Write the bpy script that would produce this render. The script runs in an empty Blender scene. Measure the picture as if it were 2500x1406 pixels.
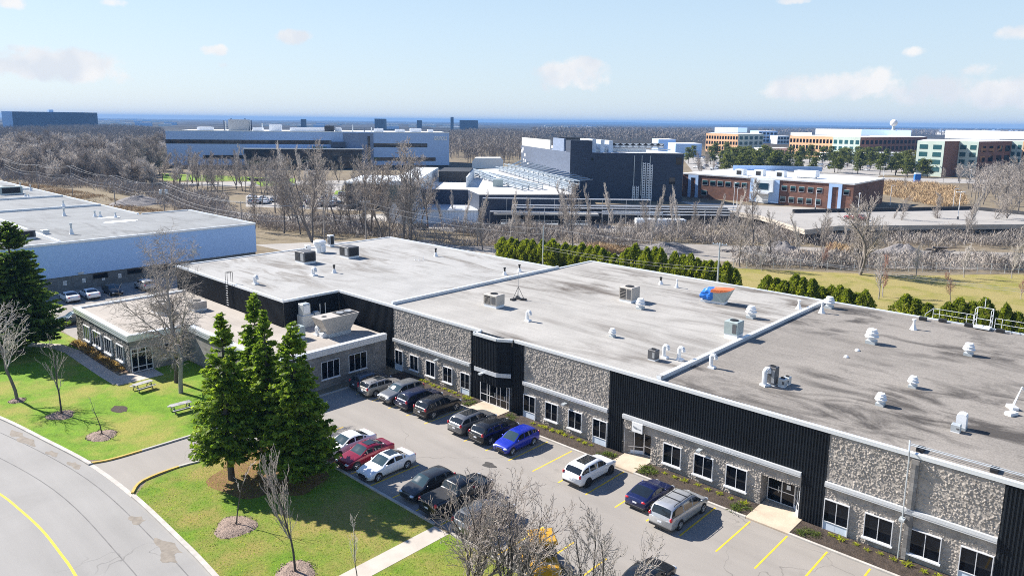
import bpy, math, random
import numpy as np
from mathutils import Vector, Matrix, noise as mnoise
from math import radians, sin, cos, pi, atan2, hypot

S = bpy.context.scene
COL = S.collection
RNG = random.Random(7)
NP = np.random.default_rng(7)

# ---------------------------------------------------------------- camera calibration (metres, drone at origin)
F_PX, YAW, PITCH, ROLL, C_X, C_Y, CAM_H = 1777.86, -.74589, .17644, -.01118, 1250.0, 613.92, 27.5
def _rot():
    f = np.array([sin(YAW)*cos(PITCH), cos(YAW)*cos(PITCH), -sin(PITCH)])
    r = np.array([cos(YAW), -sin(YAW), 0.0]); d = np.cross(f, r)
    c, s = cos(ROLL), sin(ROLL)
    return np.array([c*r+s*d, -s*r+c*d, f])
ROT = _rot()
def ray(x, y): return ROT.T @ np.array([(x-C_X)/F_PX, (y-C_Y)/F_PX, 1.0])
def G(x, y, z=0.0):
    """ground (or level z) point seen at pixel x, y of the 2500 px wide photograph"""
    d = ray(x, y); t = (z-CAM_H)/d[2]
    return (float(d[0]*t), float(d[1]*t), z)
def hor(x): return 299.6+(x-1250)*.0112
def depth_pt(x, y, dist):
    d = ray(x, y); n = hypot(d[0], d[1]); t = dist/n
    return (float(d[0]*t), float(d[1]*t), float(CAM_H+d[2]*t))
VF = (sin(YAW), cos(YAW)); VR = (cos(YAW), -sin(YAW))      # view forward / right on the ground

# ---------------------------------------------------------------- mesh builder
class MB:
    def __init__(self): self.v = []; self.f = []; self.m = []; self.mats = []
    def mi(self, m):
        if m not in self.mats: self.mats.append(m)
        return self.mats.index(m)
    def face(self, pts, m):
        b = len(self.v); self.v += [tuple(p) for p in pts]; self.f.append(tuple(range(b, b+len(pts)))); self.m.append(self.mi(m))
    def idx(self, verts, faces, m):
        b = len(self.v); self.v += [tuple(p) for p in verts]; k = self.mi(m)
        for f in faces: self.f.append(tuple(i+b for i in f)); self.m.append(k)
    def box(self, x0, x1, y0, y1, z0, z1, m):
        if x1 < x0: x0, x1 = x1, x0
        if y1 < y0: y0, y1 = y1, y0
        v = [(x, y, z) for z in (z0, z1) for x, y in ((x0, y0), (x1, y0), (x1, y1), (x0, y1))]
        self.idx(v, [(3,2,1,0), (4,5,6,7), (0,1,5,4), (1,2,6,5), (2,3,7,6), (3,0,4,7)], m)
    def obox(self, c, sx, sy, z0, z1, rz, m, taper=1.0):
        c0, s0 = cos(rz), sin(rz); v = []
        for z, k in ((z0, 1.0), (z1, taper)):
            for x, y in ((-sx, -sy), (sx, -sy), (sx, sy), (-sx, sy)):
                v.append((c[0]+(x*c0-y*s0)*k, c[1]+(x*s0+y*c0)*k, z))
        self.idx(v, [(3,2,1,0), (4,5,6,7), (0,1,5,4), (1,2,6,5), (2,3,7,6), (3,0,4,7)], m)
    def bevel_box(self, x0, x1, y0, y1, z0, z1, b, m):
        v = []
        for z, e in ((z0, 0), (z1-b, 0), (z1, b)):
            v += [(x0+e, y0+e, z), (x1-e, y0+e, z), (x1-e, y1-e, z), (x0+e, y1-e, z)]
        fs = [(3,2,1,0), (8,9,10,11)]
        for k in (0, 4):
            for i in range(4): fs.append((k+i, k+(i+1) % 4, k+4+(i+1) % 4, k+4+i))
        self.idx(v, fs, m)
    def tube(self, p, q, r0, r1, m, n=6, cap=True):
        p, q = Vector(p), Vector(q); d = q-p
        if d.length < 1e-6: return
        d.normalize(); a = d.orthogonal().normalized(); b = d.cross(a); v = []
        for c, r in ((p, r0), (q, r1)):
            for i in range(n):
                t = 2*pi*i/n; v.append(tuple(c+a*(r*cos(t))+b*(r*sin(t))))
        fs = [(i, (i+1) % n, n+(i+1) % n, n+i) for i in range(n)]
        if cap: fs += [tuple(range(n-1, -1, -1)), tuple(range(n, 2*n))]
        self.idx(v, fs, m)
    def path(self, pts, r, m, n=6):
        for a, b in zip(pts, pts[1:]): self.tube(a, b, r, r, m, n)
    def lathe(self, cx, cy, prof, m, n=14):
        v = []; fs = []
        for r, z in prof:
            for i in range(n): v.append((cx+r*cos(2*pi*i/n), cy+r*sin(2*pi*i/n), z))
        for k in range(len(prof)-1):
            for i in range(n): fs.append((k*n+i, k*n+(i+1) % n, (k+1)*n+(i+1) % n, (k+1)*n+i))
        fs += [tuple(range(n-1, -1, -1)), tuple((len(prof)-1)*n+i for i in range(n))]
        self.idx(v, fs, m)
    def prism(self, poly, z0, z1, m, mtop=None):
        n = len(poly); a = sum(poly[i][0]*poly[(i+1) % n][1]-poly[(i+1) % n][0]*poly[i][1] for i in range(n))
        if a < 0: poly = poly[::-1]
        v = [(p[0], p[1], z0) for p in poly]+[(p[0], p[1], z1) for p in poly]
        self.idx(v, [(i, (i+1) % n, n+(i+1) % n, n+i) for i in range(n)], m)
        self.face([(p[0], p[1], z1) for p in poly], mtop or m)
    def sheet(self, poly, z, m):
        n = len(poly); a = sum(poly[i][0]*poly[(i+1) % n][1]-poly[(i+1) % n][0]*poly[i][1] for i in range(n))
        if a < 0: poly = poly[::-1]
        self.face([(p[0], p[1], z) for p in poly], m)
    def strip(self, line, w, z, m, z1=None):
        """ribbon of width w centred on a polyline; with z1 a kerb-like bar"""
        L = []; R = []
        for i, p in enumerate(line):
            a = line[max(0, i-1)]; b = line[min(len(line)-1, i+1)]
            dx, dy = b[0]-a[0], b[1]-a[1]; l = hypot(dx, dy) or 1; nx, ny = -dy/l*w/2, dx/l*w/2
            L.append((p[0]+nx, p[1]+ny)); R.append((p[0]-nx, p[1]-ny))
        for i in range(len(line)-1):
            t = z if z1 is None else z1
            self.face([(*R[i], t), (*R[i+1], t), (*L[i+1], t), (*L[i], t)], m)
            if z1 is not None:
                self.face([(*R[i], z), (*R[i+1], z), (*R[i+1], z1), (*R[i], z1)], m)
                self.face([(*L[i+1], z), (*L[i], z), (*L[i], z1), (*L[i+1], z1)], m)
        if z1 is not None:
            for i, o in ((0, 1), (-1, -1)):
                self.face([(*L[i], z), (*R[i], z), (*R[i], z1), (*L[i], z1)][::o], m)
    def ellipsoid(self, c, rx, ry, rz, m, n=10, k=6):
        v = []; fs = []
        for j in range(k+1):
            t = pi*j/k
            for i in range(n): v.append((c[0]+rx*sin(t)*cos(2*pi*i/n), c[1]+ry*sin(t)*sin(2*pi*i/n), c[2]-rz*cos(t)))
        for j in range(k):
            for i in range(n): fs.append((j*n+i, j*n+(i+1) % n, (j+1)*n+(i+1) % n, (j+1)*n+i))
        self.idx(v, fs, m)
    def arr(self, V, Q, m):
        """numpy verts and faces"""
        b = len(self.v); self.v += list(map(tuple, V.tolist())); k = self.mi(m)
        self.f += [tuple(i+b for i in q) for q in Q.tolist()]; self.m += [k]*len(Q)
    def mesh(self, name, smooth=False):
        me = bpy.data.meshes.new(name); me.from_pydata(self.v, [], self.f)
        for m in self.mats: me.materials.append(m)
        me.polygons.foreach_set('material_index', self.m)
        if smooth: me.polygons.foreach_set('use_smooth', [True]*len(self.f))
        me.update(); return me

def np_mesh(name, V, Q, mats, mi=None, smooth=False):
    me = bpy.data.meshes.new(name); V = np.asarray(V, np.float32); Q = np.asarray(Q, np.int32); k = Q.shape[1]
    me.vertices.add(len(V)); me.vertices.foreach_set('co', V.ravel())
    me.loops.add(Q.size); me.loops.foreach_set('vertex_index', Q.ravel())
    me.polygons.add(len(Q)); me.polygons.foreach_set('loop_start', np.arange(0, Q.size, k, dtype=np.int32))
    for m in mats: me.materials.append(m)
    if mi is not None: me.polygons.foreach_set('material_index', np.asarray(mi, np.int32))
    me.update(calc_edges=True); me.validate(); return me

def tag(o, label=None, cat=None, group=None, kind=None):
    for k, v in (('label', label), ('category', cat), ('group', group), ('kind', kind)):
        if v: o[k] = v
    return o
def thing(name, label, cat, loc=(0, 0, 0), rz=0.0, group=None):
    o = bpy.data.objects.new(name, None); COL.objects.link(o); o.location = loc; o.rotation_euler = (0, 0, rz)
    o.empty_display_size = .3
    return tag(o, label, cat, group)
def part(name, mb, parent, label=None, smooth=False, world=False):
    """mesh child; world=True: the builder holds world coordinates of an unrotated thing"""
    me = mb if isinstance(mb, bpy.types.Mesh) else mb.mesh(name, smooth)
    o = bpy.data.objects.new(name, me); COL.objects.link(o); o.parent = parent
    if world:
        L = Vector((0, 0, 0)); q = parent
        while q: L += q.location; q = q.parent
        me.transform(Matrix.Translation(-L))
    if label: o['label'] = label
    return o
def solo(name, mb, label, cat, loc=(0, 0, 0), rz=0.0, group=None, smooth=False, kind=None):
    me = mb if isinstance(mb, bpy.types.Mesh) else mb.mesh(name, smooth)
    o = bpy.data.objects.new(name, me); COL.objects.link(o); o.location = loc; o.rotation_euler = (0, 0, rz)
    return tag(o, label, cat, group, kind)
def struct(name, mb, label=None): return solo(name, mb, label, name.replace('_', ' '), kind='structure')
KIDS = {}
def kids(o):
    return [c for c in o.children]
def clone(src, loc, rz=0.0, label=None, group=None, scale=None):
    def cp(o, par):
        c = o.copy(); COL.objects.link(c); c.parent = par
        for k in o.children: cp(k, c)
        return c
    r = cp(src, None); r.location = loc; r.rotation_euler = (0, 0, rz)
    if scale: r.scale = scale if hasattr(scale, '__len__') else (scale,)*3
    if label: r['label'] = label
    if group: r['group'] = group
    return r

# ---------------------------------------------------------------- materials
def _mat(name):
    m = bpy.data.materials.new(name); m.use_nodes = True
    nt = m.node_tree; b = nt.nodes['Principled BSDF']; return m, nt, b
def _ramp(nt, fac, stops):
    r = nt.nodes.new('ShaderNodeValToRGB'); nt.links.new(fac, r.inputs['Fac']); e = r.color_ramp.elements
    while len(e) > 1: e.remove(e[-1])
    e[0].position = stops[0][0]; e[0].color = (*stops[0][1], 1)
    for p, c in stops[1:]:
        x = e.new(p); x.color = (*c, 1)
    return r.outputs['Color']
def _coords(nt, scale=(1, 1, 1), rot=(0, 0, 0), src='Object'):
    t = nt.nodes.new('ShaderNodeTexCoord'); mp = nt.nodes.new('ShaderNodeMapping')
    nt.links.new(t.outputs[src], mp.inputs['Vector']); mp.inputs['Scale'].default_value = scale; mp.inputs['Rotation'].default_value = rot
    return mp.outputs['Vector']
def _noise(nt, vec, scale, detail=4, rough=.55, dist=0.0):
    n = nt.nodes.new('ShaderNodeTexNoise'); nt.links.new(vec, n.inputs['Vector'])
    n.inputs['Scale'].default_value = scale; n.inputs['Detail'].default_value = detail; n.inputs['Roughness'].default_value = rough
    n.inputs['Distortion'].default_value = dist; return n.outputs['Fac']
def _mix(nt, fac, a, b, mode='MIX'):
    x = nt.nodes.new('ShaderNodeMix'); x.data_type = 'RGBA'; x.blend_type = mode; x.clamp_factor = True
    for s, k in ((fac, 0), (a, 6), (b, 7)):
        if hasattr(s, 'is_linked'): nt.links.new(s, x.inputs[k])
        elif isinstance(s, (int, float)): x.inputs[k].default_value = s
        else: x.inputs[k].default_value = (*s, 1)
    return x.outputs[2]
def _math(nt, op, a, b=None, c=None):
    x = nt.nodes.new('ShaderNodeMath'); x.operation = op
    for i, s in enumerate((a, b, c)):
        if s is None: continue
        if hasattr(s, 'is_linked'): nt.links.new(s, x.inputs[i])
        else: x.inputs[i].default_value = s
    return x.outputs[0]
def _bump(nt, b, h, strength, dist=.05):
    x = nt.nodes.new('ShaderNodeBump'); nt.links.new(h, x.inputs['Height']); x.inputs['Strength'].default_value = strength; x.inputs['Distance'].default_value = dist
    nt.links.new(x.outputs['Normal'], b.inputs['Normal'])
def mat(name, col, rough=.7, metal=0.0, var=.18, scale=.6, detail=4, bump=None, coat=0.0, spec=.4, stretch=(1, 1, 1), src='Object'):
    m, nt, b = _mat(name)
    b.inputs['Roughness'].default_value = rough; b.inputs['Metallic'].default_value = metal
    b.inputs['Coat Weight'].default_value = coat; b.inputs['Specular IOR Level'].default_value = spec
    b.inputs['Coat Roughness'].default_value = .05
    b.inputs['Base Color'].default_value = (*col, 1)
    if var or bump: v = _coords(nt, stretch, src=src)
    if var:
        f = _noise(nt, v, scale, detail)
        c = _ramp(nt, f, [(.25, tuple(x*(1-var) for x in col)), (.75, tuple(min(1, x*(1+var)) for x in col))])
        nt.links.new(c, b.inputs['Base Color'])
    if bump: _bump(nt, b, _noise(nt, v, bump[0], 5), bump[1], bump[2] if len(bump) > 2 else .05)
    return m
def glass_mat(name, col, rough=.06, spec=.6):
    m, nt, b = _mat(name); b.inputs['Base Color'].default_value = (*col, 1); b.inputs['Roughness'].default_value = rough
    b.inputs['Specular IOR Level'].default_value = spec; b.inputs['Coat Weight'].default_value = .3 if spec > .5 else 0; b.inputs['Coat Roughness'].default_value = .02
    v = _coords(nt, (1, 1, 1)); _bump(nt, b, _noise(nt, v, .9, 2), .08, .02); return m
M = {}
def ground_mat():
    m, nt, b = _mat('dry_ground'); v = _coords(nt); b.inputs['Roughness'].default_value = .95; b.inputs['Specular IOR Level'].default_value = .1
    c = _ramp(nt, _noise(nt, v, .018, 6, .6), [(.3, (.085, .066, .047)), (.48, (.16, .125, .085)), (.6, (.20, .165, .105)), (.75, (.115, .095, .075))])
    c2 = _mix(nt, _ramp(nt, _noise(nt, v, .35, 5, .7), [(.35, (0, 0, 0)), (.7, (1, 1, 1))]), c, (.25, .21, .15))
    far = nt.nodes.new('ShaderNodeTexCoord'); ln = nt.nodes.new('ShaderNodeVectorMath'); ln.operation = 'LENGTH'; nt.links.new(far.outputs['Object'], ln.inputs[0])
    mr = nt.nodes.new('ShaderNodeMapRange'); nt.links.new(ln.outputs['Value'], mr.inputs['Value']); mr.inputs['From Min'].default_value = 500; mr.inputs['From Max'].default_value = 1000
    wood = _ramp(nt, _noise(nt, v, .004, 6, .6), [(.35, (.035, .034, .030)), (.6, (.060, .052, .042)), (.7, (.10, .085, .06))])
    nt.links.new(_mix(nt, mr.outputs[0], c2, wood), b.inputs['Base Color']); _bump(nt, b, _noise(nt, v, 1.3, 6, .7), .8, .15); return m
def grass_mat(name, green, dry, dryamt, bscale=2.2):
    m, nt, b = _mat(name); v = _coords(nt); b.inputs['Roughness'].default_value = .9; b.inputs['Specular IOR Level'].default_value = .15
    f = _noise(nt, v, .16, 6, .62); dk = tuple(x*.62 for x in green); lt = (green[0]*1.35, green[1]*1.18, green[2])
    c = _ramp(nt, _noise(nt, v, .8, 6, .75), [(.3, dk), (.5, green), (.7, lt)])
    c = _mix(nt, _ramp(nt, f, [(dryamt, (0, 0, 0)), (dryamt+.16, (.85, .85, .85))]), c, dry)
    c = _mix(nt, _ramp(nt, _noise(nt, v, 6, 4, .7), [(.3, (.5, .5, .5)), (.6, (0, 0, 0))]), c, dk)
    nt.links.new(c, b.inputs['Base Color']); _bump(nt, b, _noise(nt, v, bscale*3, 6, .8), .9, .09); return m
def asphalt_mat(name, col, seed=0.0):
    m, nt, b = _mat(name); v = _coords(nt, (1, 1, 1), (0, 0, .1+seed)); b.inputs['Roughness'].default_value = .9; b.inputs['Specular IOR Level'].default_value = .25
    s = lambda k: tuple(x*k for x in col)
    c = _ramp(nt, _noise(nt, v, .12, 6, .6, .6), [(.28, s(.84)), (.5, s(1)), (.72, s(1.12))])
    w = _coords(nt, (.05, .6, 1), (0, 0, seed)); c = _mix(nt, .35, c, _ramp(nt, _noise(nt, w, 1.2, 5, .6), [(.3, s(.8)), (.7, s(1.15))]))
    # hairline cracks: thin band of a warped voronoi edge field
    d = nt.nodes.new('ShaderNodeVectorMath'); d.operation = 'ADD'; n = nt.nodes.new('ShaderNodeTexNoise'); n.inputs['Scale'].default_value = .5; nt.links.new(v, n.inputs['Vector'])
    sc = nt.nodes.new('ShaderNodeVectorMath'); sc.operation = 'SCALE'; sc.inputs['Scale'].default_value = 2.4; nt.links.new(n.outputs['Color'], sc.inputs[0])
    nt.links.new(v, d.inputs[0]); nt.links.new(sc.outputs[0], d.inputs[1])
    vo = nt.nodes.new('ShaderNodeTexVoronoi'); vo.feature = 'DISTANCE_TO_EDGE'; vo.inputs['Scale'].default_value = .085; nt.links.new(d.outputs[0], vo.inputs['Vector'])
    cr = _ramp(nt, vo.outputs['Distance'], [(0, (.55, .55, .55)), (.003, (0, 0, 0))])
    gate = _ramp(nt, _noise(nt, v, .09, 2), [(.5, (0, 0, 0)), (.56, (1, 1, 1))])
    c = _mix(nt, _mix(nt, 1.0, cr, gate, 'MULTIPLY'), c, s(.35))
    c = _mix(nt, _ramp(nt, _noise(nt, v, .35, 3, .5), [(.70, (0, 0, 0)), (.78, (.5, .5, .5))]), c, s(.6))
    nt.links.new(c, b.inputs['Base Color']); _bump(nt, b, _noise(nt, v, 14, 4, .8), .35, .02); return m
def roof_mat(name, col, stain, lo, hi, amt, stretch=(.35, 1.3, 1), rot=.25, grit=.06):
    m, nt, b = _mat(name); b.inputs['Roughness'].default_value = .88; b.inputs['Specular IOR Level'].default_value = .25
    v = _coords(nt); w = _coords(nt, stretch, (0, 0, rot)); s = lambda k: tuple(min(1, x*k) for x in col)
    c = _ramp(nt, _noise(nt, v, .22, 5, .6, .4), [(.3, s(.86)), (.5, s(1)), (.7, s(1.1))])
    big = _noise(nt, v, .045, 3, .5, .3)
    st = _ramp(nt, _noise(nt, w, .30, 6, .66, .8), [(lo, (0, 0, 0)), (hi, (1, 1, 1))])
    gate = _ramp(nt, big, [(.40, (.12, .12, .12)), (.58, (1, 1, 1))])
    x = _mix(nt, 1.0, st, gate, 'MULTIPLY'); x = _mix(nt, 1.0, x, (amt, amt, amt), 'MULTIPLY')
    c = _mix(nt, x, c, stain)
    br = nt.nodes.new('ShaderNodeTexBrick'); nt.links.new(_coords(nt, (1, 1, 1)), br.inputs['Vector']); br.inputs['Scale'].default_value = .1
    br.inputs['Brick Width'].default_value = 1.1; br.inputs['Row Height'].default_value = .1; br.inputs['Mortar Size'].default_value = .0035
    for k, val in (('Color1', (1, 1, 1, 1)), ('Color2', (.97, .97, .97, 1)), ('Mortar', (.84, .84, .84, 1))): br.inputs[k].default_value = val
    c = _mix(nt, .8, c, br.outputs['Color'], 'MULTIPLY')
    g = _ramp(nt, _noise(nt, v, 9, 3, .8), [(.3, (1-grit*3,)*3), (.7, (1+grit,)*3)])
    c = _mix(nt, 1.0, c, g, 'MULTIPLY')
    nt.links.new(c, b.inputs['Base Color']); _bump(nt, b, _noise(nt, v, 3, 6, .7), .3, .03); return m
def stone_mat(name, cols, scale, bump, sx=1.0):
    m, nt, b = _mat(name); b.inputs['Roughness'].default_value = .85; v = _coords(nt, (sx, sx, 1.5))
    vo = nt.nodes.new('ShaderNodeTexVoronoi'); vo.inputs['Scale'].default_value = scale; nt.links.new(v, vo.inputs['Vector'])
    ve = nt.nodes.new('ShaderNodeTexVoronoi'); ve.feature = 'DISTANCE_TO_EDGE'; ve.inputs['Scale'].default_value = scale; nt.links.new(v, ve.inputs['Vector'])
    sp = nt.nodes.new('ShaderNodeSeparateColor'); nt.links.new(vo.outputs['Color'], sp.inputs[0])
    c = _ramp(nt, sp.outputs[0], cols); e = _ramp(nt, ve.outputs['Distance'], [(.02, (0, 0, 0)), (.12, (1, 1, 1))])
    c = _mix(nt, e, (.09, .085, .08), c); c = _mix(nt, 1.0, c, _ramp(nt, _noise(nt, v, 5, 4), [(.3, (.75,)*3), (.7, (1.15,)*3)]), 'MULTIPLY')
    nt.links.new(c, b.inputs['Base Color']); _bump(nt, b, e, bump, .06); return m
def brick_mat(name, col, mortar, scale, w=.5, h=.25, vary=.25, rotx=True):
    m, nt, b = _mat(name); b.inputs['Roughness'].default_value = .85
    t = nt.nodes.new('ShaderNodeTexCoord'); sx = nt.nodes.new('ShaderNodeSeparateXYZ'); nt.links.new(t.outputs['Object'], sx.inputs[0])
    cb = nt.nodes.new('ShaderNodeCombineXYZ'); nt.links.new(_math(nt, 'ADD', sx.outputs[0], sx.outputs[1]), cb.inputs[0]); nt.links.new(sx.outputs[2], cb.inputs[1])
    br = nt.nodes.new('ShaderNodeTexBrick'); nt.links.new(cb.outputs[0], br.inputs['Vector']); br.inputs['Scale'].default_value = scale
    br.inputs['Brick Width'].default_value = w; br.inputs['Row Height'].default_value = h; br.inputs['Mortar Size'].default_value = .012
    br.inputs['Color1'].default_value = (*[x*(1-vary) for x in col], 1); br.inputs['Color2'].default_value = (*[x*(1+vary) for x in col], 1); br.inputs['Mortar'].default_value = (*mortar, 1)
    c = _mix(nt, 1.0, br.outputs['Color'], _ramp(nt, _noise(nt, t.outputs['Object'], .35, 5), [(.3, (.72,)*3), (.7, (1.2,)*3)]), 'MULTIPLY')
    nt.links.new(c, b.inputs['Base Color']); _bump(nt, b, br.outputs['Fac'], -.3, .02); return m
def leaf_mat(name, a, bcol, ccol, scale=.9):
    m, nt, b = _mat(name); b.inputs['Roughness'].default_value = .65; b.inputs['Specular IOR Level'].default_value = .25
    v = _coords(nt); f = _noise(nt, v, scale, 5, .75); c = _ramp(nt, f, [(.32, a), (.5, bcol), (.68, ccol)])
    oi = nt.nodes.new('ShaderNodeNewGeometry'); c = _mix(nt, 1.0, c, _ramp(nt, oi.outputs['Random Per Island'], [(0, (.6,)*3), (1, (1.45,)*3)]), 'MULTIPLY')
    nt.links.new(c, b.inputs['Base Color']); tr = nt.nodes.new('ShaderNodeBsdfTranslucent'); nt.links.new(_mix(nt, 1.0, c, (1.5, 1.5, .9), 'MULTIPLY'), tr.inputs['Color'])
    ms = nt.nodes.new('ShaderNodeMixShader'); ms.inputs[0].default_value = .48; nt.links.new(b.outputs[0], ms.inputs[1]); nt.links.new(tr.outputs[0], ms.inputs[2]); nt.links.new(ms.outputs[0], nt.nodes['Material Output'].inputs['Surface']); return m
def paint(name, col, metal=.25, rough=.32):
    m, nt, b = _mat(name); b.inputs['Base Color'].default_value = (*col, 1); b.inputs['Metallic'].default_value = metal; b.inputs['Roughness'].default_value = rough
    b.inputs['Coat Weight'].default_value = .55; b.inputs['Coat Roughness'].default_value = .04
    v = _coords(nt); c = _ramp(nt, _noise(nt, v, 2.5, 5), [(.3, tuple(x*.93 for x in col)), (.7, tuple(min(1, x*1.05) for x in col))])
    sx = nt.nodes.new('ShaderNodeSeparateXYZ'); nt.links.new(v, sx.inputs[0])
    d = _ramp(nt, _math(nt, 'ADD', sx.outputs[2], _math(nt, 'MULTIPLY', _noise(nt, v, 3, 4), .35)), [(.42, (.28,)*3), (.70, (0, 0, 0))])
    nt.links.new(_mix(nt, d, c, (.16, .145, .125)), b.inputs['Base Color']); return m

M['ground'] = ground_mat()
M['lawn'] = grass_mat('lawn_grass', (.150, .275, .022), (.34, .29, .08), .47)
M['lawn2'] = grass_mat('patchy_grass', (.140, .24, .024), (.34, .25, .09), .42)
M['lawn_needles'] = grass_mat('needle_litter', (.20, .12, .055), (.27, .17, .08), .45)
M['lawn_far'] = grass_mat('far_grass', (.225, .22, .048), (.35, .28, .12), .36)
M['road'] = asphalt_mat('road_asphalt', (.285, .275, .26), .5)
M['lot'] = asphalt_mat('lot_asphalt', (.285, .262, .235), 0)
M['seam'] = mat('dark_road_seam', (.15, .145, .14), .9, var=.3, scale=.8)
M['grit'] = mat('sandy_road_grit', (.235, .205, .17), .95, var=.25, scale=2.5)
M['lot2'] = asphalt_mat('far_lot_asphalt', (.34, .32, .295), 1.2)
M['concrete'] = mat('pale_concrete', (.46, .41, .35), .9, var=.14, scale=.8, bump=(6, .2, .02))
M['slab'] = mat('entrance_concrete', (.50, .41, .31), .9, var=.2, scale=.7, bump=(6, .2, .02))
M['kerb'] = mat('kerb_concrete', (.44, .41, .37), .9, var=.2, scale=1.5, bump=(5, .2, .02))
M['kerb_yellow'] = mat('yellow_kerb_paint', (.50, .34, .08), .8, var=.2, scale=1.5)
M['yellow'] = mat('yellow_line_paint', (.72, .47, .03), .75, var=.22, scale=2.2)
M['mulch'] = mat('bark_mulch', (.055, .040, .030), .95, var=.5, scale=3, bump=(9, .9, .08))
M['chips'] = mat('wood_chips', (.27, .20, .16), .95, var=.45, scale=7, bump=(11, 1.0, .1))
M['oil'] = mat('oil_patch', (.06, .055, .05), .7, var=.4, scale=1.8)
M['gravel'] = mat('gravel_yard', (.27, .245, .215), .95, var=.25, scale=.25, bump=(2, .6, .1))
M['pile'] = mat('grey_gravel_pile', (.20, .185, .18), .95, var=.3, scale=.9, bump=(3, .9, .2))
M['roof_beige'] = roof_mat('light_roof_membrane', (.385, .368, .34), (.090, .072, .058), .445, .63, .95, (.22, 1.1, 1), .12)
M['roof_white'] = roof_mat('pale_roof_membrane', (.375, .368, .352), (.14, .12, .10), .48, .66, .8)
M['roof_cool'] = roof_mat('cool_grey_roof', (.255, .265, .27), (.10, .10, .10), .48, .68, .7)
M['roof_grey'] = roof_mat('gravel_grey_roof', (.275, .25, .222), (.058, .051, .046), .455, .62, .9, (.5, 1.2, 1), .35, .12)
M['roof_tan'] = roof_mat('tan_roof_membrane', (.40, .36, .315), (.25, .19, .14), .5, .72, .5)
M['roof_snow'] = mat('white_roof', (.78, .79, .80), .7, var=.05, scale=.1)
M['rock'] = mat('rock_face_concrete', (.375, .335, .295), .9, var=.22, scale=1.4, bump=(7, .5, .05))
M['stone'] = stone_mat('rubble_stone', [(0, (.12, .115, .11)), (.35, (.30, .28, .26)), (.6, (.22, .20, .185)), (1, (.44, .41, .37))], 2.6, .8)
M['block'] = brick_mat('grey_block', (.25, .235, .22), (.16, .15, .14), 1.0, .6, .3, .22)
M['black'] = mat('black_ribbed_cladding', (.010, .013, .017), .6, var=.25, scale=.4, spec=.22)
M['dark_wall'] = mat('charcoal_wall', (.035, .037, .042), .7, var=.2, scale=.3)
M['coping'] = mat('white_coping_metal', (.72, .74, .76), .35, metal=.25, var=.05, scale=.5)
M['band'] = mat('pale_metal_band', (.66, .68, .70), .35, metal=.3, var=.05, scale=.6)
M['frame'] = mat('white_aluminium', (.72, .73, .75), .4, metal=.2, var=.04, scale=1)
M['sill'] = mat('window_sill_metal', (.76, .76, .77), .45, var=.04, scale=1)
M['glass'] = glass_mat('dark_window_glass', (.006, .008, .012), .05, .28)
M['glass_blue'] = glass_mat('blue_window_glass', (.02, .05, .08))
M['glass_teal'] = glass_mat('teal_window_glass', (.03, .10, .11))
M['panel_blue'] = mat('pale_blue_panel', (.66, .74, .84), .45, var=.06, scale=1)
M['galv'] = mat('galvanised_metal', (.52, .56, .58), .45, metal=.45, var=.14, scale=1.2)
M['white_metal'] = mat('white_painted_metal', (.78, .79, .80), .45, var=.06, scale=1)
M['tan_metal'] = mat('beige_unit_metal', (.46, .42, .37), .5, metal=.1, var=.1, scale=1)
M['dgrey_metal'] = mat('dark_grey_unit_metal', (.12, .12, .125), .55, metal=.2, var=.18, scale=1)
M['green_metal'] = mat('grey_green_unit_metal', (.36, .42, .41), .5, metal=.1, var=.1, scale=1)
M['grille'] = mat('black_grille', (.02, .02, .022), .6, var=.3, scale=4)
M['rubber'] = mat('tyre_rubber', (.018, .018, .019), .85, var=.2, scale=4)
M['rim'] = mat('wheel_alloy', (.50, .51, .52), .35, metal=.7, var=.08, scale=3)
M['rim_dark'] = mat('dark_wheel_alloy', (.05, .05, .055), .4, metal=.6, var=.1, scale=3)
M['car_glass'] = glass_mat('car_window_glass', (.012, .016, .020), .04, .7)
M['car_screen'] = glass_mat('windscreen_glass', (.03, .055, .065), .04, .8)
M['trim'] = mat('black_plastic_trim', (.022, .022, .024), .6, var=.15, scale=3)
M['red_lens'] = mat('red_lamp_lens', (.55, .02, .03), .2, var=.1, scale=5, coat=.5)
M['clear_lens'] = mat('clear_lamp_lens', (.62, .66, .70), .12, var=.08, scale=5, coat=.6, metal=.2)
M['plate'] = mat('licence_plate_white', (.72, .74, .78), .5, var=.08, scale=9)
M['bark'] = mat('grey_bark', (.165, .145, .13), .95, var=.35, scale=1.5, stretch=(1, 1, .3))
M['bark_dark'] = mat('dark_bark', (.085, .072, .063), .95, var=.35, scale=1.5, stretch=(1, 1, .3))
M['bush_twig'] = mat('bush_twig', (.33, .285, .25), .95, var=.35, scale=1.2)
M['slate_lit'] = mat('sunlit_side_slate', (.095, .12, .175), .65, var=.14, scale=.3, stretch=(1, 1, 6))  # lighter slate for the plant's sun-facing side, sunlight put into the colour
M['bark_pale'] = mat('pale_birch_bark', (.30, .27, .25), .9, var=.4, scale=1.2, stretch=(1, 1, .4))
M['twig'] = mat('grey_twig', (.35, .31, .275), .95, var=.3, scale=.4)
M['twig_wood'] = mat('woodland_twig', (.26, .23, .205), .95, var=.6, scale=.09)
M['twig_pale'] = mat('pale_twig', (.56, .51, .46), .95, var=.3, scale=.3)
M['twig_red'] = mat('reddish_twig', (.34, .19, .145), .95, var=.3, scale=.4)
M['brush'] = mat('brushwood_twig', (.32, .283, .25), .95, var=.45, scale=.12)
M['straw'] = mat('dry_reed_straw', (.44, .315, .18), .95, var=.15, scale=.25)
M['needle'] = leaf_mat('spruce_needles', (.055, .095, .016), (.15, .235, .026), (.36, .43, .055))
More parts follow.
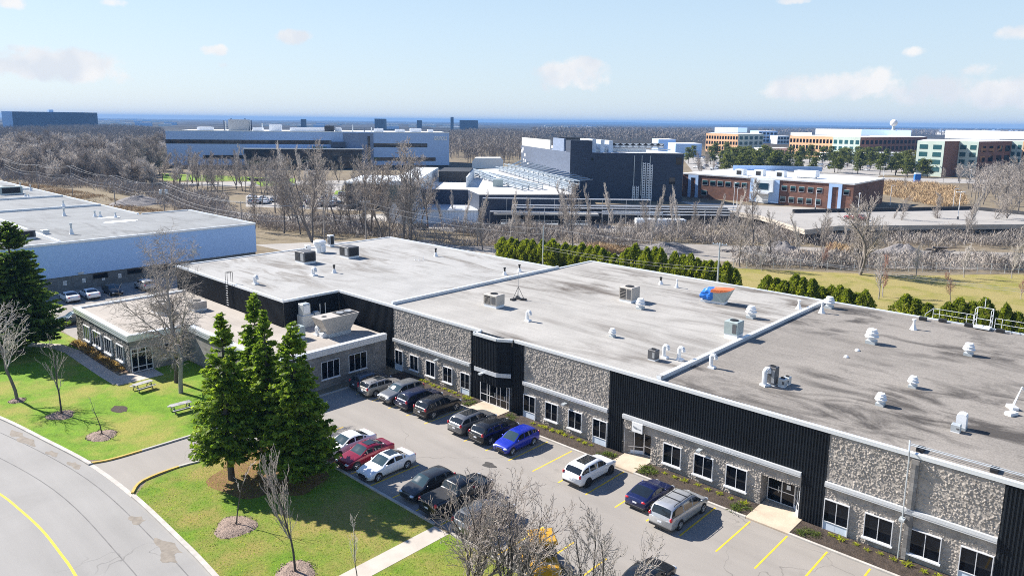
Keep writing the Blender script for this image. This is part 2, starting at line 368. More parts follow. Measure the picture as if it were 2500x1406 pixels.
M['needle_dark'] = leaf_mat('dense_fir_needles', (.028, .056, .016), (.080, .135, .026), (.21, .28, .04))
M['cedar'] = leaf_mat('cedar_foliage', (.065, .095, .012), (.17, .21, .02), (.35, .36, .045), .8)
M['pine'] = leaf_mat('pine_foliage', (.045, .062, .022), (.11, .130, .04), (.20, .20, .065), .2)
M['tuft'] = leaf_mat('yellow_green_leaves', (.12, .17, .015), (.33, .36, .03), (.48, .45, .05), 2)
M['herb'] = leaf_mat('green_leaves', (.05, .07, .02), (.09, .13, .03), (.17, .19, .05), 2)
M['drygrass'] = leaf_mat('brown_grass_tuft', (.15, .10, .05), (.28, .19, .09), (.38, .28, .14), 2)
M['wood'] = mat('weathered_wood', (.36, .35, .34), .85, var=.2, scale=2, stretch=(1, 4, 1))
M['pole'] = mat('utility_pole_wood', (.33, .295, .26), .9, var=.25, scale=.8)
M['wire'] = mat('aluminium_cable', (.42, .41, .40), .6, metal=.2, var=.1, scale=.2)
M['steel'] = mat('grey_steel', (.38, .39, .40), .5, metal=.4, var=.12, scale=1)
M['black_steel'] = mat('black_steel', (.03, .03, .032), .55, metal=.3, var=.1, scale=1)
M['white_paint'] = mat('white_paint', (.80, .80, .79), .6, var=.04, scale=.8)
M['bluewall'] = mat('pale_blue_grey_wall', (.40, .57, .84), .75, var=.06, scale=2.5, bump=(25, .15, .02))
M['darkblock'] = brick_mat('dark_grey_block', (.16, .165, .165), (.11, .11, .11), 1.0, .6, .3, .16)
M['metalpanel'] = mat('silver_blue_panel', (.36, .50, .74), .5, metal=.1, var=.07, scale=.25, stretch=(1, 1, 8))
M['glass_dark'] = glass_mat('dark_curtain_glass', (.008, .014, .020))
M['navy_wall'] = mat('dark_blue_grey_wall', (.040, .054, .085), .65, var=.22, scale=.35, stretch=(1, 1, 6))
M['slate_wall'] = mat('slate_blue_wall', (.19, .24, .34), .65, var=.14, scale=.3, stretch=(1, 1, 6))
M['redbrick'] = brick_mat('red_brown_brick', (.185, .088, .06), (.15, .08, .06), .5, .5, .25, .18)
M['brick_lit'] = mat('brick_lit', (.70, .42, .235), .8, var=.1, scale=.4)  # brick of the sunlit campus faces, sunlight put into the orange
M['brick_shade'] = mat('brick_shade', (.24, .115, .075), .85, var=.15, scale=.4)  # darker copy of the campus brick, shade put into the colour
M['mint'] = mat('mint_cladding', (.50, .58, .51), .6, var=.08, scale=.3)
M['pale_clad'] = mat('pale_cladding', (.70, .73, .75), .6, var=.06, scale=.2)
M['far_blue'] = mat('far_haze_blue', (.075, .105, .16), .8, var=.15, scale=.02)  # far blocks: haze and shade mixed into the blue
M['far_white'] = mat('far_white_wall', (.72, .71, .68), .8, var=.1, scale=.05)
M['far_wood'] = mat('far_woodland', (.040, .038, .034), .95, var=.45, scale=.012)
M['hill'] = mat('far_hill_woodland', (.045, .055, .06), .95, var=.3, scale=.002)
M['tarp_blue'] = mat('blue_tarpaulin', (.02, .16, .55), .4, var=.2, scale=1.5, bump=(4, .5, .08))
M['tarp_orange'] = mat('orange_tarpaulin', (.60, .15, .05), .5, var=.2, scale=1.5, bump=(4, .5, .08))
M['rack_steel'] = mat('blue_grey_steel', (.24, .29, .34), .5, metal=.3, var=.15, scale=.6)
M['louvre'] = mat('pale_louvre_metal', (.50, .50, .48), .6, var=.1, scale=.4, stretch=(1, 1, 6))
M['plant_roof'] = mat('plant_white_roof', (.60, .59, .57), .8, var=.16, scale=.15)
M['loader'] = mat('yellow_machine_paint', (.55, .29, .02), .45, var=.12, scale=1.5)
SUN_E, EXPO, HAZE, HAZE_COL, CLOUD, SKYG, DENOISE = 5.0, 1.08, .00012, (.18, .39, .76, 1), 4.7, 4.5, False
# ================================================================ ground, road, parking lot
FYF = 48.8                                   # plane of the long facade
mb = MB(); n = 40; rad = [0, 60, 150, 300, 600, 1200, 2500, 5000, 9000, 14000]
V = [(0, 0, 0)]; 
for r in rad[1:]:
    for i in range(n): V.append((r*cos(2*pi*i/n), r*sin(2*pi*i/n), 0))
Fc = [(0, 1+i, 1+(i+1) % n) for i in range(n)]
mb.idx(V, Fc, M['ground'])
mb.idx(V, [(1+k*n+i, 1+(k+1)*n+i, 1+(k+1)*n+(i+1) % n, 1+k*n+(i+1) % n) for k in range(len(rad)-2) for i in range(n)], M['ground'])
struct('ground', mb, 'brown dry earth and old grass reaching the horizon')

def smooth(pts, k=6):
    out = []
    P = [Vector((*p, 0)) for p in pts]
    for i in range(len(P)-1):
        a, b, c, d = P[max(0, i-1)], P[i], P[i+1], P[min(len(P)-1, i+2)]
        for j in range(k):
            t = j/k; q = .5*((2*b)+(c-a)*t+(2*a-5*b+4*c-d)*t*t+(3*b-a-3*c+d)*t**3); out.append((q.x, q.y))
    out.append(tuple(P[-1][:2])); return out

KERB = smooth([(-175, -14), (-140, -4), (-105, 6.5), (-85, 12.6), (-77.8, 14.6), (-69.4, 16.05), (-61.7, 17.2), (-54, 17.65), (-46.5, 17.6), (-40.5, 17.4), (-30, 16.6), (-15, 14.6), (5, 11)])
ROADLINE = smooth([(-175, -24), (-140, -14.5), (-105, -2.5), (-80, 6.4), (-68, 9.8), (-61.5, 11.0), (-57.9, 11.4), (-53.8, 11.7), (-49.6, 11.7), (-46.5, 11.6), (-36, 10.9), (-20, 9), (5, 4.6)])
LOWER = smooth([(-175, -36), (-140, -26), (-105, -13), (-80, -1.5), (-62, 3.8), (-50, 5.2), (-36, 4.4), (-20, 2.4), (5, -2)])
mb = MB()
mb.sheet(LOWER+KERB[::-1], .006, M['road'])
struct('road', mb, 'pale worn asphalt road curving along the grass')
mb = MB(); mb.strip(ROADLINE, .16, .011, M['yellow']); struct('road_marking', mb, 'single yellow centre line on the curving road')
mb = MB()
for o in (.43, .80):
    mb.strip([(a[0]+(b[0]-a[0])*o, a[1]+(b[1]-a[1])*o) for a, b in zip(smooth([(-105, -2.5), (-80, 6.4), (-61.5, 11.0), (-46.5, 11.6), (-36, 10.9), (-20, 9)], 8), smooth([(-105, 6.5), (-82, 13.4), (-61.7, 17.2), (-45.5, 17.6), (-35, 17.0), (-18, 15)], 8))], .07, .0095, M['seam'])
mb.strip(smooth([(-105, -7), (-80, 2.6), (-61.5, 7.6), (-46.5, 8.4), (-36, 7.9), (-20, 6)], 8), .07, .0095, M['seam'])
struct('road_seam', mb, 'dark paving seams along the road')
for i, (x, y, a, b) in enumerate(((-72.6, 14.7, 1.2, .35), (-70.5, 14.9, 1.5, .4), (-66.2, 15.7, .8, .3), (-62.6, 16.3, .9, .3), (-50.5, 16.6, .7, .4), (-45.6, 16.7, 1.4, .45), (-44.4, 16.2, .8, .35), (-75.8, 13.7, .8, .3))):
    mb = MB(); mb.sheet([(x+a*(1+.3*sin(3*t+i))*cos(t), y+b*(1+.3*cos(4*t+i))*sin(t)+.12*a*cos(t)) for t in [2*pi*k/18 for k in range(18)]], .0095+.0002*i, M['grit']); struct('road_grit', mb, 'sandy grit left on the road by the kerb')
# raised kerb along the road, dropped at the driveway mouth
mb = MB(); A = [p for p in KERB if p[0] < -61.4]; B = [p for p in KERB if p[0] > -54.2]; Cc = [p for p in KERB if -62 < p[0] < -53.6]
mb.strip(A, .32, 0, M['kerb'], .13); mb.strip(B, .32, 0, M['kerb'], .13); mb.strip(Cc, .34, 0, M['kerb'], .03)
struct('road_kerb', mb, 'grey concrete kerb between road and grass')

LOTZ = .006
mb = MB()
mb.sheet([(-61.4, 30.6), (14, 30.6), (14, 46.3), (-61.4, 46.3)], .010, M['lot'])
struct('parking_lot', mb, 'sunlit grey asphalt parking lot in front of the long building')
drive = [(-62.0, 17.15), (-61.4, 18.6), (-61.3, 21), (-61.3, 30.6), (-55.4, 30.6), (-55.6, 25), (-56.2, 21.9), (-55.9, 19.2), (-54.4, 17.7)]
mb = MB(); mb.sheet(drive, .010, M['lot']); struct('driveway', mb, 'short asphalt driveway from road to parking lot')
mb = MB()
L1 = smooth([(-61.9, 17.3), (-61.45, 18.6), (-61.35, 21), (-61.35, 26), (-61.4, 30.6), (-61.4, 40), (-61.4, 46.3)], 4); R1 = smooth([(-54.5, 17.75), (-55.9, 19.0), (-56.25, 21.9), (-55.7, 25), (-55.4, 28), (-55.2, 30.45)], 4)
mb.strip([p for p in L1 if p[1] < 21.2], .2, 0, M['kerb_yellow'], .13); mb.strip([p for p in L1 if p[1] > 20.4], .2, 0, M['kerb'], .13)
mb.strip([p for p in R1 if p[1] < 22.5], .2, 0, M['kerb_yellow'], .13); mb.strip([p for p in R1 if p[1] > 21.8], .2, 0, M['kerb'], .13)
struct('driveway_kerb', mb, 'low kerbs of the driveway painted yellow at the road')
mb = MB(); mb.box(-55.2, -35.2, 30.4, 30.6, 0, .13, M['kerb']); mb.box(-33.5, 14, 30.4, 30.6, 0, .13, M['kerb'])
mb.box(-61.2, -48.6, 46.3, 46.5, 0, .13, M['kerb']); mb.box(-45.0, -31.9, 46.3, 46.5, 0, .13, M['kerb']); mb.box(-29.4, -20.0, 46.3, 46.5, 0, .13, M['kerb']); mb.box(-16.9, 14, 46.3, 46.5, 0, .13, M['kerb'])
struct('lot_kerb', mb, 'concrete kerbs edging the parking lot')
mb = MB()
for k in range(-12, 16):
    x = -22.2-2.655*k
    if -61 < x < 13 and not -48.3 < x < -46: mb.box(x-.06, x+.06, 41.1, 46.15, .010, .0145, M['yellow'])
for k in range(-4, 13):
    x = -26.9-2.655*k
    if -55 < x < 6: mb.box(x-.06, x+.06, 30.75, 35.5, .010, .0145, M['yellow'])
struct('stall_marking', mb, 'yellow stall lines painted on the parking lot')
mb = MB(); pts = []
for i in range(22):
    t = 2*pi*i/22; k = 1+.16*sin(3*t+1)+.1*sin(5*t); pts.append((-38.7+.62*k*cos(t), 39.45+.42*k*sin(t)))
mb.sheet(pts, .0145, M['oil']); struct('oil_stain', mb, 'dark oil stain on the parking lot asphalt')

# lawns
lz = .02
mb = MB()
west = [p for p in KERB if -150 < p[0] < -61.8]
poly = [(p[0], p[1]+.16) for p in west]+[(-61.5, 18.6), (-61.5, 33.9), (-81.9, 33.9), (-81.9, 25.0), (-92.6, 25.9), (-99, 27.4), (-100.2, 27.6), (-107, 27.0), (-150, 27.0)]
mb.sheet(poly, lz, M['lawn'])
struct('lawn', mb, 'bright green spring lawn in front of the low stone wing')
mb = MB(); east = [p for p in KERB if p[0] > -54.5]
poly = [(p[0], p[1]+.16) for p in east if p[0] < -34.9]; poly += [(-35.05, 17.3), (-35.05, 30.4), (-55.1, 30.4), (-55.3, 27.5), (-55.6, 25), (-56.1, 21.9), (-55.7, 19.2)]
mb.sheet(poly, lz, M['lawn2'])
poly = [(p[0], p[1]+.16) for p in east if p[0] > -33.4]; poly += [(14, 30.4), (-33.6, 30.4), (-33.6, 17.2)]
mb.sheet(poly, lz, M['lawn2'])
struct('verge', mb, 'patchy yellow green grass verge between road and parking lot')
mb = MB(); pts = []
for i in range(40):
    t = 2*pi*i/40; k = 1+.14*sin(3*t)+.08*sin(7*t+2); pts.append((-50.6+5.0*k*cos(t), 26.4+3.7*k*sin(t)))
mb.sheet([(max(-55.1, x), min(30.35, y)) for x, y in pts], lz+.005, M['lawn_needles']); struct('needle_litter', mb, 'reddish brown needle litter under the spruces')
# paths
mb = MB()
mb.sheet([(-35.05, 17.6), (-33.6, 17.45), (-33.6, 30.38), (-35.05, 30.38)], .032, M['concrete'])
mb.strip([(-107, 19.5), (-102, 22.3), (-98.5, 24.9), (-94.6, 25.6), (-84, 25.6), (-79.6, 25.7)], 1.5, .034, M['concrete'])
mb.sheet([(-82.0, 25.2), (-78.9, 25.2), (-78.9, 29.9), (-81.7, 29.9)], .038, M['concrete'])
struct('path', mb, 'pale concrete footpaths across the grass')
def bed(name, poly, label, m=None, z=.05):
    mb = MB(); mb.prism(poly, 0, z, m or M['mulch']); return struct(name, mb, label)
bed('planting_bed', [(-98.4, 26.4), (-84.2, 26.4), (-82.3, 27.2), (-82.3, 27.55), (-98.6, 27.55)], 'narrow mulch bed under the stone wing windows', mat('red_brown_mulch', (.15, .10, .065), .95, var=.4, scale=3, bump=(8, .8, .08)))
for x0, x1 in ((-61.2, -48.6), (-45.0, -31.9), (-29.4, -20.0), (-16.9, 14)):
    bed('planting_bed', [(x0, 46.5), (x1, 46.5), (x1, 48.7), (x0, 48.7)], 'dark mulch bed along the facade', z=.09)
mb = MB()
for x0, x1, xo in ((-48.6, -45.0, 0), (-31.9, -29.4, 0), (-20.0, -16.9, 0)):
    mb.box(x0+.01, x1-.01, 46.32, 48.75, 0, .12, M['slab'])
mb.box(-31.95, -29.4, 48.76, 49.75, 0, .117, M['slab']); mb.box(-20.0, -17.2, 48.76, 49.95, 0, .117, M['slab'])
struct('entrance_slab', mb, 'sandy concrete slabs before the facade entrances')
# ================================================================ the long grey building
RZ = 7.15
def clad(mb, p, q, z0, z1, m, pitch=.21, dep=.045):
    """ribbed sheet from p to q; outward is to the right of p->q"""
    L = hypot(q[0]-p[0], q[1]-p[1]); ux, uy = (q[0]-p[0])/L, (q[1]-p[1])/L; nx, ny = uy, -ux
    n = max(1, round(L/pitch)); st = L/n; pts = []
    for i in range(n):
        a = i*st
        for f, d in ((0, 0), (.42, 0), (.55, dep), (.87, dep)): pts.append((p[0]+ux*(a+f*st)+nx*d, p[1]+uy*(a+f*st)+ny*d))
    pts.append(q); v = [(x, y, z0) for x, y in pts]+[(x, y, z1) for x, y in pts]; k = len(pts)
    mb.idx(v, [(i, i+1, k+i+1, k+i) for i in range(k-1)], m)
def rock_panel(x0, x1, z0, z1, holes, y=48.8, step=.045, SCL=5.6):
    def line(a, b, cuts):
        ks = sorted(set([a, b]+[c for c in cuts if a < c < b])); out = []
        for u, w in zip(ks, ks[1:]):
            n = max(1, round((w-u)/step)); out += [u+(w-u)*i/n for i in range(n)]
        return out+[b]
    xs = line(x0, x1, [h[0] for h in holes]+[h[1] for h in holes]); zs = line(z0, z1, [h[2] for h in holes]+[h[3] for h in holes])
    V = []; Q = []
    for z in zs:
        for x in xs:
            wx = x+.05*mnoise.noise((x*2.7, z*2.7, 3.0)); wz = z+.05*mnoise.noise((x*2.7, z*2.7, 9.0))
            d, pt = mnoise.voronoi((wx*SCL*1.15, wz*SCL, .5), distance_metric='CHEBYCHEV'); q = pt[0]; r1 = mnoise.cell((q[0]*31.7, q[1]*17.3, 4)); r2 = mnoise.cell((q[0]*13.1, q[1]*29.9, 8))-.5; r3 = mnoise.cell((q[0]*7.7, q[1]*51.3, 2))-.5
            h = (.036+.030*r1+(wx*SCL*1.15-q[0])*r2*.06+(wz*SCL-q[1])*r3*.05) if d[1]-d[0] > .17 else .0
            h += .018*mnoise.noise((x*7, z*7, 0))
            V.append((x, y-max(.004, h), z))
    nx = len(xs)
    for j in range(len(zs)-1):
        for i in range(nx-1):
            cx, cz = (xs[i]+xs[i+1])/2, (zs[j]+zs[j+1])/2
            if any(h[0] < cx < h[1] and h[2] < cz < h[3] for h in holes): continue
            Q.append((j*nx+i, j*nx+i+1, (j+1)*nx+i+1, (j+1)*nx+i))
    return V, Q
def window(parent, x0, x1, z0, z1, y, panes=2, panel=0.0, name='window', d=.17, horiz=()):
    """framed window in a wall facing -y: frame part with pane and sill (or lower panel) below it"""
    f = MB(); t = .05; yo = y-d
    for a, b in ((x0, x0+t), (x1-t, x1)): f.box(a, b, yo, y+.05, z0, z1, M['frame'])
    f.box(x0+t, x1-t, yo, y+.05, z1-t, z1, M['frame']); f.box(x0+t, x1-t, yo, y+.05, z0, z0+t, M['frame'])
    zp = z0+panel if panel else z0+t
    if panel: f.box(x0+t, x1-t, yo+.01, y+.05, z0+panel-.04, z0+panel, M['frame'])
    for k in range(1, panes):
        x = x0+(x1-x0)*k/panes; f.box(x-.022, x+.022, yo+.03, y+.05, zp, z1-t, M['frame'])
    for z in horiz: f.box(x0+t, x1-t, yo+.02, y+.05, z-.03, z+.03, M['frame'])
    w = part(name, f, parent, world=True)
    g = MB(); g.box(x0+t, x1-t, yo+.07, yo+.10, zp, z1-t, M['glass']); part('pane', g, w, world=True)
    if panel:
        p = MB(); p.box(x0+t, (x0+x1)/2-.006, yo+.05, yo+.08, z0+t, z0+panel-.04, M['panel_blue']); p.box((x0+x1)/2+.006, x1-t, yo+.05, yo+.08, z0+t, z0+panel-.04, M['panel_blue']); part('lower_panel', p, w, world=True)
    else:
        s = MB(); s.box(x0-.08, x1+.08, yo-.10, y+.02, z0-.10, z0-.002, M['sill']); part('sill', s, w, world=True)
    return w
XE = 24.0
bld = thing('commercial_building', 'long single storey building with rough grey rock panels, black ribbed cladding and three flat roofs', 'building', (-38, 60, 0))
foot = [(-102, 41.4), (-73.5, 41.4), (-73.5, 48.86), (-31.95, 48.86), (-30.6, 49.75), (-29.4, 49.75), (-29.4, 48.86), (-20.05, 48.86), (-20.05, 49.95), (-17.9, 49.95), (-17.2, 48.86), (XE, 48.86), (XE, 86.2), (-63.6, 86.2), (-63.6, 78.6), (-102, 78.6)]
mb = MB(); mb.prism(foot, 0, RZ-.02, M['block'], M['black']); part('wall', mb, bld, world=True)
for n, poly, z, m, l in (('a', [(-102, 41.4), (-73.5, 41.4), (-73.5, 48.8), (-63.6, 48.8), (-63.6, 78.6), (-102, 78.6)], RZ, 'roof_white', 'pale clean flat roof at the far end'),
                      ('b', [(-63.6, 48.8), (-29.2, 48.8), (-29.2, 86.2), (-63.6, 86.2)], RZ+.004, 'roof_beige', 'stained light beige flat roof in the middle'),
                      ('c', [(-29.2, 48.8), (XE, 48.8), (XE, 86.2), (-29.2, 86.2)], RZ+.008, 'roof_grey', 'dark patched grey gravel roof nearest the camera')):
    mb = MB(); mb.sheet(poly, z, M[m]); part('roof', mb, bld, l, world=True)
cp = MB()
def cope(a, b, w=.34, z0=7.0, z1=7.26, o=.10):
    L = hypot(b[0]-a[0], b[1]-a[1]); ux, uy = (b[0]-a[0])/L, (b[1]-a[1])/L; nx, ny = uy, -ux
    P = [(a[0]+nx*o, a[1]+ny*o), (b[0]+nx*o, b[1]+ny*o), (b[0]-nx*(w-o), b[1]-ny*(w-o)), (a[0]-nx*(w-o), a[1]-ny*(w-o))]
    cp.prism(P, z0, z1, M['coping'])
cope((-102.1, 41.4), (-73.62, 41.4)); cope((-73.5, 41.28), (-73.5, 48.66)); cope((-73.38, 48.8), (-49.2, 48.8))
cope((-44.6, 48.8), (XE, 48.8)); cope((-64.0, 78.6), (-102.1, 78.6)); cope((-102, 78.5), (-102, 41.5)); cope((XE, 86.2), (-63.2, 86.2)); cope((-63.6, 86.3), (-63.6, 78.8))
cope((-49.2, 47.85), (-46.1, 47.85)); cope((-46.05, 47.85), (-44.75, 48.65)); cope((-49.2, 48.7), (-49.2, 47.9))
cp.box(-63.8, -63.45, 49.15, 78.5, 7.1, 7.50, M['coping']); cp.box(-29.4, -29.0, 49.15, 85.9, 7.1, 7.50, M['coping'])
part('coping', cp, bld, world=True)
def cl1(*a):
    k = MB(); clad(k, *a); part('ribbed_cladding', k, bld, world=True)
cl1((-101.9, 41.3), (-73.5, 41.3), 4.0, 7.0, M['black']); cl1((-73.42, 41.4), (-73.42, 48.7), 4.0, 7.0, M['black']); cl1((-73.4, 48.78), (-62.9, 48.78), 0.05, 7.0, M['black'])
cl1((-50.5, 48.78), (-49.0, 48.78), .05, 7.0, M['black']); cl1((-44.9, 48.78), (-43.35, 48.78), .05, 7.0, M['black'])
cl1((-33.67, 48.78), (-32.1, 48.78), .05, 7.0, M['black']); cl1((-32.1, 48.78), (-17.2, 48.78), 3.5, 7.0, M['black']); cl1((-17.2, 48.78), (-15.55, 48.78), .05, 7.0, M['black'])
cl1((-5.56, 48.78), (XE, 48.78), .05, 7.0, M['black'])
by = MB(); clad(by, (-49.0, 47.9), (-46.1, 47.9), 2.5, 7.0, M['black']); clad(by, (-46.1, 47.9), (-44.9, 48.7), 2.5, 7.0, M['black']); by.prism([(-49.0, 47.92), (-46.1, 47.92), (-44.9, 48.72), (-49.0, 48.72)], 2.42, 6.9, M['black'])
part('entrance_bay', by, bld, world=True)
tr = MB(); tr.prism([(-49.05, 47.78), (-46.05, 47.78), (-46.05, 47.84), (-49.05, 47.84)], 3.45, 3.85, M['band']); tr.prism([(-46.04, 47.78), (-44.85, 48.58), (-44.9, 48.64), (-46.1, 47.84)], 3.452, 3.85, M['band'])
part('trim_band', tr, bld, world=True)
H = 2.32
W1 = [(-62.62, -61.3, 0, H, 2), (-60.03, -58.63, .66, H, 1), (-57.34, -55.9, .66, H, 1), (-54.62, -53.2, .66, H, 1), (-51.95, -50.6, 0, H, 2)]
W2 = [(-43.3, -41.8, 0, H, 2), (-40.61, -39.13, .66, H, 1), (-37.9, -36.4, .66, H, 1), (-35.2, -33.72, 0, H, 2)]
W3 = [(-28.18, -26.57, .64, H, 1), (-25.44, -23.83, .64, H, 1), (-22.76, -21.1, .64, H, 1)]
W4 = [(-15.5, -13.85, 0, H, 2), (-12.88, -11.14, .62, H, 1), (-10.14, -8.36, .62, H, 1), (-7.34, -5.6, 0, H, 2)]
for x0, x1, zt, ws, extra in ((-62.9, -50.5, 6.95, W1, []), (-43.35, -33.67, 6.95, W2, []), (-32.1, -17.2, 3.25, W3, [(-32.05, -29.4, 0, 2.4), (-20.05, -17.2, 0, 2.4)]), (-15.55, -5.56, 6.95, W4, [])):
    holes = [(a, b, c, d) for a, b, c, d, k in ws]+extra
    V, Q = rock_panel(x0, x1, 0.0, zt, holes); part('rock_panel', np_mesh('rock_panel', V, Q, [M['rock']]), bld, world=True)
    for a, b, c, d, k in ws: window(bld, a, b, c, d, 48.8, 2, .72 if k == 2 else 0)
    t = MB(); z0, z1 = (3.25, 3.62) if x0 in (-32.1,) else (3.22, 3.58); y0 = 48.55
    for k in range(3): t.box(x0-.03 if x0 == -32.1 else x0, x1, y0-(.02 if k == 1 else 0), 48.76, z0+(z1-z0)*k/3, z0+(z1-z0)*(k+1)/3-.012, M['band'])
    part('trim_band', t, bld, world=True)
# a grey smooth strip where the third rock panel is cast against the downpipe
# storefront entrances
def sf_mesh(p, q, cols, z0, z1, rails, base=.0, door=()):
    L = hypot(q[0]-p[0], q[1]-p[1]); a = atan2(q[1]-p[1], q[0]-p[0]); f = MB(); g = MB(); pb = MB(); t = .07; X = [L*c for c in cols]
    for x in X: f.box(x-t/2, x+t/2, -.05, .05, z0, z1, M['frame'])
    for i in range(len(X)-1):
        xa, xb = X[i]+t/2, X[i+1]-t/2
        for z in [z0+.03, z1-.03]+list(rails): f.box(xa, xb, -.045, .045, z-.03, z+.03, M['frame'])
        g.box(xa, xb, -.012, .012, z0+.06+base, z1-.06, M['glass'])
        if base: pb.box(xa, xb, -.03, .03, z0+.06, z0+base+.06, M['panel_blue'])
    R = Matrix.Translation((p[0], p[1], 0)) @ Matrix.Rotation(a, 4, 'Z')
    fm = f.mesh('door_frame'); gm = g.mesh('pane'); fm.transform(R); gm.transform(R)
    d = part('door', fm, bld, world=True); part('pane', gm, d, world=True)
    if base: pm = pb.mesh('lower_panel'); pm.transform(R); part('lower_panel', pm, d, world=True)
    for i in door:
        h = MB(); h.box(X[i+1]-.22, X[i+1]-.18, -.14, -.045, z0+.85, z0+1.35, M['galv']); hm = h.mesh('handle'); hm.transform(R); part('handle', hm, d, world=True)
    return d
sf_mesh((-48.95, 48.62), (-45.05, 48.62), (0, .24, .33, .58, .70, .92, 1), .13, 2.44, (.95,), 0.0, (2, 4))
sf_mesh((-32.02, 48.9), (-30.6, 49.68), (0, .5, 1), .13, 2.44, (.75, 2.05), .25)
sf_mesh((-30.55, 49.68), (-29.45, 49.68), (0, .85, 1), .13, 2.44, (.9,), 0, (0,))
sf_mesh((-19.95, 49.88), (-17.95, 49.88), (0, .52, 1), .13, 2.44, (1.1,), 0, (0,))
sf_mesh((-17.9, 49.86), (-17.22, 48.86), (0, .55, 1), .13, 2.44, (1.0,), .3)
mb = MB(); mb.box(-18.55, -18.25, 49.80, 49.815, 1.4, 1.75, M['white_paint']); part('notice', mb, bld, 'small white paper notice on glass door', world=True)
# wall lamps
for x, z in ((-55.4, 2.75), (-38.2, 2.75), (-24.9, 2.75), (-10.6, 2.8), (-47.9, 3.35)):
    y = 48.55 if x != -47.9 else 47.75
    l = MB(); l.prism([(x-.16, y-.42), (x+.16, y-.42), (x+.16, y+.1), (x-.16, y+.1)], z, z+.12, M['galv']); l.box(x-.1, x+.1, y-.38, y-.1, z-.06, z-.002, M['white_paint']); part('wall_lamp', l, bld, world=True)
# downpipe with roof conduit
dp = MB(); dp.path([(-10.62, 48.45, .1), (-10.62, 48.45, 6.9), (-10.62, 48.3, 7.5), (-10.9, 49.4, 7.75)], .05, M['galv']); dp.box(-10.5, -10.05, 48.60, 48.78, 0, 6.9, M['block'])
part('downpipe', dp, bld, 'thin grey pipe running up the rock panel to the roof', world=True)
cd = MB(); cd.path([(-10.9, 49.55, 7.42), (XE, 49.75, 7.42)], .035, M['galv']); cd.path([(-10.9, 49.8, 7.42), (XE, 50.0, 7.42)], .03, M['galv'])
for k in range(8): cd.box(-10.5+k*4.0, -10.1+k*4.0, 49.4, 50.1, 7.16, 7.37, M['grille'])
part('roof_conduit', cd, bld, 'pair of thin pipes laid along the roof edge on black blocks', world=True)
# signboard above the storefront
sg = thing('wall_sign', 'small square white sign with faint grey handwriting above the corner storefront', 'sign', (-30.6, 48.5, 2.85))
mb = MB(); mb.box(-.5, .5, -.02, .12, -.4, .4, M['white_paint']); part('sign_panel', mb, sg)
mb = MB(); import itertools
pts = [(-.38+.76*i/26, -.035, .02+.10*sin(i*1.9)*(1 if i < 14 else .5)-.004*i) for i in range(27)]
mb.path(pts, .010, M['steel'], 4); part('lettering', mb, sg, 'thin grey script line')
# ladder at the setback wall
ld = thing('roof_ladder', 'white runged wall ladder with black hoop rails from low roof to high roof', 'ladder', (-86.3, 41.0, 4.2))
mb = MB()
for s in (-.25, .25): mb.path([(s, 0, 0), (s, 0, 4.4), (s, .7, 4.4), (s, .7, 3.1)], .03, M['black_steel'])
mb.path([(-.25, 0, 4.4), (.25, 0, 4.4)], .03, M['black_steel']); mb.path([(-.25, .7, 4.4), (.25, .7, 4.4)], .03, M['black_steel']); part('rail', mb, ld)
for k in range(11):
    mb = MB(); mb.tube((-.25, 0, .3+k*.3), (.25, 0, .3+k*.3), .03, .03, M['white_paint']); part('rung', mb, ld)

# ================================================================ low stone wing
wing = thing('stone_wing', 'low flat roofed stone office wing with white fascia joined to the long building', 'building', (-85, 34, 0))
wf = [(-99, 27.6), (-81.8, 27.6), (-81.8, 34), (-63, 34), (-63, 47.7), (-73.42, 47.7), (-73.42, 41.2), (-99, 41.2)]
WZ = 4.1
mb = MB(); mb.prism(wf, 0, WZ, M['block'], M['roof_tan'])
part('wall', mb, wing, world=True)
mb = MB(); V, Q = rock_panel(-99, -81.8, 0, 3.55, [(a, b, .9, 2.7) for a, b in ((-96.2, -94.1), (-92.9, -90.4), (-89.1, -87.0), (-85.4, -83.4))], y=27.58, step=.10, SCL=3.0)
part('stone_facing', np_mesh('stone_facing', V, Q, [M['stone']]), wing, world=True)
mb = MB(); mb.sheet([(-98.7, 27.9), (-82.1, 27.9), (-82.1, 34.3), (-63.3, 34.3), (-63.3, 47.4), (-73.5, 47.4), (-73.5, 41.15), (-98.7, 41.15)], WZ+.006, M['roof_tan']); part('roof', mb, wing, world=True)
fa = MB()
def fas(a, b, z0=3.6, z1=4.3, o=.22, w=.6, m='coping'):
    L = hypot(b[0]-a[0], b[1]-a[1]); ux, uy = (b[0]-a[0])/L, (b[1]-a[1])/L; nx, ny = uy, -ux
    for k, (u, v2, e) in enumerate(((z0, z0+.22, -.03), (z0+.225, z0+.45, 0), (z0+.455, z1, .04))):
        P = [(a[0]+nx*(o+e), a[1]+ny*(o+e)), (b[0]+nx*(o+e), b[1]+ny*(o+e)), (b[0]-nx*(w-o), b[1]-ny*(w-o)), (a[0]-nx*(w-o), a[1]-ny*(w-o))]
        fa.prism(P, u, v2, M[m])
fas((-99.22, 27.6), (-81.58, 27.6)); fas((-81.8, 28.0), (-81.8, 33.6)); fas((-81.4, 34), (-62.78, 34)); fas((-63, 34.4), (-63, 47.7)); fas((-99, 41.2), (-99, 28.0))
part('fascia', fa, wing, world=True)
for a, b in ((-96.2, -94.1), (-92.9, -90.4), (-89.1, -87.0), (-85.4, -83.4)): window(wing, a, b, .9, 2.7, 27.6, 3, 0, d=.2)
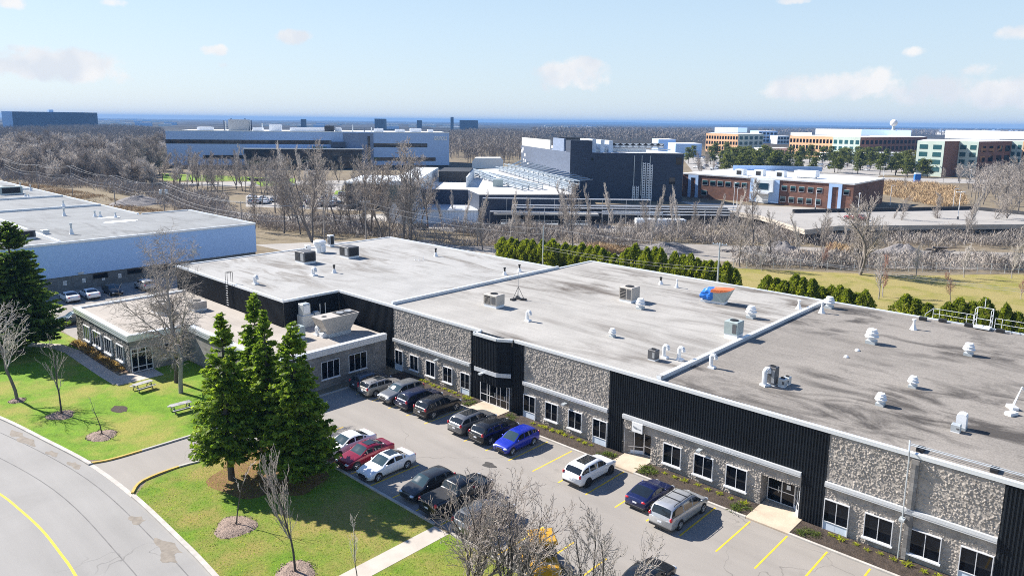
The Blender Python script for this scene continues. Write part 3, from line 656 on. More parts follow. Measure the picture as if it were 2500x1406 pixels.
def window_x(parent, y0, y1, z0, z1, x, panes):
    """window in a wall facing +x"""
    f = MB(); t = .06
    for a, b in ((y0, y0+t), (y1-t, y1)): f.box(x-.03, x+.08, a, b, z0, z1, M['frame'])
    for z in (z0, z1-t): f.box(x-.03, x+.08, y0+t, y1-t, z, z+t, M['frame'])
    for k in range(1, panes): f.box(x-.03, x+.07, y0+(y1-y0)*k/panes-.025, y0+(y1-y0)*k/panes+.025, z0+t, z1-t, M['frame'])
    w = part('window', f, parent, world=True); g = MB(); g.box(x+.01, x+.035, y0+t, y1-t, z0+t, z1-t, M['glass']); part('pane', g, w, world=True)
    s = MB(); s.box(x-.03, x+.14, y0-.06, y1+.06, z0-.09, z0-.002, M['sill']); part('sill', s, w, world=True)
window_x(wing, 42.75, 45.05, 1.0, 2.9, -63, 3); window_x(wing, 39.4, 41.6, 1.0, 2.9, -63, 3); window_x(wing, 36.2, 38.2, 1.0, 2.9, -63, 3); window_x(wing, 31.0, 33.2, .9, 2.6, -81.8, 2)
f = MB(); g = MB(); x = -81.75
for y in (27.7, 28.35, 29.2, 29.85): f.box(x-.03, x+.1, y-.04, y+.04, .1, 2.75, M['frame'])
for a, b in ((27.74, 28.31), (28.39, 29.16), (29.24, 29.81)):
    for z in (.1, .62, 2.2, 2.67): f.box(x-.02, x+.09, a, b, z, z+.08, M['frame'])
    g.box(x, x+.03, a, b, .18, 2.67, M['glass'])
d = part('door', f, wing, world=True); part('pane', g, d, world=True)

# ================================================================ pale blue warehouse to the left
wh = thing('warehouse', 'pale blue walled flat roofed warehouse with dark block base behind the conifer', 'building', (-170, 45, 0))
wfp = [(-129.5, -6), (-129.5, 67.6), (-158, 67.6), (-158, 57.3), (-330, 57.3), (-330, -6)]
mb = MB(); mb.prism(wfp, 0, 2.35, M['darkblock']); part('base_wall', mb, wh, world=True)
mb = MB(); mb.prism([(-129.35, -6.1), (-129.35, 67.75), (-158.1, 67.75), (-158.1, 57.45), (-330.1, 57.45), (-330.1, -6.1)], 2.36, 7.75, M['bluewall'], M['roof_cool']); part('wall', mb, wh, world=True)
mb = MB(); mb.sheet([(-129.7, -5.8), (-129.7, 67.4), (-157.8, 67.4), (-157.8, 57.1), (-329.8, 57.1), (-329.8, -5.8)], 7.757, M['roof_cool']); part('roof', mb, wh, world=True)
cp = MB()
def edge(a, b, z0=7.6, z1=7.95, w=.4, o=.06, mm='coping', tgt=None):
    L = hypot(b[0]-a[0], b[1]-a[1]); ux, uy = (b[0]-a[0])/L, (b[1]-a[1])/L; nx, ny = uy, -ux
    (tgt or cp).prism([(a[0]+nx*o, a[1]+ny*o), (b[0]+nx*o, b[1]+ny*o), (b[0]-nx*(w-o), b[1]-ny*(w-o)), (a[0]-nx*(w-o), a[1]-ny*(w-o))], z0, z1, M[mm])
edge((-129.3, -6), (-129.3, 67.8)); edge((-129.8, 67.8), (-158.2, 67.8)); edge((-158.2, 67.3), (-158.2, 57.9)); edge((-158.7, 57.5), (-330, 57.5))
part('coping', cp, wh, world=True)
dv = MB(); dv.box(-179.5, -179.1, 1, 57, 7.7, 8.2, M['coping']); dv.box(-206, -205.6, 1, 57, 7.7, 8.2, M['coping']); dv.box(-232, -231.6, 1, 57, 7.7, 8.2, M['coping']); dv.box(-329, -129.9, 34.6, 35.1, 7.7, 8.1, M['coping'])
part('roof_divider', dv, wh, world=True)
for a, b in ((39.1, 41.3), (44.4, 46.8), (49.0, 51.2)):
    f = MB(); f.box(-129.5, -129.4, a, b, 1.35, 2.15, M['black_steel']); w = part('window', f, wh, world=True); g = MB(); g.box(-129.39, -129.37, a+.08, b-.08, 1.42, 2.08, M['glass']); part('pane', g, w, world=True)
mb = MB(); mb.box(-129.38, -129.2, 36.9, 37.7, 2.5, 2.8, M['galv']); part('wall_light', mb, wh, world=True)
mb = MB(); mb.box(-129.34, -129.25, 55.3, 56.2, 3.6, 4.4, M['galv']); part('wall_louvre', mb, wh, world=True)
mb = MB(); mb.ellipsoid((-129.2, 56.9, 4.6), .3, .25, .2, M['white_paint']); part('wall_lamp', mb, wh, world=True)
for i, y in enumerate((34.96, 37.7, 40.6, 43.15)):
    s = thing('parking_sign', ['white two plate parking sign on dark block wall, next to the big conifer', 'white two plate parking sign on dark block wall, behind the gap between two white sedans', 'white two plate parking sign on dark block wall, behind the black sedan', 'white two plate parking sign on dark block wall, below the middle window'][i], 'sign', (-129.48, y, 1.05), group='parking signs on the warehouse wall')
    mb = MB(); mb.box(0, .03, -.24, .24, .28, .62, M['white_paint']); mb.box(0, .03, -.24, .24, -.1, .22, M['white_paint']); part('sign_plate', mb, s)
    mb = MB(); mb.box(.03, .034, -.12, .12, .36, .52, M['galv']); mb.box(.03, .034, -.16, .16, 0.0, .05, M['steel']); mb.box(.03, .034, -.16, .16, .1, .14, M['steel']); part('sign_marking', mb, s)
# lane between wing and warehouse
mb = MB(); mb.sheet([(-129.4, 27.5), (-99.3, 27.5), (-99.3, 41.3), (-102.3, 41.3), (-102.3, 110), (-129.4, 110)], .008, M['lot']); mb.sheet([(-129.4, -10), (-112, -10), (-112, 27.5), (-129.4, 27.5)], .008, M['lot'])
struct('side_lane', mb, 'asphalt lane between the warehouse and the long building')
# ================================================================ things on the roofs
def at(px, py, z): p = G(px, py, z); return p
def gooseneck(px, py, z, h, label, s=1.0, rz=0.0, cat='roof vent'):
    t = thing('gooseneck_vent', label, cat, at(px, py, z), rz, 'white goosenecks on the flat roofs')
    mb = MB(); mb.bevel_box(-.34*s, .34*s, -.3*s, .3*s, 0, .16, .03, M['white_metal']); part('curb', mb, t)
    mb = MB(); r = .24*s; pts = [(-.12*s, 0, .15)]+[(-.12*s+r*(1-cos(a)), 0, h-r+r*sin(a)*1.0) for a in [i*pi/7 for i in range(8)]]+[(-.12*s+2*r, 0, h-r-.12)]
    for (a, b) in zip(pts, pts[1:]): mb.tube(a, b, .2*s, .2*s, M['white_metal'], 12)
    part('hood', mb, t, smooth=False); return t
def mushroom(px, py, z, s, label):
    t = thing('turbine_vent', label, 'roof vent', at(px, py, z), 0, 'white domed fans on the flat roofs')
    mb = MB(); mb.bevel_box(-.42*s, .42*s, -.42*s, .42*s, 0, .34*s, .03, M['galv']); part('curb', mb, t)
    mb = MB(); mb.lathe(0, 0, [(.34*s, .34*s), (.36*s, .56*s), (.58*s, .60*s), (.62*s, .74*s), (.44*s, .84*s), (.45*s, .92*s), (.54*s, .95*s), (.52*s, 1.08*s), (.42*s, 1.14*s), (.42*s, 1.30*s), (.36*s, 1.38*s), (.12*s, 1.42*s)], M['white_metal'], 18); part('fan_hood', mb, t, smooth=False); return t
def pipe_vent(px, py, z, h, label, top='black_steel', r=.12):
    t = thing('pipe_vent', label, 'roof vent', at(px, py, z), 0, 'short pipe vents on the flat roofs')
    mb = MB(); mb.lathe(0, 0, [(r*3.0, 0), (r*2.4, .12), (r*1.4, h*.42), (r*1.25, h*.5)], M['white_metal'], 10); part('flashing', mb, t)
    mb = MB(); mb.lathe(0, 0, [(r, h*.5), (r, h*.82), (r*1.5, h*.84), (r*1.5, h), (r*.4, h+.02)], M[top], 10); part('cap', mb, t); return t
def ac(px, py, z, sx, sy, h, label, m, rz=0.0, fan=True, curb=.3, grille='x', cat='air conditioner'):
    t = thing('rooftop_unit', label, cat, at(px, py, z), rz, 'air handling units on the flat roofs')
    mb = MB(); mb.box(-sx*.48, sx*.48, -sy*.48, sy*.48, 0, curb, M['white_metal']); part('curb', mb, t)
    mb = MB(); mb.bevel_box(-sx/2, sx/2, -sy/2, sy/2, curb+.004, h, .04, M[m]); part('casing', mb, t)
    mb = MB()
    if grille in 'x': mb.box(sx/2+.002, sx/2+.02, -sy*.4, sy*.4, curb+.12, h-.18, M['grille'])
    if grille in 'xy':
        mb.box(-sx*.42, sx*.02, -sy/2-.02, -sy/2-.002, curb+.12, h-.18, M['grille']); 
        for k in range(6): mb.box(-sx*.42, sx*.02, -sy/2-.035, -sy/2-.021, curb+.16+k*(h-curb-.4)/6, curb+.19+k*(h-curb-.4)/6, M[m])
    if mb.v: part('grille', mb, t)
    if fan:
        mb = MB(); r = min(sx, sy)*.3; mb.lathe(0, 0, [(r, h+.002), (r*1.02, h+.06), (r*.86, h+.06), (r*.84, h+.02), (.05, h+.02)], M['grille'], 16); part('fan_grille', mb, t)
    mb = MB(); mb.box(sx*.12, sx*.42, -sy/2-.022, -sy/2-.002, curb+.15, h-.2, M['dgrey_metal'] if m != 'dgrey_metal' else M['steel']); part('access_panel', mb, t)
    return t
R2 = RZ+.004; R3 = RZ+.008
# far roof
ac(746, 641, RZ, 2.5, 1.9, 1.7, 'dark grey air conditioner on the pale far roof, nearer the ladder', 'dgrey_metal', fan=False)
ac(853, 628, RZ, 2.3, 1.9, 1.7, 'dark grey air conditioner on the pale far roof behind the white drum fan', 'dgrey_metal', fan=False)
t = thing('drum_fan', 'white round drum exhaust fan on post by far roof edge', 'roof fan', at(781, 616, RZ))
mb = MB(); mb.lathe(0, 0, [(.65, 0), (.6, .5), (.6, 1.0), (.85, 1.05), (.85, 1.3), (.95, 1.35), (.95, 1.75), (.6, 1.95), (.1, 2.0)], M['white_metal'], 20); part('fan_hood', mb, t)
mb = MB(); mb.bevel_box(.7, 1.2, -.3, .3, .2, 1.2, .04, M['white_metal']); part('motor_box', mb, t)
ac(808, 602, RZ, .8, .8, 1.9, 'tall slim grey white cabinet standing next to the white drum fan', 'white_metal', fan=False, grille='x')
ac(752, 612, RZ, .75, .7, .9, 'small white box unit left beside the white drum fan', 'white_metal', fan=False, grille='n')
pipe_vent(1064, 626, RZ, 1.25, 'black capped pipe vent alone near back edge of pale far roof')
pipe_vent(816, 666, RZ, 1.1, 'black capped pipe vent before the dark grey air conditioners')
pipe_vent(1232, 671, RZ, 1.0, 'black capped pipe vent beside roof divider, farther from the antenna tip')
pipe_vent(1268, 663, RZ, 1.0, 'black capped pipe vent beside roof divider, directly behind the antenna mast')
gooseneck(766, 673, RZ, 1.0, 'white gooseneck vent on pale roof below the dark air conditioner', 1.2)
gooseneck(624, 694, RZ, 1.05, 'white gooseneck vent near the ladder at the far roof corner', 1.1)
for i, (x, y) in enumerate(((1013, 635), (1023, 636), (1034, 634))):
    mb = MB(); mb.tube((0, 0, 0), (0, 0, .55), .03, .03, M['white_metal']); mb.lathe(0, 0, [(.12, 0), (.05, .06)], M['white_metal'], 8); solo('vent_stub', mb, 'thin white pipe stub in the middle of pale far roof', 'roof vent', at(x, y, RZ), group='three pipe stubs on the pale roof')
# middle roof
ac(1206, 748, R2, 1.9, 1.4, 1.45, 'low tan air conditioner with mesh side beside the antenna', 'tan_metal', rz=.05, grille='y')
ac(1536, 735, R2, 1.7, 1.7, 1.75, 'beige boxy air conditioner with black coil side in mid roof', 'tan_metal', grille='y')
ac(1790, 825, R2, 1.35, 1.35, 1.75, 'grey green condenser cube on sloped curb by the roof divider', 'green_metal', curb=.5, grille='n')
ac(1595, 878, R2, .75, .7, .95, 'small dark grey condenser on feet near two white goosenecks', 'dgrey_metal', curb=.12, grille='n')
mushroom(1563, 754, R2, .86, 'white domed fan beside the beige boxy air conditioner')
mushroom(1833, 776, R2, .95, 'white domed fan between the tarp and the roof divider')
mushroom(1495, 822, R2, .6, 'small white domed fan standing alone in front of mid roof')
gooseneck(1289, 784, R2, 1.05, 'white gooseneck vent near entrance bay edge of the stained roof', .85)
gooseneck(1623, 874, R2, 1.15, 'white gooseneck vent right next to the small dark condenser', .85)
gooseneck(1660, 879, R2, 1.15, 'white gooseneck vent between small condenser neighbour and roof divider', .85)
pipe_vent(1613, 694, R2, .95, 'black capped pipe vent near back edge of stained roof')
pipe_vent(1652, 702, R2, 1.05, 'pointed white pipe vent near back edge of stained roof', 'white_metal', .09)
pipe_vent(1950, 754, R2, 1.05, 'white pipe vent beside the back end of the roof divider', 'white_metal', .12)
t = thing('antenna_mast', 'thin antenna mast on black weighted tripod base', 'antenna', at(1265, 731, R2))
mb = MB(); mb.tube((0, 0, .2), (0, 0, 3.3), .025, .015, M['steel'], 5); part('mast', mb, t)
for a in (.3, 2.4, 4.5):
    mb = MB(); mb.tube((cos(a)*.75, sin(a)*.75, .15), (0, 0, 1.5), .03, .03, M['black_steel'], 5); part('leg', mb, t)
mb = MB()
for a in (.3, 2.4, 4.5): mb.obox((cos(a)*.7, sin(a)*.7), .3, .22, 0, .2, a, M['grille'])
mb.box(-.5, .5, -.12, .12, .02, .14, M['grille']); part('ballast', mb, t)
t = thing('covered_unit', 'rooftop unit wrapped in blue and orange tarpaulins', 'air conditioner', at(1745, 738, R2), .15)
mb = MB(); mb.box(-1.5, 1.3, -.6, .6, 0, .3, M['white_metal']); part('curb', mb, t)
mb = MB(); P = [(-.2, -.7, .3), (1.3, -.7, .3), (1.3, .7, .3), (-.2, .7, .3), (-.2, -.8, 1.6), (2.0, -.8, 1.75), (2.0, .8, 1.75), (-.2, .8, 1.6)]
mb.idx(P, [(3,2,1,0), (4,5,6,7), (0,1,5,4), (1,2,6,5), (2,3,7,6), (3,0,4,7)], M['green_metal']); part('casing', mb, t)
mb = MB(); mb.ellipsoid((0, 0, 0), 1, 1, 1, M['tarp_blue'], 22, 14); nv = []
for x, y, z in mb.v:
    k = (abs(x)**4+abs(y)**4+abs(z)**4)**.25 or 1; g = 1+.20*mnoise.noise((x*2.2, y*2.2, z*2.2+3)); nv.append((-.72+x/k*.92*g*(1-.12*z), y/k*.82*g, .96+z/k*.72*g-.16*(x < -.2)*(z > 0)))
mb.v = nv; part('blue_tarp', mb, t)
mb = MB(); mb.idx([(-.3, -.84, 1.62), (2.05, -.84, 1.79), (2.05, .84, 1.79), (-.3, .84, 1.62), (.8, -.3, 1.86), (.8, .3, 1.84), (.6, -.86, 1.35), (1.5, -.86, 1.55), (-.3, -.86, 1.3)], [(0,1,4), (1,2,5,4), (2,3,5), (3,0,4,5), (0,8,6), (0,6,7,1)], M['tarp_orange']); part('orange_tarp', mb, t)
mb = MB(); mb.box(-.2, .2, -.15, .15, 0, .2, M['wood']); solo('wood_block', mb, 'small tan wood block at the front end of the roof divider', 'block', at(1612, 921, 7.34))
# near roof
mushroom(2024, 752, R3, .95, 'white domed fan tucked at the back end of the roof divider')
mushroom(2127, 838, R3, 1.02, 'largest white domed fan on the grey gravel roof')
mushroom(2364, 867, R3, .82, 'white domed fan in front of the roof hatch railing')
mushroom(2228, 945, R3, .66, 'white domed fan amid dark stains in mid gravel roof')
mushroom(2149, 989, R3, .68, 'white domed fan nearest the facade edge of gravel roof')
pipe_vent(2006, 764, R3, 1.25, 'tall pale square based vent post beside the roof divider', 'white_metal', .13)
pipe_vent(2230, 804, R3, 1.1, 'slim pale vent post midway to the roof hatch railing', 'white_metal', .12)
gooseneck(1738, 898, R3, 1.15, 'white gooseneck vent on gravel roof close to the divider', .85)
gooseneck(1868, 941, R3, 1.35, 'large white gooseneck vent attached to a tall black condenser', .95, 1.2)
ac(1884, 938, R3, .75, .7, 1.5, 'tall black condenser behind the large white gooseneck vent', 'dgrey_metal', curb=.1, grille='n')
for x, y, s, l in ((1910, 943, .55, 'small pale curb box beside condenser, the taller nearer one'), (1921, 937, .5, 'small pale curb box beside condenser, the farther capped one')):
    ac(x, y, R3, s, s, s*1.25, l, 'galv', fan=True, curb=.1, grille='n', cat='roof box')
for x, y in ((2066, 872), (2093, 856)):
    mb = MB(); mb.lathe(0, 0, [(.22, 0), (.2, .1), (.1, .18), (.02, .2)], M['white_metal'], 10); solo('roof_drain', mb, 'tiny white dome drain on stained gravel roof', 'roof drain', at(x, y, R3), group='white dome drains')
t = thing('hooded_vent', 'upright white sheet metal hood with curved top on gravel roof', 'roof vent', at(2346, 1046, R3))
mb = MB(); mb.prism([(-.32, -.32), (.32, -.32), (.32, .32), (-.32, .32)], 0, .2, M['galv']); part('curb', mb, t)
mb = MB(); pr = [(-.3, .2), (-.3, .95), (-.2, 1.1), (0, 1.16), (.25, 1.1), (.3, .95), (.3, .2)]
for (a, b), (c, d) in zip(pr, pr[1:]): mb.face([(a, -.3, b), (c, -.3, d), (c, .3, d), (a, .3, b)], M['white_metal'])
mb.face([(x, -.3, z) for x, z in pr[::-1]], M['white_metal']); mb.face([(x, .3, z) for x, z in pr], M['white_metal']); part('hood', mb, t)
ac(2333, 1053, R3, .55, .5, .55, 'small pale box directly beside the upright white hood', 'galv', fan=False, curb=.1, grille='n', cat='roof box')
# roof hatch with railings
t = thing('roof_railing', 'white tubular railings and ladder hoop at the back edge of gravel roof', 'railing', (-13.5, 86.0, 7.33))
mb = MB()
for x0, x1 in ((-4.6, -.9), (1.0, 5.6)):
    for z in (.55, 1.1): mb.path([(x0, -.2, z), (x1, -.2, z)], .026, M['white_metal'])
    for x in (x0, x0+.6, x1-.6, x1): mb.path([(x, -.2, 0), (x, -.2, 1.1)], .026, M['white_metal'])
mb.path([(-4.6, -.2, 1.1), (-5.2, -.8, .5), (-5.2, -.8, -.1)], .026, M['white_metal']); mb.path([(5.6, -.2, 1.1), (5.6, -.9, .5), (5.6, -.9, -.1)], .026, M['white_metal']); part('rail', mb, t)
mb = MB()
for x in (-.7, .7):
    for y in (-.9, .3): mb.path([(x, y, 0), (x, y, 1.9)], .032, M['white_metal'])
    for z in (.7, 1.3, 1.9): mb.path([(x, -.9, z), (x, .3, z)], .032, M['white_metal'])
for z in (.7, 1.9): mb.path([(-.7, .3, z), (.7, .3, z)], .032, M['white_metal'])
mb.path([(-.1, .3, 1.9), (-.1, .3, 2.9)], .032, M['white_metal']); mb.box(-.7, .7, -1.0, .2, -.05, .1, M['white_metal']); part('ladder_hoop', mb, t)
for x, y in ((-5.3, -1.1), (-3.6, -.4), (-1.2, -.5), (1.6, -.6), (5.4, -.6), (5.5, -1.3)):
    mb = MB(); mb.bevel_box(x-.35, x+.35, y-.22, y+.22, -.14, .2, .03, M['grille']); part('ballast', mb, t)
t = thing('tripod_frame', 'white pole tripod on white ballast blocks at the gravel roof', 'antenna', at(2487, 1008, R3))
mb = MB()
for a in (2.2, 4.3, 0.1): mb.tube((cos(a)*.9, sin(a)*.9, .2), (0, 0, 2.0), .035, .035, M['white_metal'])
part('pole_frame', mb, t)
for a in (2.2, 4.3, 0.1):
    mb = MB(); mb.obox((cos(a)*.85, sin(a)*.85), .42, .24, 0, .22, a, M['white_metal']); part('ballast', mb, t)
# wing roof
WR = WZ+.006
t = thing('rooftop_unit', 'big taupe flared air handler with twin fan top on the stone wing roof', 'air conditioner', (-67.3, 44.0, WR), 0, 'air handling units on the flat roofs')
mb = MB(); mb.box(-.95, .95, -1.4, 1.5, 0, .4, M['galv']); part('curb', mb, t)
mb = MB(); w = 1.05; P = [(-.95, -1.4, .405), (.95, -1.4, .405), (.95, 1.4, .405), (-.95, 1.4, .405), (-w, -2.3, 2.2), (w, -2.3, 2.2), (w, 2.6, 2.2), (-w, 2.6, 2.2)]
mb.idx(P, [(3,2,1,0), (4,5,6,7), (0,1,5,4), (1,2,6,5), (2,3,7,6), (3,0,4,7)], M['tan_metal']); part('casing', mb, t)
mb = MB(); mb.box(-.85, .85, .2, 2.4, 2.204, 2.24, M['grille']); mb.lathe(0, .75, [(.42, 2.24), (.42, 2.32), (.3, 2.32), (.05, 2.28)], M['steel'], 14); mb.lathe(0, 1.8, [(.42, 2.24), (.42, 2.32), (.3, 2.32), (.05, 2.28)], M['steel'], 14); mb.lathe(0, -1.3, [(.3, 2.204), (.3, 2.22), (.02, 2.22)], M['grille'], 12); part('fan_grille', mb, t)
t = thing('exhaust_unit', 'tall slate blue exhaust fan box against the black ribbed wall', 'roof fan', (-72.2, 43.6, WR))
mb = MB(); mb.bevel_box(-.7, .5, -.9, .6, 0, 1.4, .05, M['galv']); mb.bevel_box(-.5, .4, -.8, .2, 1.4, 2.7, .06, M['galv']); part('casing', mb, t)
mb = MB(); mb.box(.41, .44, -.7, .1, 1.6, 2.5, M['white_metal']); part('louvre', mb, t)
mb = MB(); mb.idx([(-.5, .7, .2), (.5, .7, .2), (.5, 1.9, .2), (-.5, 1.9, .2), (-.3, .8, 1.5), (.3, .8, 1.5), (.3, 1.4, 1.5), (-.3, 1.4, 1.5)], [(4,5,6,7), (0,1,5,4), (1,2,6,5), (2,3,7,6), (3,0,4,7)], M['galv']); part('duct', mb, t)
for y in (1.6, 2.3):
    mb = MB(); mb.tube((.2, y, 0), (.2, y, 2.3), .05, .05, M['galv']); part('flue', mb, t)
ac(724, 826, WR, 1.2, 1.5, 1.35, 'pale grey green box unit on the wing roof behind the spruce tops', 'green_metal', fan=True, curb=.25, grille='n')
gooseneck(775, 818, WR, .95, 'white gooseneck vent in front of the taupe flared air handler', 1.0)
ac(789, 823, WR, .6, .55, .5, 'small white cap box beside the gooseneck on the wing roof', 'white_metal', fan=False, curb=.1, grille='n', cat='roof box')
ac(395, 762, WR, 2.3, 1.8, 1.3, 'tan unit behind birch branches on the stone wing roof, nearer the white fascia', 'tan_metal', grille='y'); ac(482, 756, WR, 1.9, 1.6, 1.15, 'tan unit behind birch branches on the stone wing roof, nearer the ladder', 'tan_metal', grille='y')
gooseneck(531, 733, WR, 1.0, 'white hood near the ladder foot on the stone wing roof', 1.3, 2.6)
# warehouse roof
WHR = 7.757
for (x, y, h, l) in ((157, 527, 1.6, 'pale green vent post beside the long roof divider of the warehouse'), (175, 572, 1.9, 'tall pale vent post closest to the blue warehouse wall'), (245, 530, 1.1, 'black capped vent between stub and white roof patch on the warehouse'), (282, 531, 1.0, 'black capped vent behind the white roof patch of the warehouse'), (232, 529, 1.2, 'thin wire hooped vent stub on the warehouse roof'), (62, 480, .9, 'left one of two short vents by a far warehouse divider'.replace('left one', 'first')), (70, 482, .8, 'second of two short vents by a far warehouse divider'), (75, 466, 1.6, 'dark vent stack at the back corner of warehouse roof'), (50, 459, 1.5, 'white vent stack at the back edge of warehouse roof'), (155, 503, 1.2, 'pale twin vent just behind the long warehouse divider')):
    pipe_vent(x, y, WHR, h, l, 'galv', .14)
mb = MB(); pts = [(0, -3.2), (1.2, -2.2), (1.5, 0), (1.2, 2.2), (0, 3.2), (-1.2, 2.2), (-1.5, 0), (-1.2, -2.2)]; mb.prism(pts, 0, .05, M['white_paint']); solo('roof_patch', mb, 'bright white lens shaped patch on the warehouse roof', 'roof patch', at(295, 541, WHR))
mb = MB(); mb.prism([(x*.7, y*.7) for x, y in pts], 0, .05, M['white_paint']); solo('roof_patch', mb, 'smaller white patch in front of the black capped vents', 'roof patch', at(265, 532, WHR))
ac(57, 583, WHR, 2.6, 3.0, 1.4, 'big dark grey unit half hidden by the conifer top', 'dgrey_metal', fan=False); ac(110, 571, WHR, 1.5, 1.0, .7, 'low blue grey box on the warehouse roof beside the divider', 'galv', fan=False, grille='n', cat='roof box')
ac(22, 474, WHR, 5, 5, 2.0, 'cluster of pale green condenser tops at far warehouse corner', 'green_metal', fan=True)
# ================================================================ vehicles
KINDS_CAR = {
 'sedan': dict(L=4.75, W=1.83, z0=.20, r=.33, top=[(0,.50),(.015,.66),(.08,.80),(.2,.90),(.29,.97),(.42,1.36),(.49,1.44),(.61,1.44),(.70,1.36),(.84,1.08),(.88,1.07),(.97,1.04),(1,.86)], belt=[(0,.52),(.1,.78),(.28,.93),(.85,1.02),(1,.98)], ws=(.29,.44), rg=(.68,.84), B=.54, C=.715, ax=(.185,.79)),
 'coupe': dict(L=4.2, W=1.84, z0=.18, r=.34, top=[(0,.46),(.02,.64),(.1,.78),(.22,.86),(.31,.92),(.45,1.26),(.54,1.34),(.64,1.31),(.74,1.2),(.88,1.0),(.94,.97),(.985,.92),(1,.72)], belt=[(0,.5),(.1,.74),(.3,.88),(.8,.96),(1,.9)], ws=(.31,.46), rg=(.66,.88), B=.66, C=.74, ax=(.19,.80)),
 'suv': dict(L=4.7, W=1.90, z0=.27, r=.37, top=[(0,.66),(.015,.86),(.07,.99),(.2,1.08),(.27,1.12),(.38,1.54),(.45,1.66),(.74,1.66),(.86,1.59),(.905,1.5),(.965,1.14),(.985,1.08),(1,.9)], belt=[(0,.7),(.1,.95),(.28,1.06),(.85,1.15),(1,1.1)], ws=(.27,.40), rg=(.895,.965), B=.53, C=.74, ax=(.18,.79)),
 'hatch': dict(L=4.3, W=1.72, z0=.21, r=.32, top=[(0,.55),(.02,.74),(.1,.88),(.2,.97),(.25,1.02),(.40,1.46),(.48,1.53),(.74,1.52),(.86,1.44),(.91,1.34),(.965,1.05),(.985,1.0),(1,.8)], belt=[(0,.58),(.1,.84),(.25,.97),(.85,1.06),(1,1.0)], ws=(.25,.42), rg=(.90,.965), B=.53, C=.76, ax=(.175,.80)),
 'wagon': dict(L=4.75, W=1.85, z0=.22, r=.34, top=[(0,.52),(.015,.68),(.08,.84),(.22,.95),(.29,1.0),(.42,1.40),(.49,1.50),(.75,1.51),(.88,1.46),(.92,1.38),(.97,1.06),(.985,1.0),(1,.8)], belt=[(0,.55),(.1,.82),(.28,.97),(.85,1.05),(1,1.0)], ws=(.29,.44), rg=(.905,.97), B=.54, C=.73, ax=(.185,.79)),
 'van': dict(L=5.1, W=1.98, z0=.22, r=.35, top=[(0,.6),(.015,.80),(.06,.95),(.14,1.04),(.19,1.09),(.33,1.62),(.41,1.75),(.86,1.75),(.925,1.68),(.945,1.6),(.98,1.13),(.99,1.06),(1,.85)], belt=[(0,.65),(.08,.92),(.2,1.04),(.9,1.12),(1,1.08)], ws=(.19,.36), rg=(.935,.98), B=.45, C=.68, ax=(.17,.78)),
 'pickup': dict(L=5.85, W=2.02, z0=.36, r=.41, top=[(0,.86),(.012,1.08),(.06,1.18),(.2,1.24),(.26,1.28),(.34,1.76),(.39,1.90),(.55,1.90),(.60,1.84),(.63,1.36),(.64,1.30),(.97,1.29),(.995,1.26),(1,1.2)], belt=[(0,.9),(.05,1.12),(.26,1.22),(.62,1.27),(.99,1.27),(1,1.2)], ws=(.26,.36), rg=(.60,.632), B=.46, C=.58, ax=(.165,.80)),
}
def _ip(t, x):
    for (a, b), (c, d) in zip(t, t[1:]):
        if x <= c: return b+(d-b)*(x-a)/(c-a) if c > a else d
    return t[-1][1]
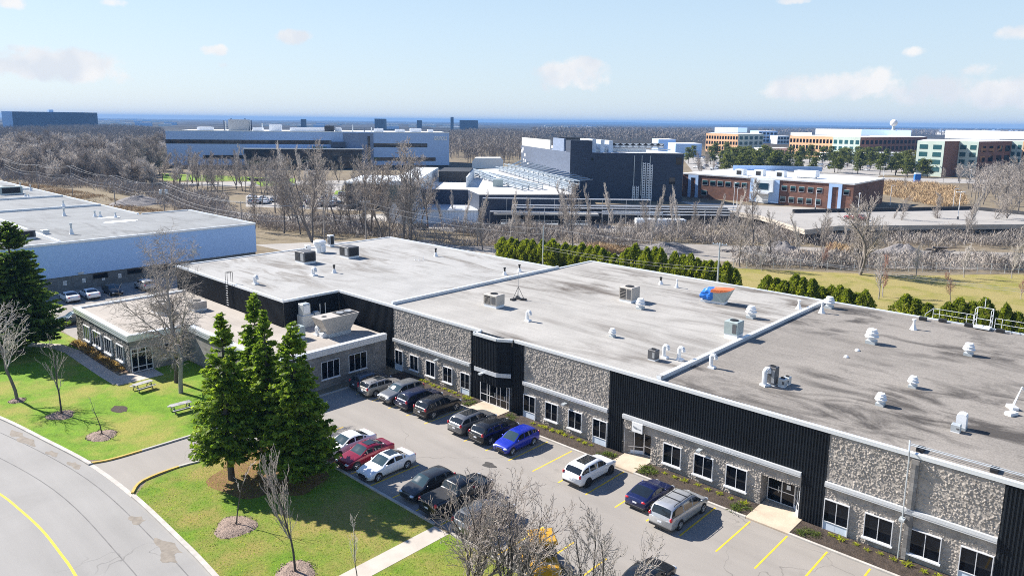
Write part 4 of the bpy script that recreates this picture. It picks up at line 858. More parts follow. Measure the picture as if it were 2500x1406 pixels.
def car(kind, pm, label, cat='car', extras=(), group='cars parked in the lot', rimm='rim', plate_front=False):
    K = KINDS_CAR[kind]; L, W, z0 = K['L'], K['W'], K['z0']
    t = thing({'van': 'minivan', 'pickup': 'pickup_truck'}.get(kind, 'parked_car'), label, cat, group=group)
    xs = sorted(set([round(i/46, 4) for i in range(47)]+[.006, .02, .035, .965, .98, .994]+list(K['ws'])+list(K['rg'])+[K['B']-.011, K['B']+.011, K['C']-.012, K['C']+.012]))
    rings = []
    for x in xs:
        zt = sum(_ip(K['top'], min(1, max(0, x+d))) for d in (-.008, 0, .008))/3; zb = min(_ip(K['belt'], x), zt-.012)
        w = W/2*(1-.16*math.exp(-x/.045)-.13*math.exp(-(1-x)/.035)); s = min(1, max(0, (zt-zb)/.3)); lo = z0+.10*math.exp(-x/.03)+.10*math.exp(-(1-x)/.03)
        h = zt-zb; y7 = .955*w-.015; z7 = zb+.03*s; z8 = zb+h*(.80 if s > .3 else .7); y8 = y7-.30*(z8-z7)-.03*(1-s); y9 = y8-.10; z9 = zt-.02*s-.004
        P = [(0, lo), (.8*w, lo), (.95*w, lo+.05), (w, lo+.22), (1.0*w, (lo+zb)/2+.08), (.985*w, zb-.07), (.958*w, zb), (y7, z7), (y8, z8), (y9, z9), (.5*y9, zt+.012), (0, zt+.018)]
        rings.append([(y, z) for y, z in P])
    n = len(rings[0]); V = []
    for x, r in zip(xs, rings):
        for sgn in (1, -1):
            for y, z in r: V.append((sgn*y, L/2-x*L, z))
    B = {k: [] for k in ('body', 'windshield', 'rear_window', 'side_window_a', 'side_window_b')}
    for i in range(len(xs)-1):
        xm = (xs[i]+xs[i+1])/2
        tall = min(rings[i][9][1]-rings[i][6][1], rings[i+1][9][1]-rings[i+1][6][1])
        for sd in (0, 1):
            for k in range(n-1):
                a = i*2*n+sd*n+k; b = a+1; c = (i+1)*2*n+sd*n+k+1; d = c-1
                f = (a, d, c, b) if sd == 0 else (a, b, c, d)
                key = 'body'
                if k == 7 and tall > .17 and K['ws'][0] < xm < K['rg'][1]-.012 and abs(xm-K['B']) > .010 and abs(xm-K['C']) > .011:
                    if kind == 'pickup' and xm > .6: pass
                    else: key = 'side_window_a' if sd == 0 else 'side_window_b'
                elif k >= 9 and K['ws'][0] < xm < K['ws'][1]: key = 'windshield'
                elif k >= 9 and K['rg'][0] < xm < K['rg'][1]: key = 'rear_window'
                B[key].append(f)
    for end, o in ((0, 1), (len(xs)-1, 0)):
        base = end*2*n
        for k in range(n-1):
            f = (base+k, base+k+1, base+n+k+1, base+n+k); B['body'].append(f if o else f[::-1])
    for key, nm, m in (('body', 'body', pm), ('windshield', 'windshield', M['car_screen']), ('rear_window', 'rear_window', M['car_glass']), ('side_window_a', 'side_window', M['car_glass']), ('side_window_b', 'side_window', M['car_glass'])):
        used = sorted(set(i for f in B[key] for i in f)); mp = {u: j for j, u in enumerate(used)}
        mb = MB(); mb.idx([V[u] for u in used], [tuple(mp[i] for i in f) for f in B[key]], m); me = mb.mesh(nm, True)
        part(nm, me, t)
    r = K['r']
    for ax in K['ax']:
        w = W/2
        for sg in (1, -1):
            y = L/2-ax*L; xo = sg*(w+.012); xi = sg*(w-.22)
            mb = MB(); mb.tube((xi, y, r), (xo, y, r), r, r, M['rubber'], 18); mb.tube((sg*(w-.3), y, r+.02), (sg*(w+.004), y, r+.02), r*1.17, r*1.17, M['trim'], 20)
            wl = part('wheel', mb, t)
            mb = MB(); mb.tube((sg*(w-.05), y, r), (sg*(w+.018), y, r), r*.30, r*.22, M[rimm], 10)
            for k in range(5):
                a = 2*pi*k/5+.3; mb.tube((sg*(w+.016), y, r), (sg*(w+.016), y+cos(a)*r*.66, r+sin(a)*r*.66), r*.13, r*.10, M[rimm], 5)
            for k in range(16):
                a, b = 2*pi*k/16, 2*pi*(k+1)/16; mb.tube((sg*(w+.014), y+cos(a)*r*.68, r+sin(a)*r*.68), (sg*(w+.014), y+cos(b)*r*.68, r+sin(b)*r*.68), r*.06, r*.06, M[rimm], 4, False)
            part('rim', mb, wl)
    zf = _ip(K['top'], .03); zr = _ip(K['belt'], .97)
    for sg in (1, -1):
        mb = MB(); mb.ellipsoid((sg*W*.355, L/2-.10, zf-.10), W*.115, .16, .075, M['clear_lens'], 10, 6); part('headlight', mb, t, smooth=True)
        mb = MB()
        if kind in ('sedan', 'coupe'): mb.ellipsoid((sg*W*.37, -L/2+.08, zr-.10), W*.10, .11, .085, M['red_lens'], 10, 6)
        else: mb.ellipsoid((sg*W*.42, -L/2+.10, zr-.06), W*.055, .12, .17, M['red_lens'], 10, 6)
        part('taillight', mb, t, smooth=True)
        mb = MB(); xw = L*K['ws'][0]; mb.ellipsoid((sg*(W/2+.06), L/2-xw-.30, _ip(K['belt'], .33)+.08), .11, .07, .075, pm, 8, 5); part('mirror', mb, t, smooth=True)
    mb = MB(); mb.bevel_box(-W*.30, W*.30, L/2-.06, L/2+.012, z0+.10, z0+.30, .02, M['grille']); mb.bevel_box(-W*.2, W*.2, L/2-.05, L/2+.016, zf-.22, zf-.10, .02, M['grille']); part('grille', mb, t)
    mb = MB(); mb.bevel_box(-W*.42, W*.42, -L/2-.02, -L/2+.12, z0+.05, z0+.22, .02, M['trim']); part('rear_bumper', mb, t)
    mb = MB(); mb.box(-.17, .17, -L/2-.026, -L/2-.012, z0+.42, z0+.54, M['plate']); part('licence_plate', mb, t)
    zr0 = _ip(K['top'], .55)+.018
    if 'sunroof' in extras:
        mb = MB(); ya = L/2-L*(K['ws'][1]+.05); yb = ya-(1.5 if kind == 'suv' else .8); mb.bevel_box(-W*.23, W*.23, yb, ya, zr0-.05, zr0+.012, .006, M['car_glass']); part('sunroof', mb, t)
    if 'rails' in extras:
        for sg in (1, -1):
            mb = MB(); x = sg*W*.33; mb.path([(x, L/2-L*(K['ws'][1]+.04), zr0-.03), (x, L/2-L*(K['ws'][1]+.06), zr0+.05), (x, L/2-L*.84, zr0+.05), (x, L/2-L*.86, zr0-.03)], .022, M['trim'], 5); part('roof_rail', mb, t)
    if 'bars' in extras:
        for x in (.52, .70):
            mb = MB(); mb.box(-W*.35, W*.35, L/2-L*x-.03, L/2-L*x+.03, zr0+.03, zr0+.06, M['trim']); part('crossbar', mb, t)
    if kind == 'pickup':
        mb = MB(); mb.bevel_box(-W*.42, W*.42, -L/2+.10, L/2-L*.645, 1.29, 1.335, .02, M['trim']); part('bed_cover', mb, t)
    if kind in ('suv', 'van', 'wagon'):
        mb = MB()
        for sg in (1, -1): mb.box(sg*(W/2-.01), sg*(W/2+.006), L/2-L*(K['ax'][1]-.09), L/2-L*(K['ax'][0]+.09), z0+.02, z0+.14, M['trim'])
        part('side_skirt', mb, t)
    return t
PC = {k: paint('paint_'+k, c, mt) for k, c, mt in (('white', (.78, .79, .80), 0), ('silver', (.50, .51, .52), .5), ('grey', (.20, .205, .21), .5), ('mid_grey', (.115, .12, .125), .5), ('black', (.012, .013, .015), .2), ('navy', (.014, .018, .05), .4), ('dark_blue', (.012, .02, .09), .4), ('blue', (.012, .032, .42), .25), ('red', (.24, .008, .03), .35), ('charcoal', (.045, .048, .052), .5), ('champagne', (.38, .36, .33), .5), ('slate', (.06, .075, .095), .4), ('teal', (.03, .055, .065), .4), ('pale_blue', (.45, .52, .60), .3), ('maroon', (.10, .012, .02), .3))}
def lane(k): return -22.2-2.655*k-1.33
def put(c, x, y, nose):                       # nose 1: towards the facade, -1: towards the road
    c.location = (x, y, .011); c.rotation_euler = (0, 0, (0 if nose > 0 else pi)+RNG.uniform(-.02, .02)); return c
c = put(car('hatch', PC['slate'], 'dark slate blue hatchback parked in the shady corner by the block wall', extras=()), -61.2+.9, 43.6, 1)
put(car('wagon', PC['champagne'], 'pale silver station wagon with red tail lamps, nose to the facade', extras=('sunroof', 'rails')), -58.2, 43.4, 1)
put(car('suv', PC['grey'], 'mid grey SUV backed in between the silver wagon and the navy SUV'), -55.2, 43.6, -1)
put(car('suv', PC['navy'], 'navy SUV with dark roof between the grey and the black SUV', rimm='rim_dark'), -52.6, 43.8, 1)
put(car('suv', PC['black'], 'black SUV with silver roof rails beside the entrance walk gap', extras=('rails',)), -49.9, 43.8, 1)
put(car('suv', PC['grey'], 'silver grey crossover in front of the entrance bay', extras=('sunroof',)), -44.9, 43.6, 1)
put(car('suv', PC['black'], 'black compact SUV with bright red tail lamps next to the blue hatchback'), -42.15, 43.6, 1)
put(car('hatch', PC['blue'], 'vivid royal blue hatchback facing away from the facade'), -39.4, 43.5, -1)
put(car('suv', PC['white'], 'white SUV with long black sunroof parked alone', extras=('sunroof',), rimm='rim_dark'), -31.6, 43.5, 1)
put(car('coupe', PC['dark_blue'], 'dark blue rounded coupe beside the silver minivan'), -26.25, 43.8, 1)
put(car('van', PC['silver'], 'silver minivan with black roof rails', extras=('rails', 'bars')), -23.5, 43.2, 1)
put(car('sedan', PC['white'], 'white sedan mostly hidden by the spruce boughs, beside the red sedan'), -49.2, 33.1, -1)
put(car('sedan', PC['red'], 'dark red sedan parked against the grass kerb', extras=('sunroof',)), -46.6, 33.0, -1)
put(car('sedan', PC['white'], 'white sedan with dark sunroof parked against the grass kerb', extras=('sunroof',)), -43.85, 33.05, -1)
put(car('hatch', PC['charcoal'], 'charcoal hatchback beside the black pickup truck'), -38.95, 33.15, -1)
put(car('pickup', PC['black'], 'black crew cab pickup truck with flat bed cover', 'pickup truck', rimm='rim_dark'), -36.15, 33.55, 1)
put(car('suv', PC['mid_grey'], 'dark grey SUV behind the bare bush, red tail lamps to the kerb', extras=('rails',)), -32.7, 32.9, 1)
put(car('sedan', PC['black'], 'black car just entering at the bottom edge under bush twigs'), -20.8, 34.6, 1)
# side lane cars
def wput(c, x, y, rz): c.location = (x, y, .010); c.rotation_euler = (0, 0, rz); return c
wput(car('sedan', PC['white'], 'white sedan nearest the big conifer in the side lane', group='cars in the side lane'), -122.3, 33.4, pi/2)
wput(car('sedan', PC['white'], 'white sedan second from the conifer, beside the black car', group='cars in the side lane'), -122.3, 36.2, pi/2)
wput(car('sedan', PC['black'], 'black sedan backed in against the warehouse wall', group='cars in the side lane'), -122.6, 39.6, -pi/2)
wput(car('suv', PC['silver'], 'silver car half hidden behind birch twigs by the warehouse', group='cars in the side lane'), -122.3, 44.4, pi/2)
wput(car('suv', PC['teal'], 'dark teal SUV at the corner of the stone wing', group='cars in the side lane'), -107.8, 30.0, pi)
# yellow loader behind the bush
t = thing('wheel_loader', 'yellow wheel loader with black cab behind the bare bush', 'loader', (-26.2, 31.4, .011), .9)
mb = MB(); mb.bevel_box(-.8, .8, -1.9, -.2, .75, 1.55, .12, M['loader']); mb.bevel_box(-.55, .55, -.2, 1.2, .6, 1.0, .08, M['loader']); part('body', mb, t)
cb = MB(); cb.bevel_box(-.7, .7, -.6, .75, 1.0, 2.35, .1, M['car_glass']); cab = part('cab', cb, t); mb = MB(); mb.bevel_box(-.82, .82, -.75, .9, 2.352, 2.55, .08, M['loader']); part('roof', mb, cab)
for x in (-.85, .85):
    for y in (-1.3, 1.0):
        mb = MB(); mb.tube((x-.2, y, .58), (x+.2, y, .58), .58, .58, M['rubber'], 18); w = part('wheel', mb, t); mb = MB(); s = 1 if x > 0 else -1; mb.tube((x+s*.2, y, .58), (x+s*.215, y, .58), .28, .25, M['loader'], 12); part('rim', mb, w)
mb = MB()
for x in (-.4, .4): mb.path([(x, .6, 1.2), (x, 1.6, 1.1), (x, 2.1, .5)], .09, M['loader'])
arm = part('lift_arm', mb, t); mb = MB(); mb.idx([(-1.0, 1.9, .1), (1.0, 1.9, .1), (1.0, 2.7, .1), (-1.0, 2.7, .1), (-1.0, 1.9, .8), (1.0, 1.9, .8)], [(0,1,5,4), (0,3,2,1), (1,2,5), (0,4,3)], M['loader']); part('bucket', mb, arm)
# far cars: a few prototypes copied about
FAR = [car('sedan', PC['white'], 'white car in the distant parking lot', group='white cars in the far lots'), car('suv', PC['silver'], 'silver car in the distant parking lot', group='silver cars in the far lots'),
       car('suv', PC['black'], 'black car in the distant parking lot', group='black cars in the far lots'), car('sedan', PC['dark_blue'], 'blue car in the distant parking lot', group='blue cars in the far lots'), car('hatch', PC['pale_blue'], 'pale blue car in the distant parking lot', group='pale blue cars in the far lots')]
_used = set()
def far_car(k, p, rz):
    if k not in _used: _used.add(k); o = FAR[k]; o.location = (p[0], p[1], .02); o.rotation_euler = (0, 0, rz); return o
    return clone(FAR[k], (p[0], p[1], .02), rz)
# ================================================================ plants
def seg_mesh(name, segs, m, k=3):
    A = np.array([s[:6] for s in segs], float); r = np.array([s[6:8] for s in segs], float)
    p, q = A[:, :3], A[:, 3:]; d = q-p; d /= np.maximum(np.linalg.norm(d, axis=1, keepdims=True), 1e-9)
    ref = np.where(np.abs(d[:, 2:3]) > .9, np.array([[1., 0, 0]]), np.array([[0, 0, 1.]])); a = np.cross(d, ref); a /= np.linalg.norm(a, axis=1, keepdims=True); b = np.cross(d, a)
    N = len(A); V = np.zeros((N, 2, k, 3))
    for i in range(k):
        t = 2*pi*i/k; o = a*cos(t)+b*sin(t); V[:, 0, i] = p+o*r[:, :1]; V[:, 1, i] = q+o*r[:, 1:]
    base = (np.arange(N)*2*k)[:, None]; Q = np.concatenate([base+np.array([[i, (i+1) % k, k+(i+1) % k, k+i]]) for i in range(k)])
    return np_mesh(name, V.reshape(-1, 3), Q, [m])
def rdir(rng, d, ang):
    d = d.normalized(); a = d.orthogonal().normalized(); a.rotate(Matrix.Rotation(rng.uniform(0, 2*pi), 3, d)); return (d*cos(ang)+a*sin(ang)).normalized()
def bare_segs(seed, H, r0, first=.3, kidn=(2, 2, 2), nseg=(9, 4, 3, 2), ratio=(.42, .5, .55), ang=(.6, .7, .8), up=.10, droop=0.0, wob=.09, rmin=.012, forks=1, maxlev=3):
    rng = random.Random(seed); T = []; C = []
    def grow(p, d, L, r, lev, start):
        n = nseg[min(lev, len(nseg)-1)]; st = L/n
        for i in range(n):
            ra = max(rmin, r*(1-.72*i/n)); rb = max(rmin*.7, r*(1-.72*(i+1)/n))
            d = (d+Vector((rng.gauss(0, wob), rng.gauss(0, wob), rng.gauss(0, wob)+up*(1 if lev else .3)-droop*lev*.5))).normalized(); q = p+d*st
            (T if lev == 0 else C).append((*p, *q, ra, rb)); p = q
            if lev < maxlev and (i+1)/n >= start:
                for k in range(kidn[min(lev, len(kidn)-1)]):
                    f = 1-.55*((i+1)/n) if lev == 0 else 1-.3*((i+1)/n)
                    grow(p, rdir(rng, d, ang[min(lev, len(ang)-1)]*rng.uniform(.7, 1.25)), L*ratio[min(lev, len(ratio)-1)]*f*rng.uniform(.7, 1.2), rb*.62, lev+1, .15)
    for k in range(forks):
        d = Vector((0, 0, 1)) if forks == 1 else rdir(rng, Vector((0, 0, 1)), rng.uniform(.12, .42)); grow(Vector((0, 0, -.05)), d, H*rng.uniform(.85, 1.0) if forks > 1 else H, r0, 0, first)
    return T, C
def bare_tree(name, label, seed, H, r0, loc=(0, 0, 0), mt='bark', mc='twig', group=None, cat='tree', **kw):
    t = thing(name, label, cat, loc, group=group); T, C = bare_segs(seed, H, r0, **kw)
    part('trunk', seg_mesh('trunk', T, M[mt], 6), t); part('crown', seg_mesh('crown', C, M[mc], 3), t); return t
def leaf_quads(P, size, rng, flat=.0, dirs=None, asp=.5):
    """small leaf faces at points P (n,3)"""
    n = len(P); a = rng.normal(size=(n, 3)) if dirs is None else dirs+rng.normal(size=(n, 3))*.45
    a /= np.linalg.norm(a, axis=1, keepdims=True)+1e-9; b = rng.normal(size=(n, 3)); b[:, 2] *= 1-flat; b -= a*np.sum(a*b, axis=1, keepdims=True); b /= np.linalg.norm(b, axis=1, keepdims=True)+1e-9
    s = (size*rng.uniform(.6, 1.3, n))[:, None]
    V = np.stack([P-a*s*.5, P+b*s*asp*.5, P+a*s*.6, P-b*s*asp*.5], 1).reshape(-1, 3); Q = np.arange(4*n).reshape(n, 4); return V, Q
def conifer(name, label, seed, H, R, z0, loc, m='needle', levels=30, per=11, size=.34, group='tall spruces', cat='tree', blunt=.75, dens=1.0, gaps=.12, trunk_r=.2):
    rng = np.random.default_rng(seed); t = thing(name, label, cat, loc, group=group)
    mb = MB(); n = 7
    for i in range(n): mb.tube((.12*sin(i), .1*cos(i*1.3), H*.97*i/n-.05*(i == 0)), (.12*sin(i+1), .1*cos((i+1)*1.3), H*.97*(i+1)/n), trunk_r*(1-i/n)+.02, trunk_r*(1-(i+1)/n)+.02, M['bark_dark'], 8)
    P = []; D = []
    for l in range(levels):
        f = (l+rng.uniform(-.3, .3))/levels; f = min(max(f, 0), .985); z = z0+(H-z0)*f
        rad = R*(1-f)**blunt*(1 if f > .10 else .78+f*2.2)
        for k in range(max(4, int(per*(.55+.5*(1-f))))):
            if rng.uniform() < gaps: continue
            az = rng.uniform(0, 2*pi); L = max(.25, rad*rng.uniform(.62, 1.12)); dr = rng.uniform(-.32, -.05) if f < .75 else rng.uniform(.1, .6)
            d0 = np.array([cos(az), sin(az), dr]); d0 /= np.linalg.norm(d0); ns = max(5, int(L/.058*dens))
            mb.tube((0, 0, z), tuple(d0*L*.9+np.array([0, 0, z])), .035, .012, M['bark_dark'], 3, False)
            s = rng.uniform(.22 if f < .8 else .05, 1, ns)**.75; side = np.array([-sin(az), cos(az), 0])
            pts = d0*(s*L)[:, None]+side*(rng.normal(size=ns)*.17*L*(1.05-s*.75))[:, None]; pts[:, 2] += z+.16*L*s**2.2-.05*rng.uniform(0, 1, ns)*L*.4
            P.append(pts); D.append(np.repeat((d0*.8+np.array([0, 0, .15]))[None], ns, 0)+side*(rng.normal(size=ns)*.5)[:, None])
    part('trunk', mb, t)
    P = np.concatenate(P); D = np.concatenate(D); D[:, 2] -= rng.uniform(0, .5, len(D)); V, Q = leaf_quads(P, size, rng, .55, D, .62)
    part('crown', np_mesh('crown', V, Q, [M[m]]), t); return t
# ---------------------------------------------------------------- trees near the camera
def gp(x, y): return G(x, y, 0)
conifer('spruce_tree', 'tall spruce nearest the driveway, bare trunk rising from brown needle litter', 11, 13.4, 2.95, 2.2, (-51.4, 23.8, 0), levels=36, per=15, size=.40, trunk_r=.26)
conifer('spruce_tree', 'tallest slim spruce in the middle of the clump beside the driveway', 12, 14.0, 2.6, 3.2, (-53.2, 27.4, 0), levels=36, per=14, size=.40, trunk_r=.22)
conifer('spruce_tree', 'slender spruce right behind the clump beside another bare trunk', 14, 13.2, 2.4, 3.2, (-50.8, 26.9, 0), levels=34, per=14, size=.40, trunk_r=.2)
conifer('spruce_tree', 'broad spruce with boughs hanging over the parked red sedan', 13, 12.6, 3.6, 1.3, (-47.9, 27.6, 0), levels=36, per=17, size=.40, trunk_r=.24)
conifer('fir_tree', 'huge dense dark fir in front of the warehouse', 21, 15.6, 5.4, 1.7, (-98.3, 21.2, 0), m='needle_dark', levels=44, per=20, size=.40, blunt=.62, gaps=.05, dens=1.35, trunk_r=.34)
conifer('fir_tree', 'second dense fir just behind the huge one at the picture edge', 22, 13.5, 4.2, 1.5, (-104.5, 19.0, 0), m='needle_dark', levels=38, per=18, size=.40, blunt=.62, gaps=.05, dens=1.2, trunk_r=.3)
bare_tree('birch_tree', 'large bare drooping birch with pale limbs before the stone wing', 31, 13.5, .24, (-72.3, 28.9, 0), 'bark_pale', 'twig', first=.18, kidn=(2, 3, 3), nseg=(10, 7, 4, 4), ratio=(.52, .42, .62), ang=(.72, .75, .8), up=.10, droop=.16, wob=.10, rmin=.011)
bare_tree('birch_tree', 'smaller bare birch trunk standing beside the large birch', 32, 9.5, .22, (-75.6, 29.8, 0), 'bark_dark', 'twig', first=.3, kidn=(3, 3, 2), nseg=(9, 5, 4, 3), ratio=(.40, .45, .5), ang=(.8, .7, .7), up=.02, droop=.10, rmin=.012)
bare_tree('bare_tree', 'bare grey tree by the road with wide spreading limbs casting a long shadow', 33, 8.8, .16, (-81.5, 16.9, 0), 'bark', 'twig_pale', first=.35, kidn=(2, 2, 2), nseg=(8, 5, 3, 2), ratio=(.50, .5, .5), ang=(.75, .65, .7), up=.06, rmin=.016)
bare_tree('bare_tree', 'thin upright bare tree in wood chips behind the sapling', 34, 5.9, .09, (-74.5, 18.8, 0), 'bark_dark', 'twig', first=.34, kidn=(2, 1, 1), nseg=(8, 4, 3), ratio=(.45, .5, .5), ang=(.42, .4, .5), up=.14, rmin=.014)
bare_tree('sapling', 'small staked sapling in a wood chip ring near the driveway', 35, 3.3, .05, (-66.98, 19.8, 0), 'bark_dark', 'twig', first=.45, kidn=(1, 1), nseg=(7, 3, 2), ratio=(.3, .4), ang=(.5, .5), up=.12, rmin=.012, maxlev=2)
bare_tree('sapling', 'forked bare sapling in the biggest wood chip ring on the verge', 36, 4.2, .055, (-44.8, 20.95, 0), 'bark_dark', 'twig_pale', first=.45, kidn=(1, 1), nseg=(7, 4, 2), ratio=(.38, .4), ang=(.6, .5), up=.1, rmin=.014, maxlev=2)
bare_tree('bare_tree', 'many stemmed vase shaped bare tree at the bottom of the verge', 37, 6.6, .085, (-37.2, 20.95, 0), 'bark_dark', 'twig', first=.28, kidn=(3, 1, 1), nseg=(9, 5, 3), ratio=(.55, .4, .5), ang=(.36, .3, .4), up=.20, rmin=.014)
bare_tree('sapling', 'wispy grey sapling beside the footpath', 38, 3.9, .04, (-33.9, 23.2, 0), 'bark', 'twig_pale', first=.25, kidn=(2, 1), nseg=(7, 4, 2), ratio=(.4, .4), ang=(.4, .4), up=.16, rmin=.011, maxlev=2)
def shrub(seed, loc, H, label, lean, forks=7, mt='bark_dark', mc='bush_twig', kidn=(2, 1, 1)):
    t = bare_tree('bare_shrub', label, seed, H, .085, loc, mt, mc, group=None, cat='shrub', first=.18, kidn=kidn, nseg=(7, 5, 4, 2), ratio=(.48, .55, .5), ang=(.5, .55, .7), up=.06, wob=.13, rmin=.015, forks=forks); return t
shrub(41, (-25.4, 27.4, 0), 6.6, 'big many stemmed bare bush in front of the yellow loader', 0, 8)
shrub(42, (-27.6, 26.6, 0), 6.6, 'tangled bare bush leaning over the footpath and dark SUV', 0, 8)
shrub(43, (-20.6, 29.0, 0), 6.0, 'bare bush at the lot edge with reddish twig tips', 0, 6, mc='twig')
for (x, y, r, l) in ((-74.5, 18.7, 1.25, 'wood chip ring round the thin upright tree'), (-66.98, 19.75, 1.3, 'wood chip ring round the staked sapling'), (-44.8, 20.9, 1.5, 'pale wood chip ring round the forked sapling'), (-37.2, 20.95, 1.35, 'wood chip ring round the many stemmed tree'), (-81.5, 16.9, .8, 'bare soil ring at the spreading grey tree')):
    mb = MB(); n = 22; V = [(0, 0, .16)]; F = []
    for k, (rr, z) in enumerate(((.55, .13), (1.0, .0))):
        for i in range(n):
            q = rr*r*(1+.10*sin(3*i*2*pi/n+x)+RNG.uniform(-.07, .07)); V.append((q*cos(2*pi*i/n), q*sin(2*pi*i/n)*.9, z+RNG.uniform(0, .04)*(k == 0)))
    F = [(0, 1+i, 1+(i+1) % n) for i in range(n)]+[(1+i, 1+n+i, 1+n+(i+1) % n, 1+(i+1) % n) for i in range(n)]
    mb.idx(V, F, M['chips']); rng = np.random.default_rng(int(abs(x))); a = rng.uniform(0, 2*pi, 420); q = r*rng.uniform(0, 1.12, 420)**.6; P = np.stack([q*cos(0)*np.cos(a), q*np.sin(a)*.9, np.maximum(.02, .17*(1-q/r))+.015], 1)
    Vq, Qq = leaf_quads(P, .14, rng, .8, None, .4); mb.arr(Vq, Qq, M['chips']); solo('mulch_ring', mb, l, 'mulch ring', (x, y, .02))
mb = MB(); mb.sheet([(1.0*cos(i*.45)*(1+.2*sin(2*i)), .7*sin(i*.45)) for i in range(14)], 0, M['mulch']); solo('bare_soil', mb, 'dark bare soil patch on the lawn', 'soil patch', (-72.2, 23.0, .03), kind='structure')
# picnic tables
def picnic(loc, rz, label):
    t = thing('picnic_table', label, 'picnic table', loc, rz, 'picnic tables on the lawn')
    mb = MB()
    for k in range(5): mb.box(-.95, .95, -.36+k*.147, -.36+k*.147+.135, .72, .76, M['wood'])
    part('tabletop', mb, t)
    for y in (-.72, .72):
        mb = MB()
        for k in (-1, 0): mb.box(-.95, .95, y+k*.14, y+k*.14+.13, .43, .47, M['wood'])
        part('bench', mb, t)
    for x in (-.7, .7):
        for s in (-1, 1):
            mb = MB(); mb.tube((x, s*.25, .72), (x, s*.62, 0), .045, .045, M['dgrey_metal'], 5); part('leg', mb, t)
        mb = MB(); mb.tube((x, -.82, .41), (x, .82, .41), .04, .04, M['dgrey_metal'], 5); part('crossbeam', mb, t)
    return t
picnic((-75.9, 26.6, .02), pi/2+.15, 'weathered picnic table near the wing entrance path'); picnic((-67.6, 26.9, .02), pi/2-.05, 'weathered picnic table by the spruces nearer the driveway')
# tufts along the facade beds
def tuft(name, seed, m, r, h, n, label, cat, group):
    rng = np.random.default_rng(seed); P = rng.normal(size=(n, 3))*np.array([r, r, 0]); D = P*1.6; D[:, 2] = h; P[:, 2] = h*.45
    V, Q = leaf_quads(P, h*1.1, rng, .2, D/(np.linalg.norm(D, axis=1, keepdims=True)+1e-6), .22); return solo(name, np_mesh(name, V, Q, [M[m]]), label, cat, (0, 0, -50), 0, group)
tf = [tuft('yellow_tuft', 5, 'tuft', .13, .20, 50, 'small yellow green leaf clump in the facade bed', 'plant', 'yellow leaf clumps along the facade'), tuft('green_tuft', 6, 'herb', .20, .20, 70, 'small leafy green plant in the facade bed', 'plant', 'green plants along the facade'), tuft('brown_tuft', 8, 'drygrass', .28, .38, 110, 'dry brown grass clump in the narrow wing bed', 'plant', 'dry clumps along the wing')]
def place(o, pts):
    o.location = pts[0]
    for p in pts[1:]: clone(o, p, RNG.uniform(0, 6), scale=RNG.uniform(.7, 1.3))
yl = []
for a, b, st in ((-57.5, -49.5, .75), (-41.5, -34.2, .75), (-27.6, -20.8, .95), (-14.8, -2, .82)):
    x = a
    while x < b: yl.append((x+RNG.uniform(-.1, .1), 48.05+RNG.uniform(-.12, .12), .09)); x += st
place(tf[0], yl)
place(tf[1], [(-49.6+RNG.uniform(-.6, .6), 47.4+RNG.uniform(-.5, .5), .09) for i in range(4)]+[(-44.2+RNG.uniform(-.6, .8), 47.4+RNG.uniform(-.5, .5), .09) for i in range(4)]+[(-32.8+RNG.uniform(-.7, .6), 47.4+RNG.uniform(-.5, .5), .09) for i in range(5)]+[(-28.6+RNG.uniform(-.6, .8), 47.4+RNG.uniform(-.5, .6), .09) for i in range(6)]+[(-20.9+RNG.uniform(-.8, .6), 47.3+RNG.uniform(-.6, .6), .09) for i in range(5)]+[(-16.3+RNG.uniform(-.4, .9), 47.4+RNG.uniform(-.6, .6), .09) for i in range(6)])
place(tf[2], [(-98+i*.62, 27.1+RNG.uniform(-.2, .2), .05) for i in range(24)])
# grass blades close to the camera
rng = np.random.default_rng(3)
def grassfield(name, poly_fn, n, label, m, h=.10):
    P = poly_fn(n); P = np.concatenate([P, np.full((len(P), 1), .02+h*.4)], 1); D = rng.normal(size=(len(P), 3))*.6; D[:, 2] = 1; V, Q = leaf_quads(P, h, rng, 0, D, .35); solo(name, np_mesh(name, V, Q, [M[m]]), label, 'grass', kind='stuff')
M['blade'] = leaf_mat('grass_blades', (.11, .19, .014), (.20, .32, .02), (.42, .38, .07), .5)
def verge(n):
    P = np.stack([rng.uniform(-55, 6, n), rng.uniform(17.6, 30.3, n)], 1); return P[~((P[:, 0] > -35.3) & (P[:, 0] < -33.4))]
grassfield('grass_blades', verge, 40000, 'short tufty grass over the verge', 'blade', .085)
# ================================================================ beyond the long building
def LF(r, f): return (r*VR[0]+f*VF[0], r*VR[1]+f*VF[1])
def on_y(px, Y): d = ray(px, 500); return (float(d[0]*Y/d[1]), Y)
def on_x(px, X): d = ray(px, 500); return (X, float(d[1]*X/d[0]))
def ztop(px, yb, yt): h = hor(px); return CAM_H*(1-(yt-h)/(yb-h))
def gpoly(pts, z=0): return [G(x, y, z)[:2] for x, y in pts]
def sheet(name, pts, z, m, label): mb = MB(); mb.sheet(gpoly(pts), z, M[m]); return struct(name, mb, label)
sheet('gravel_yard', [(1000, 604), (1500, 592), (2050, 605), (2500, 618), (2500, 660), (2100, 655), (1800, 640), (1420, 622), (1100, 622)], .012, 'gravel', 'pale gravel yard behind the hedge')
mb = MB(); mb.sheet([(-62, 97), (30, 97), (30, 175), (-19, 168), (-36, 148), (-62, 131)], .016, M['lawn_far']); mb.sheet([(-64, 97), (-110, 97), (-110, 104), (-64, 104)], .016, M['lawn_far']); struct('back_lawn', mb, 'yellow green lawn behind the cedar hedge')
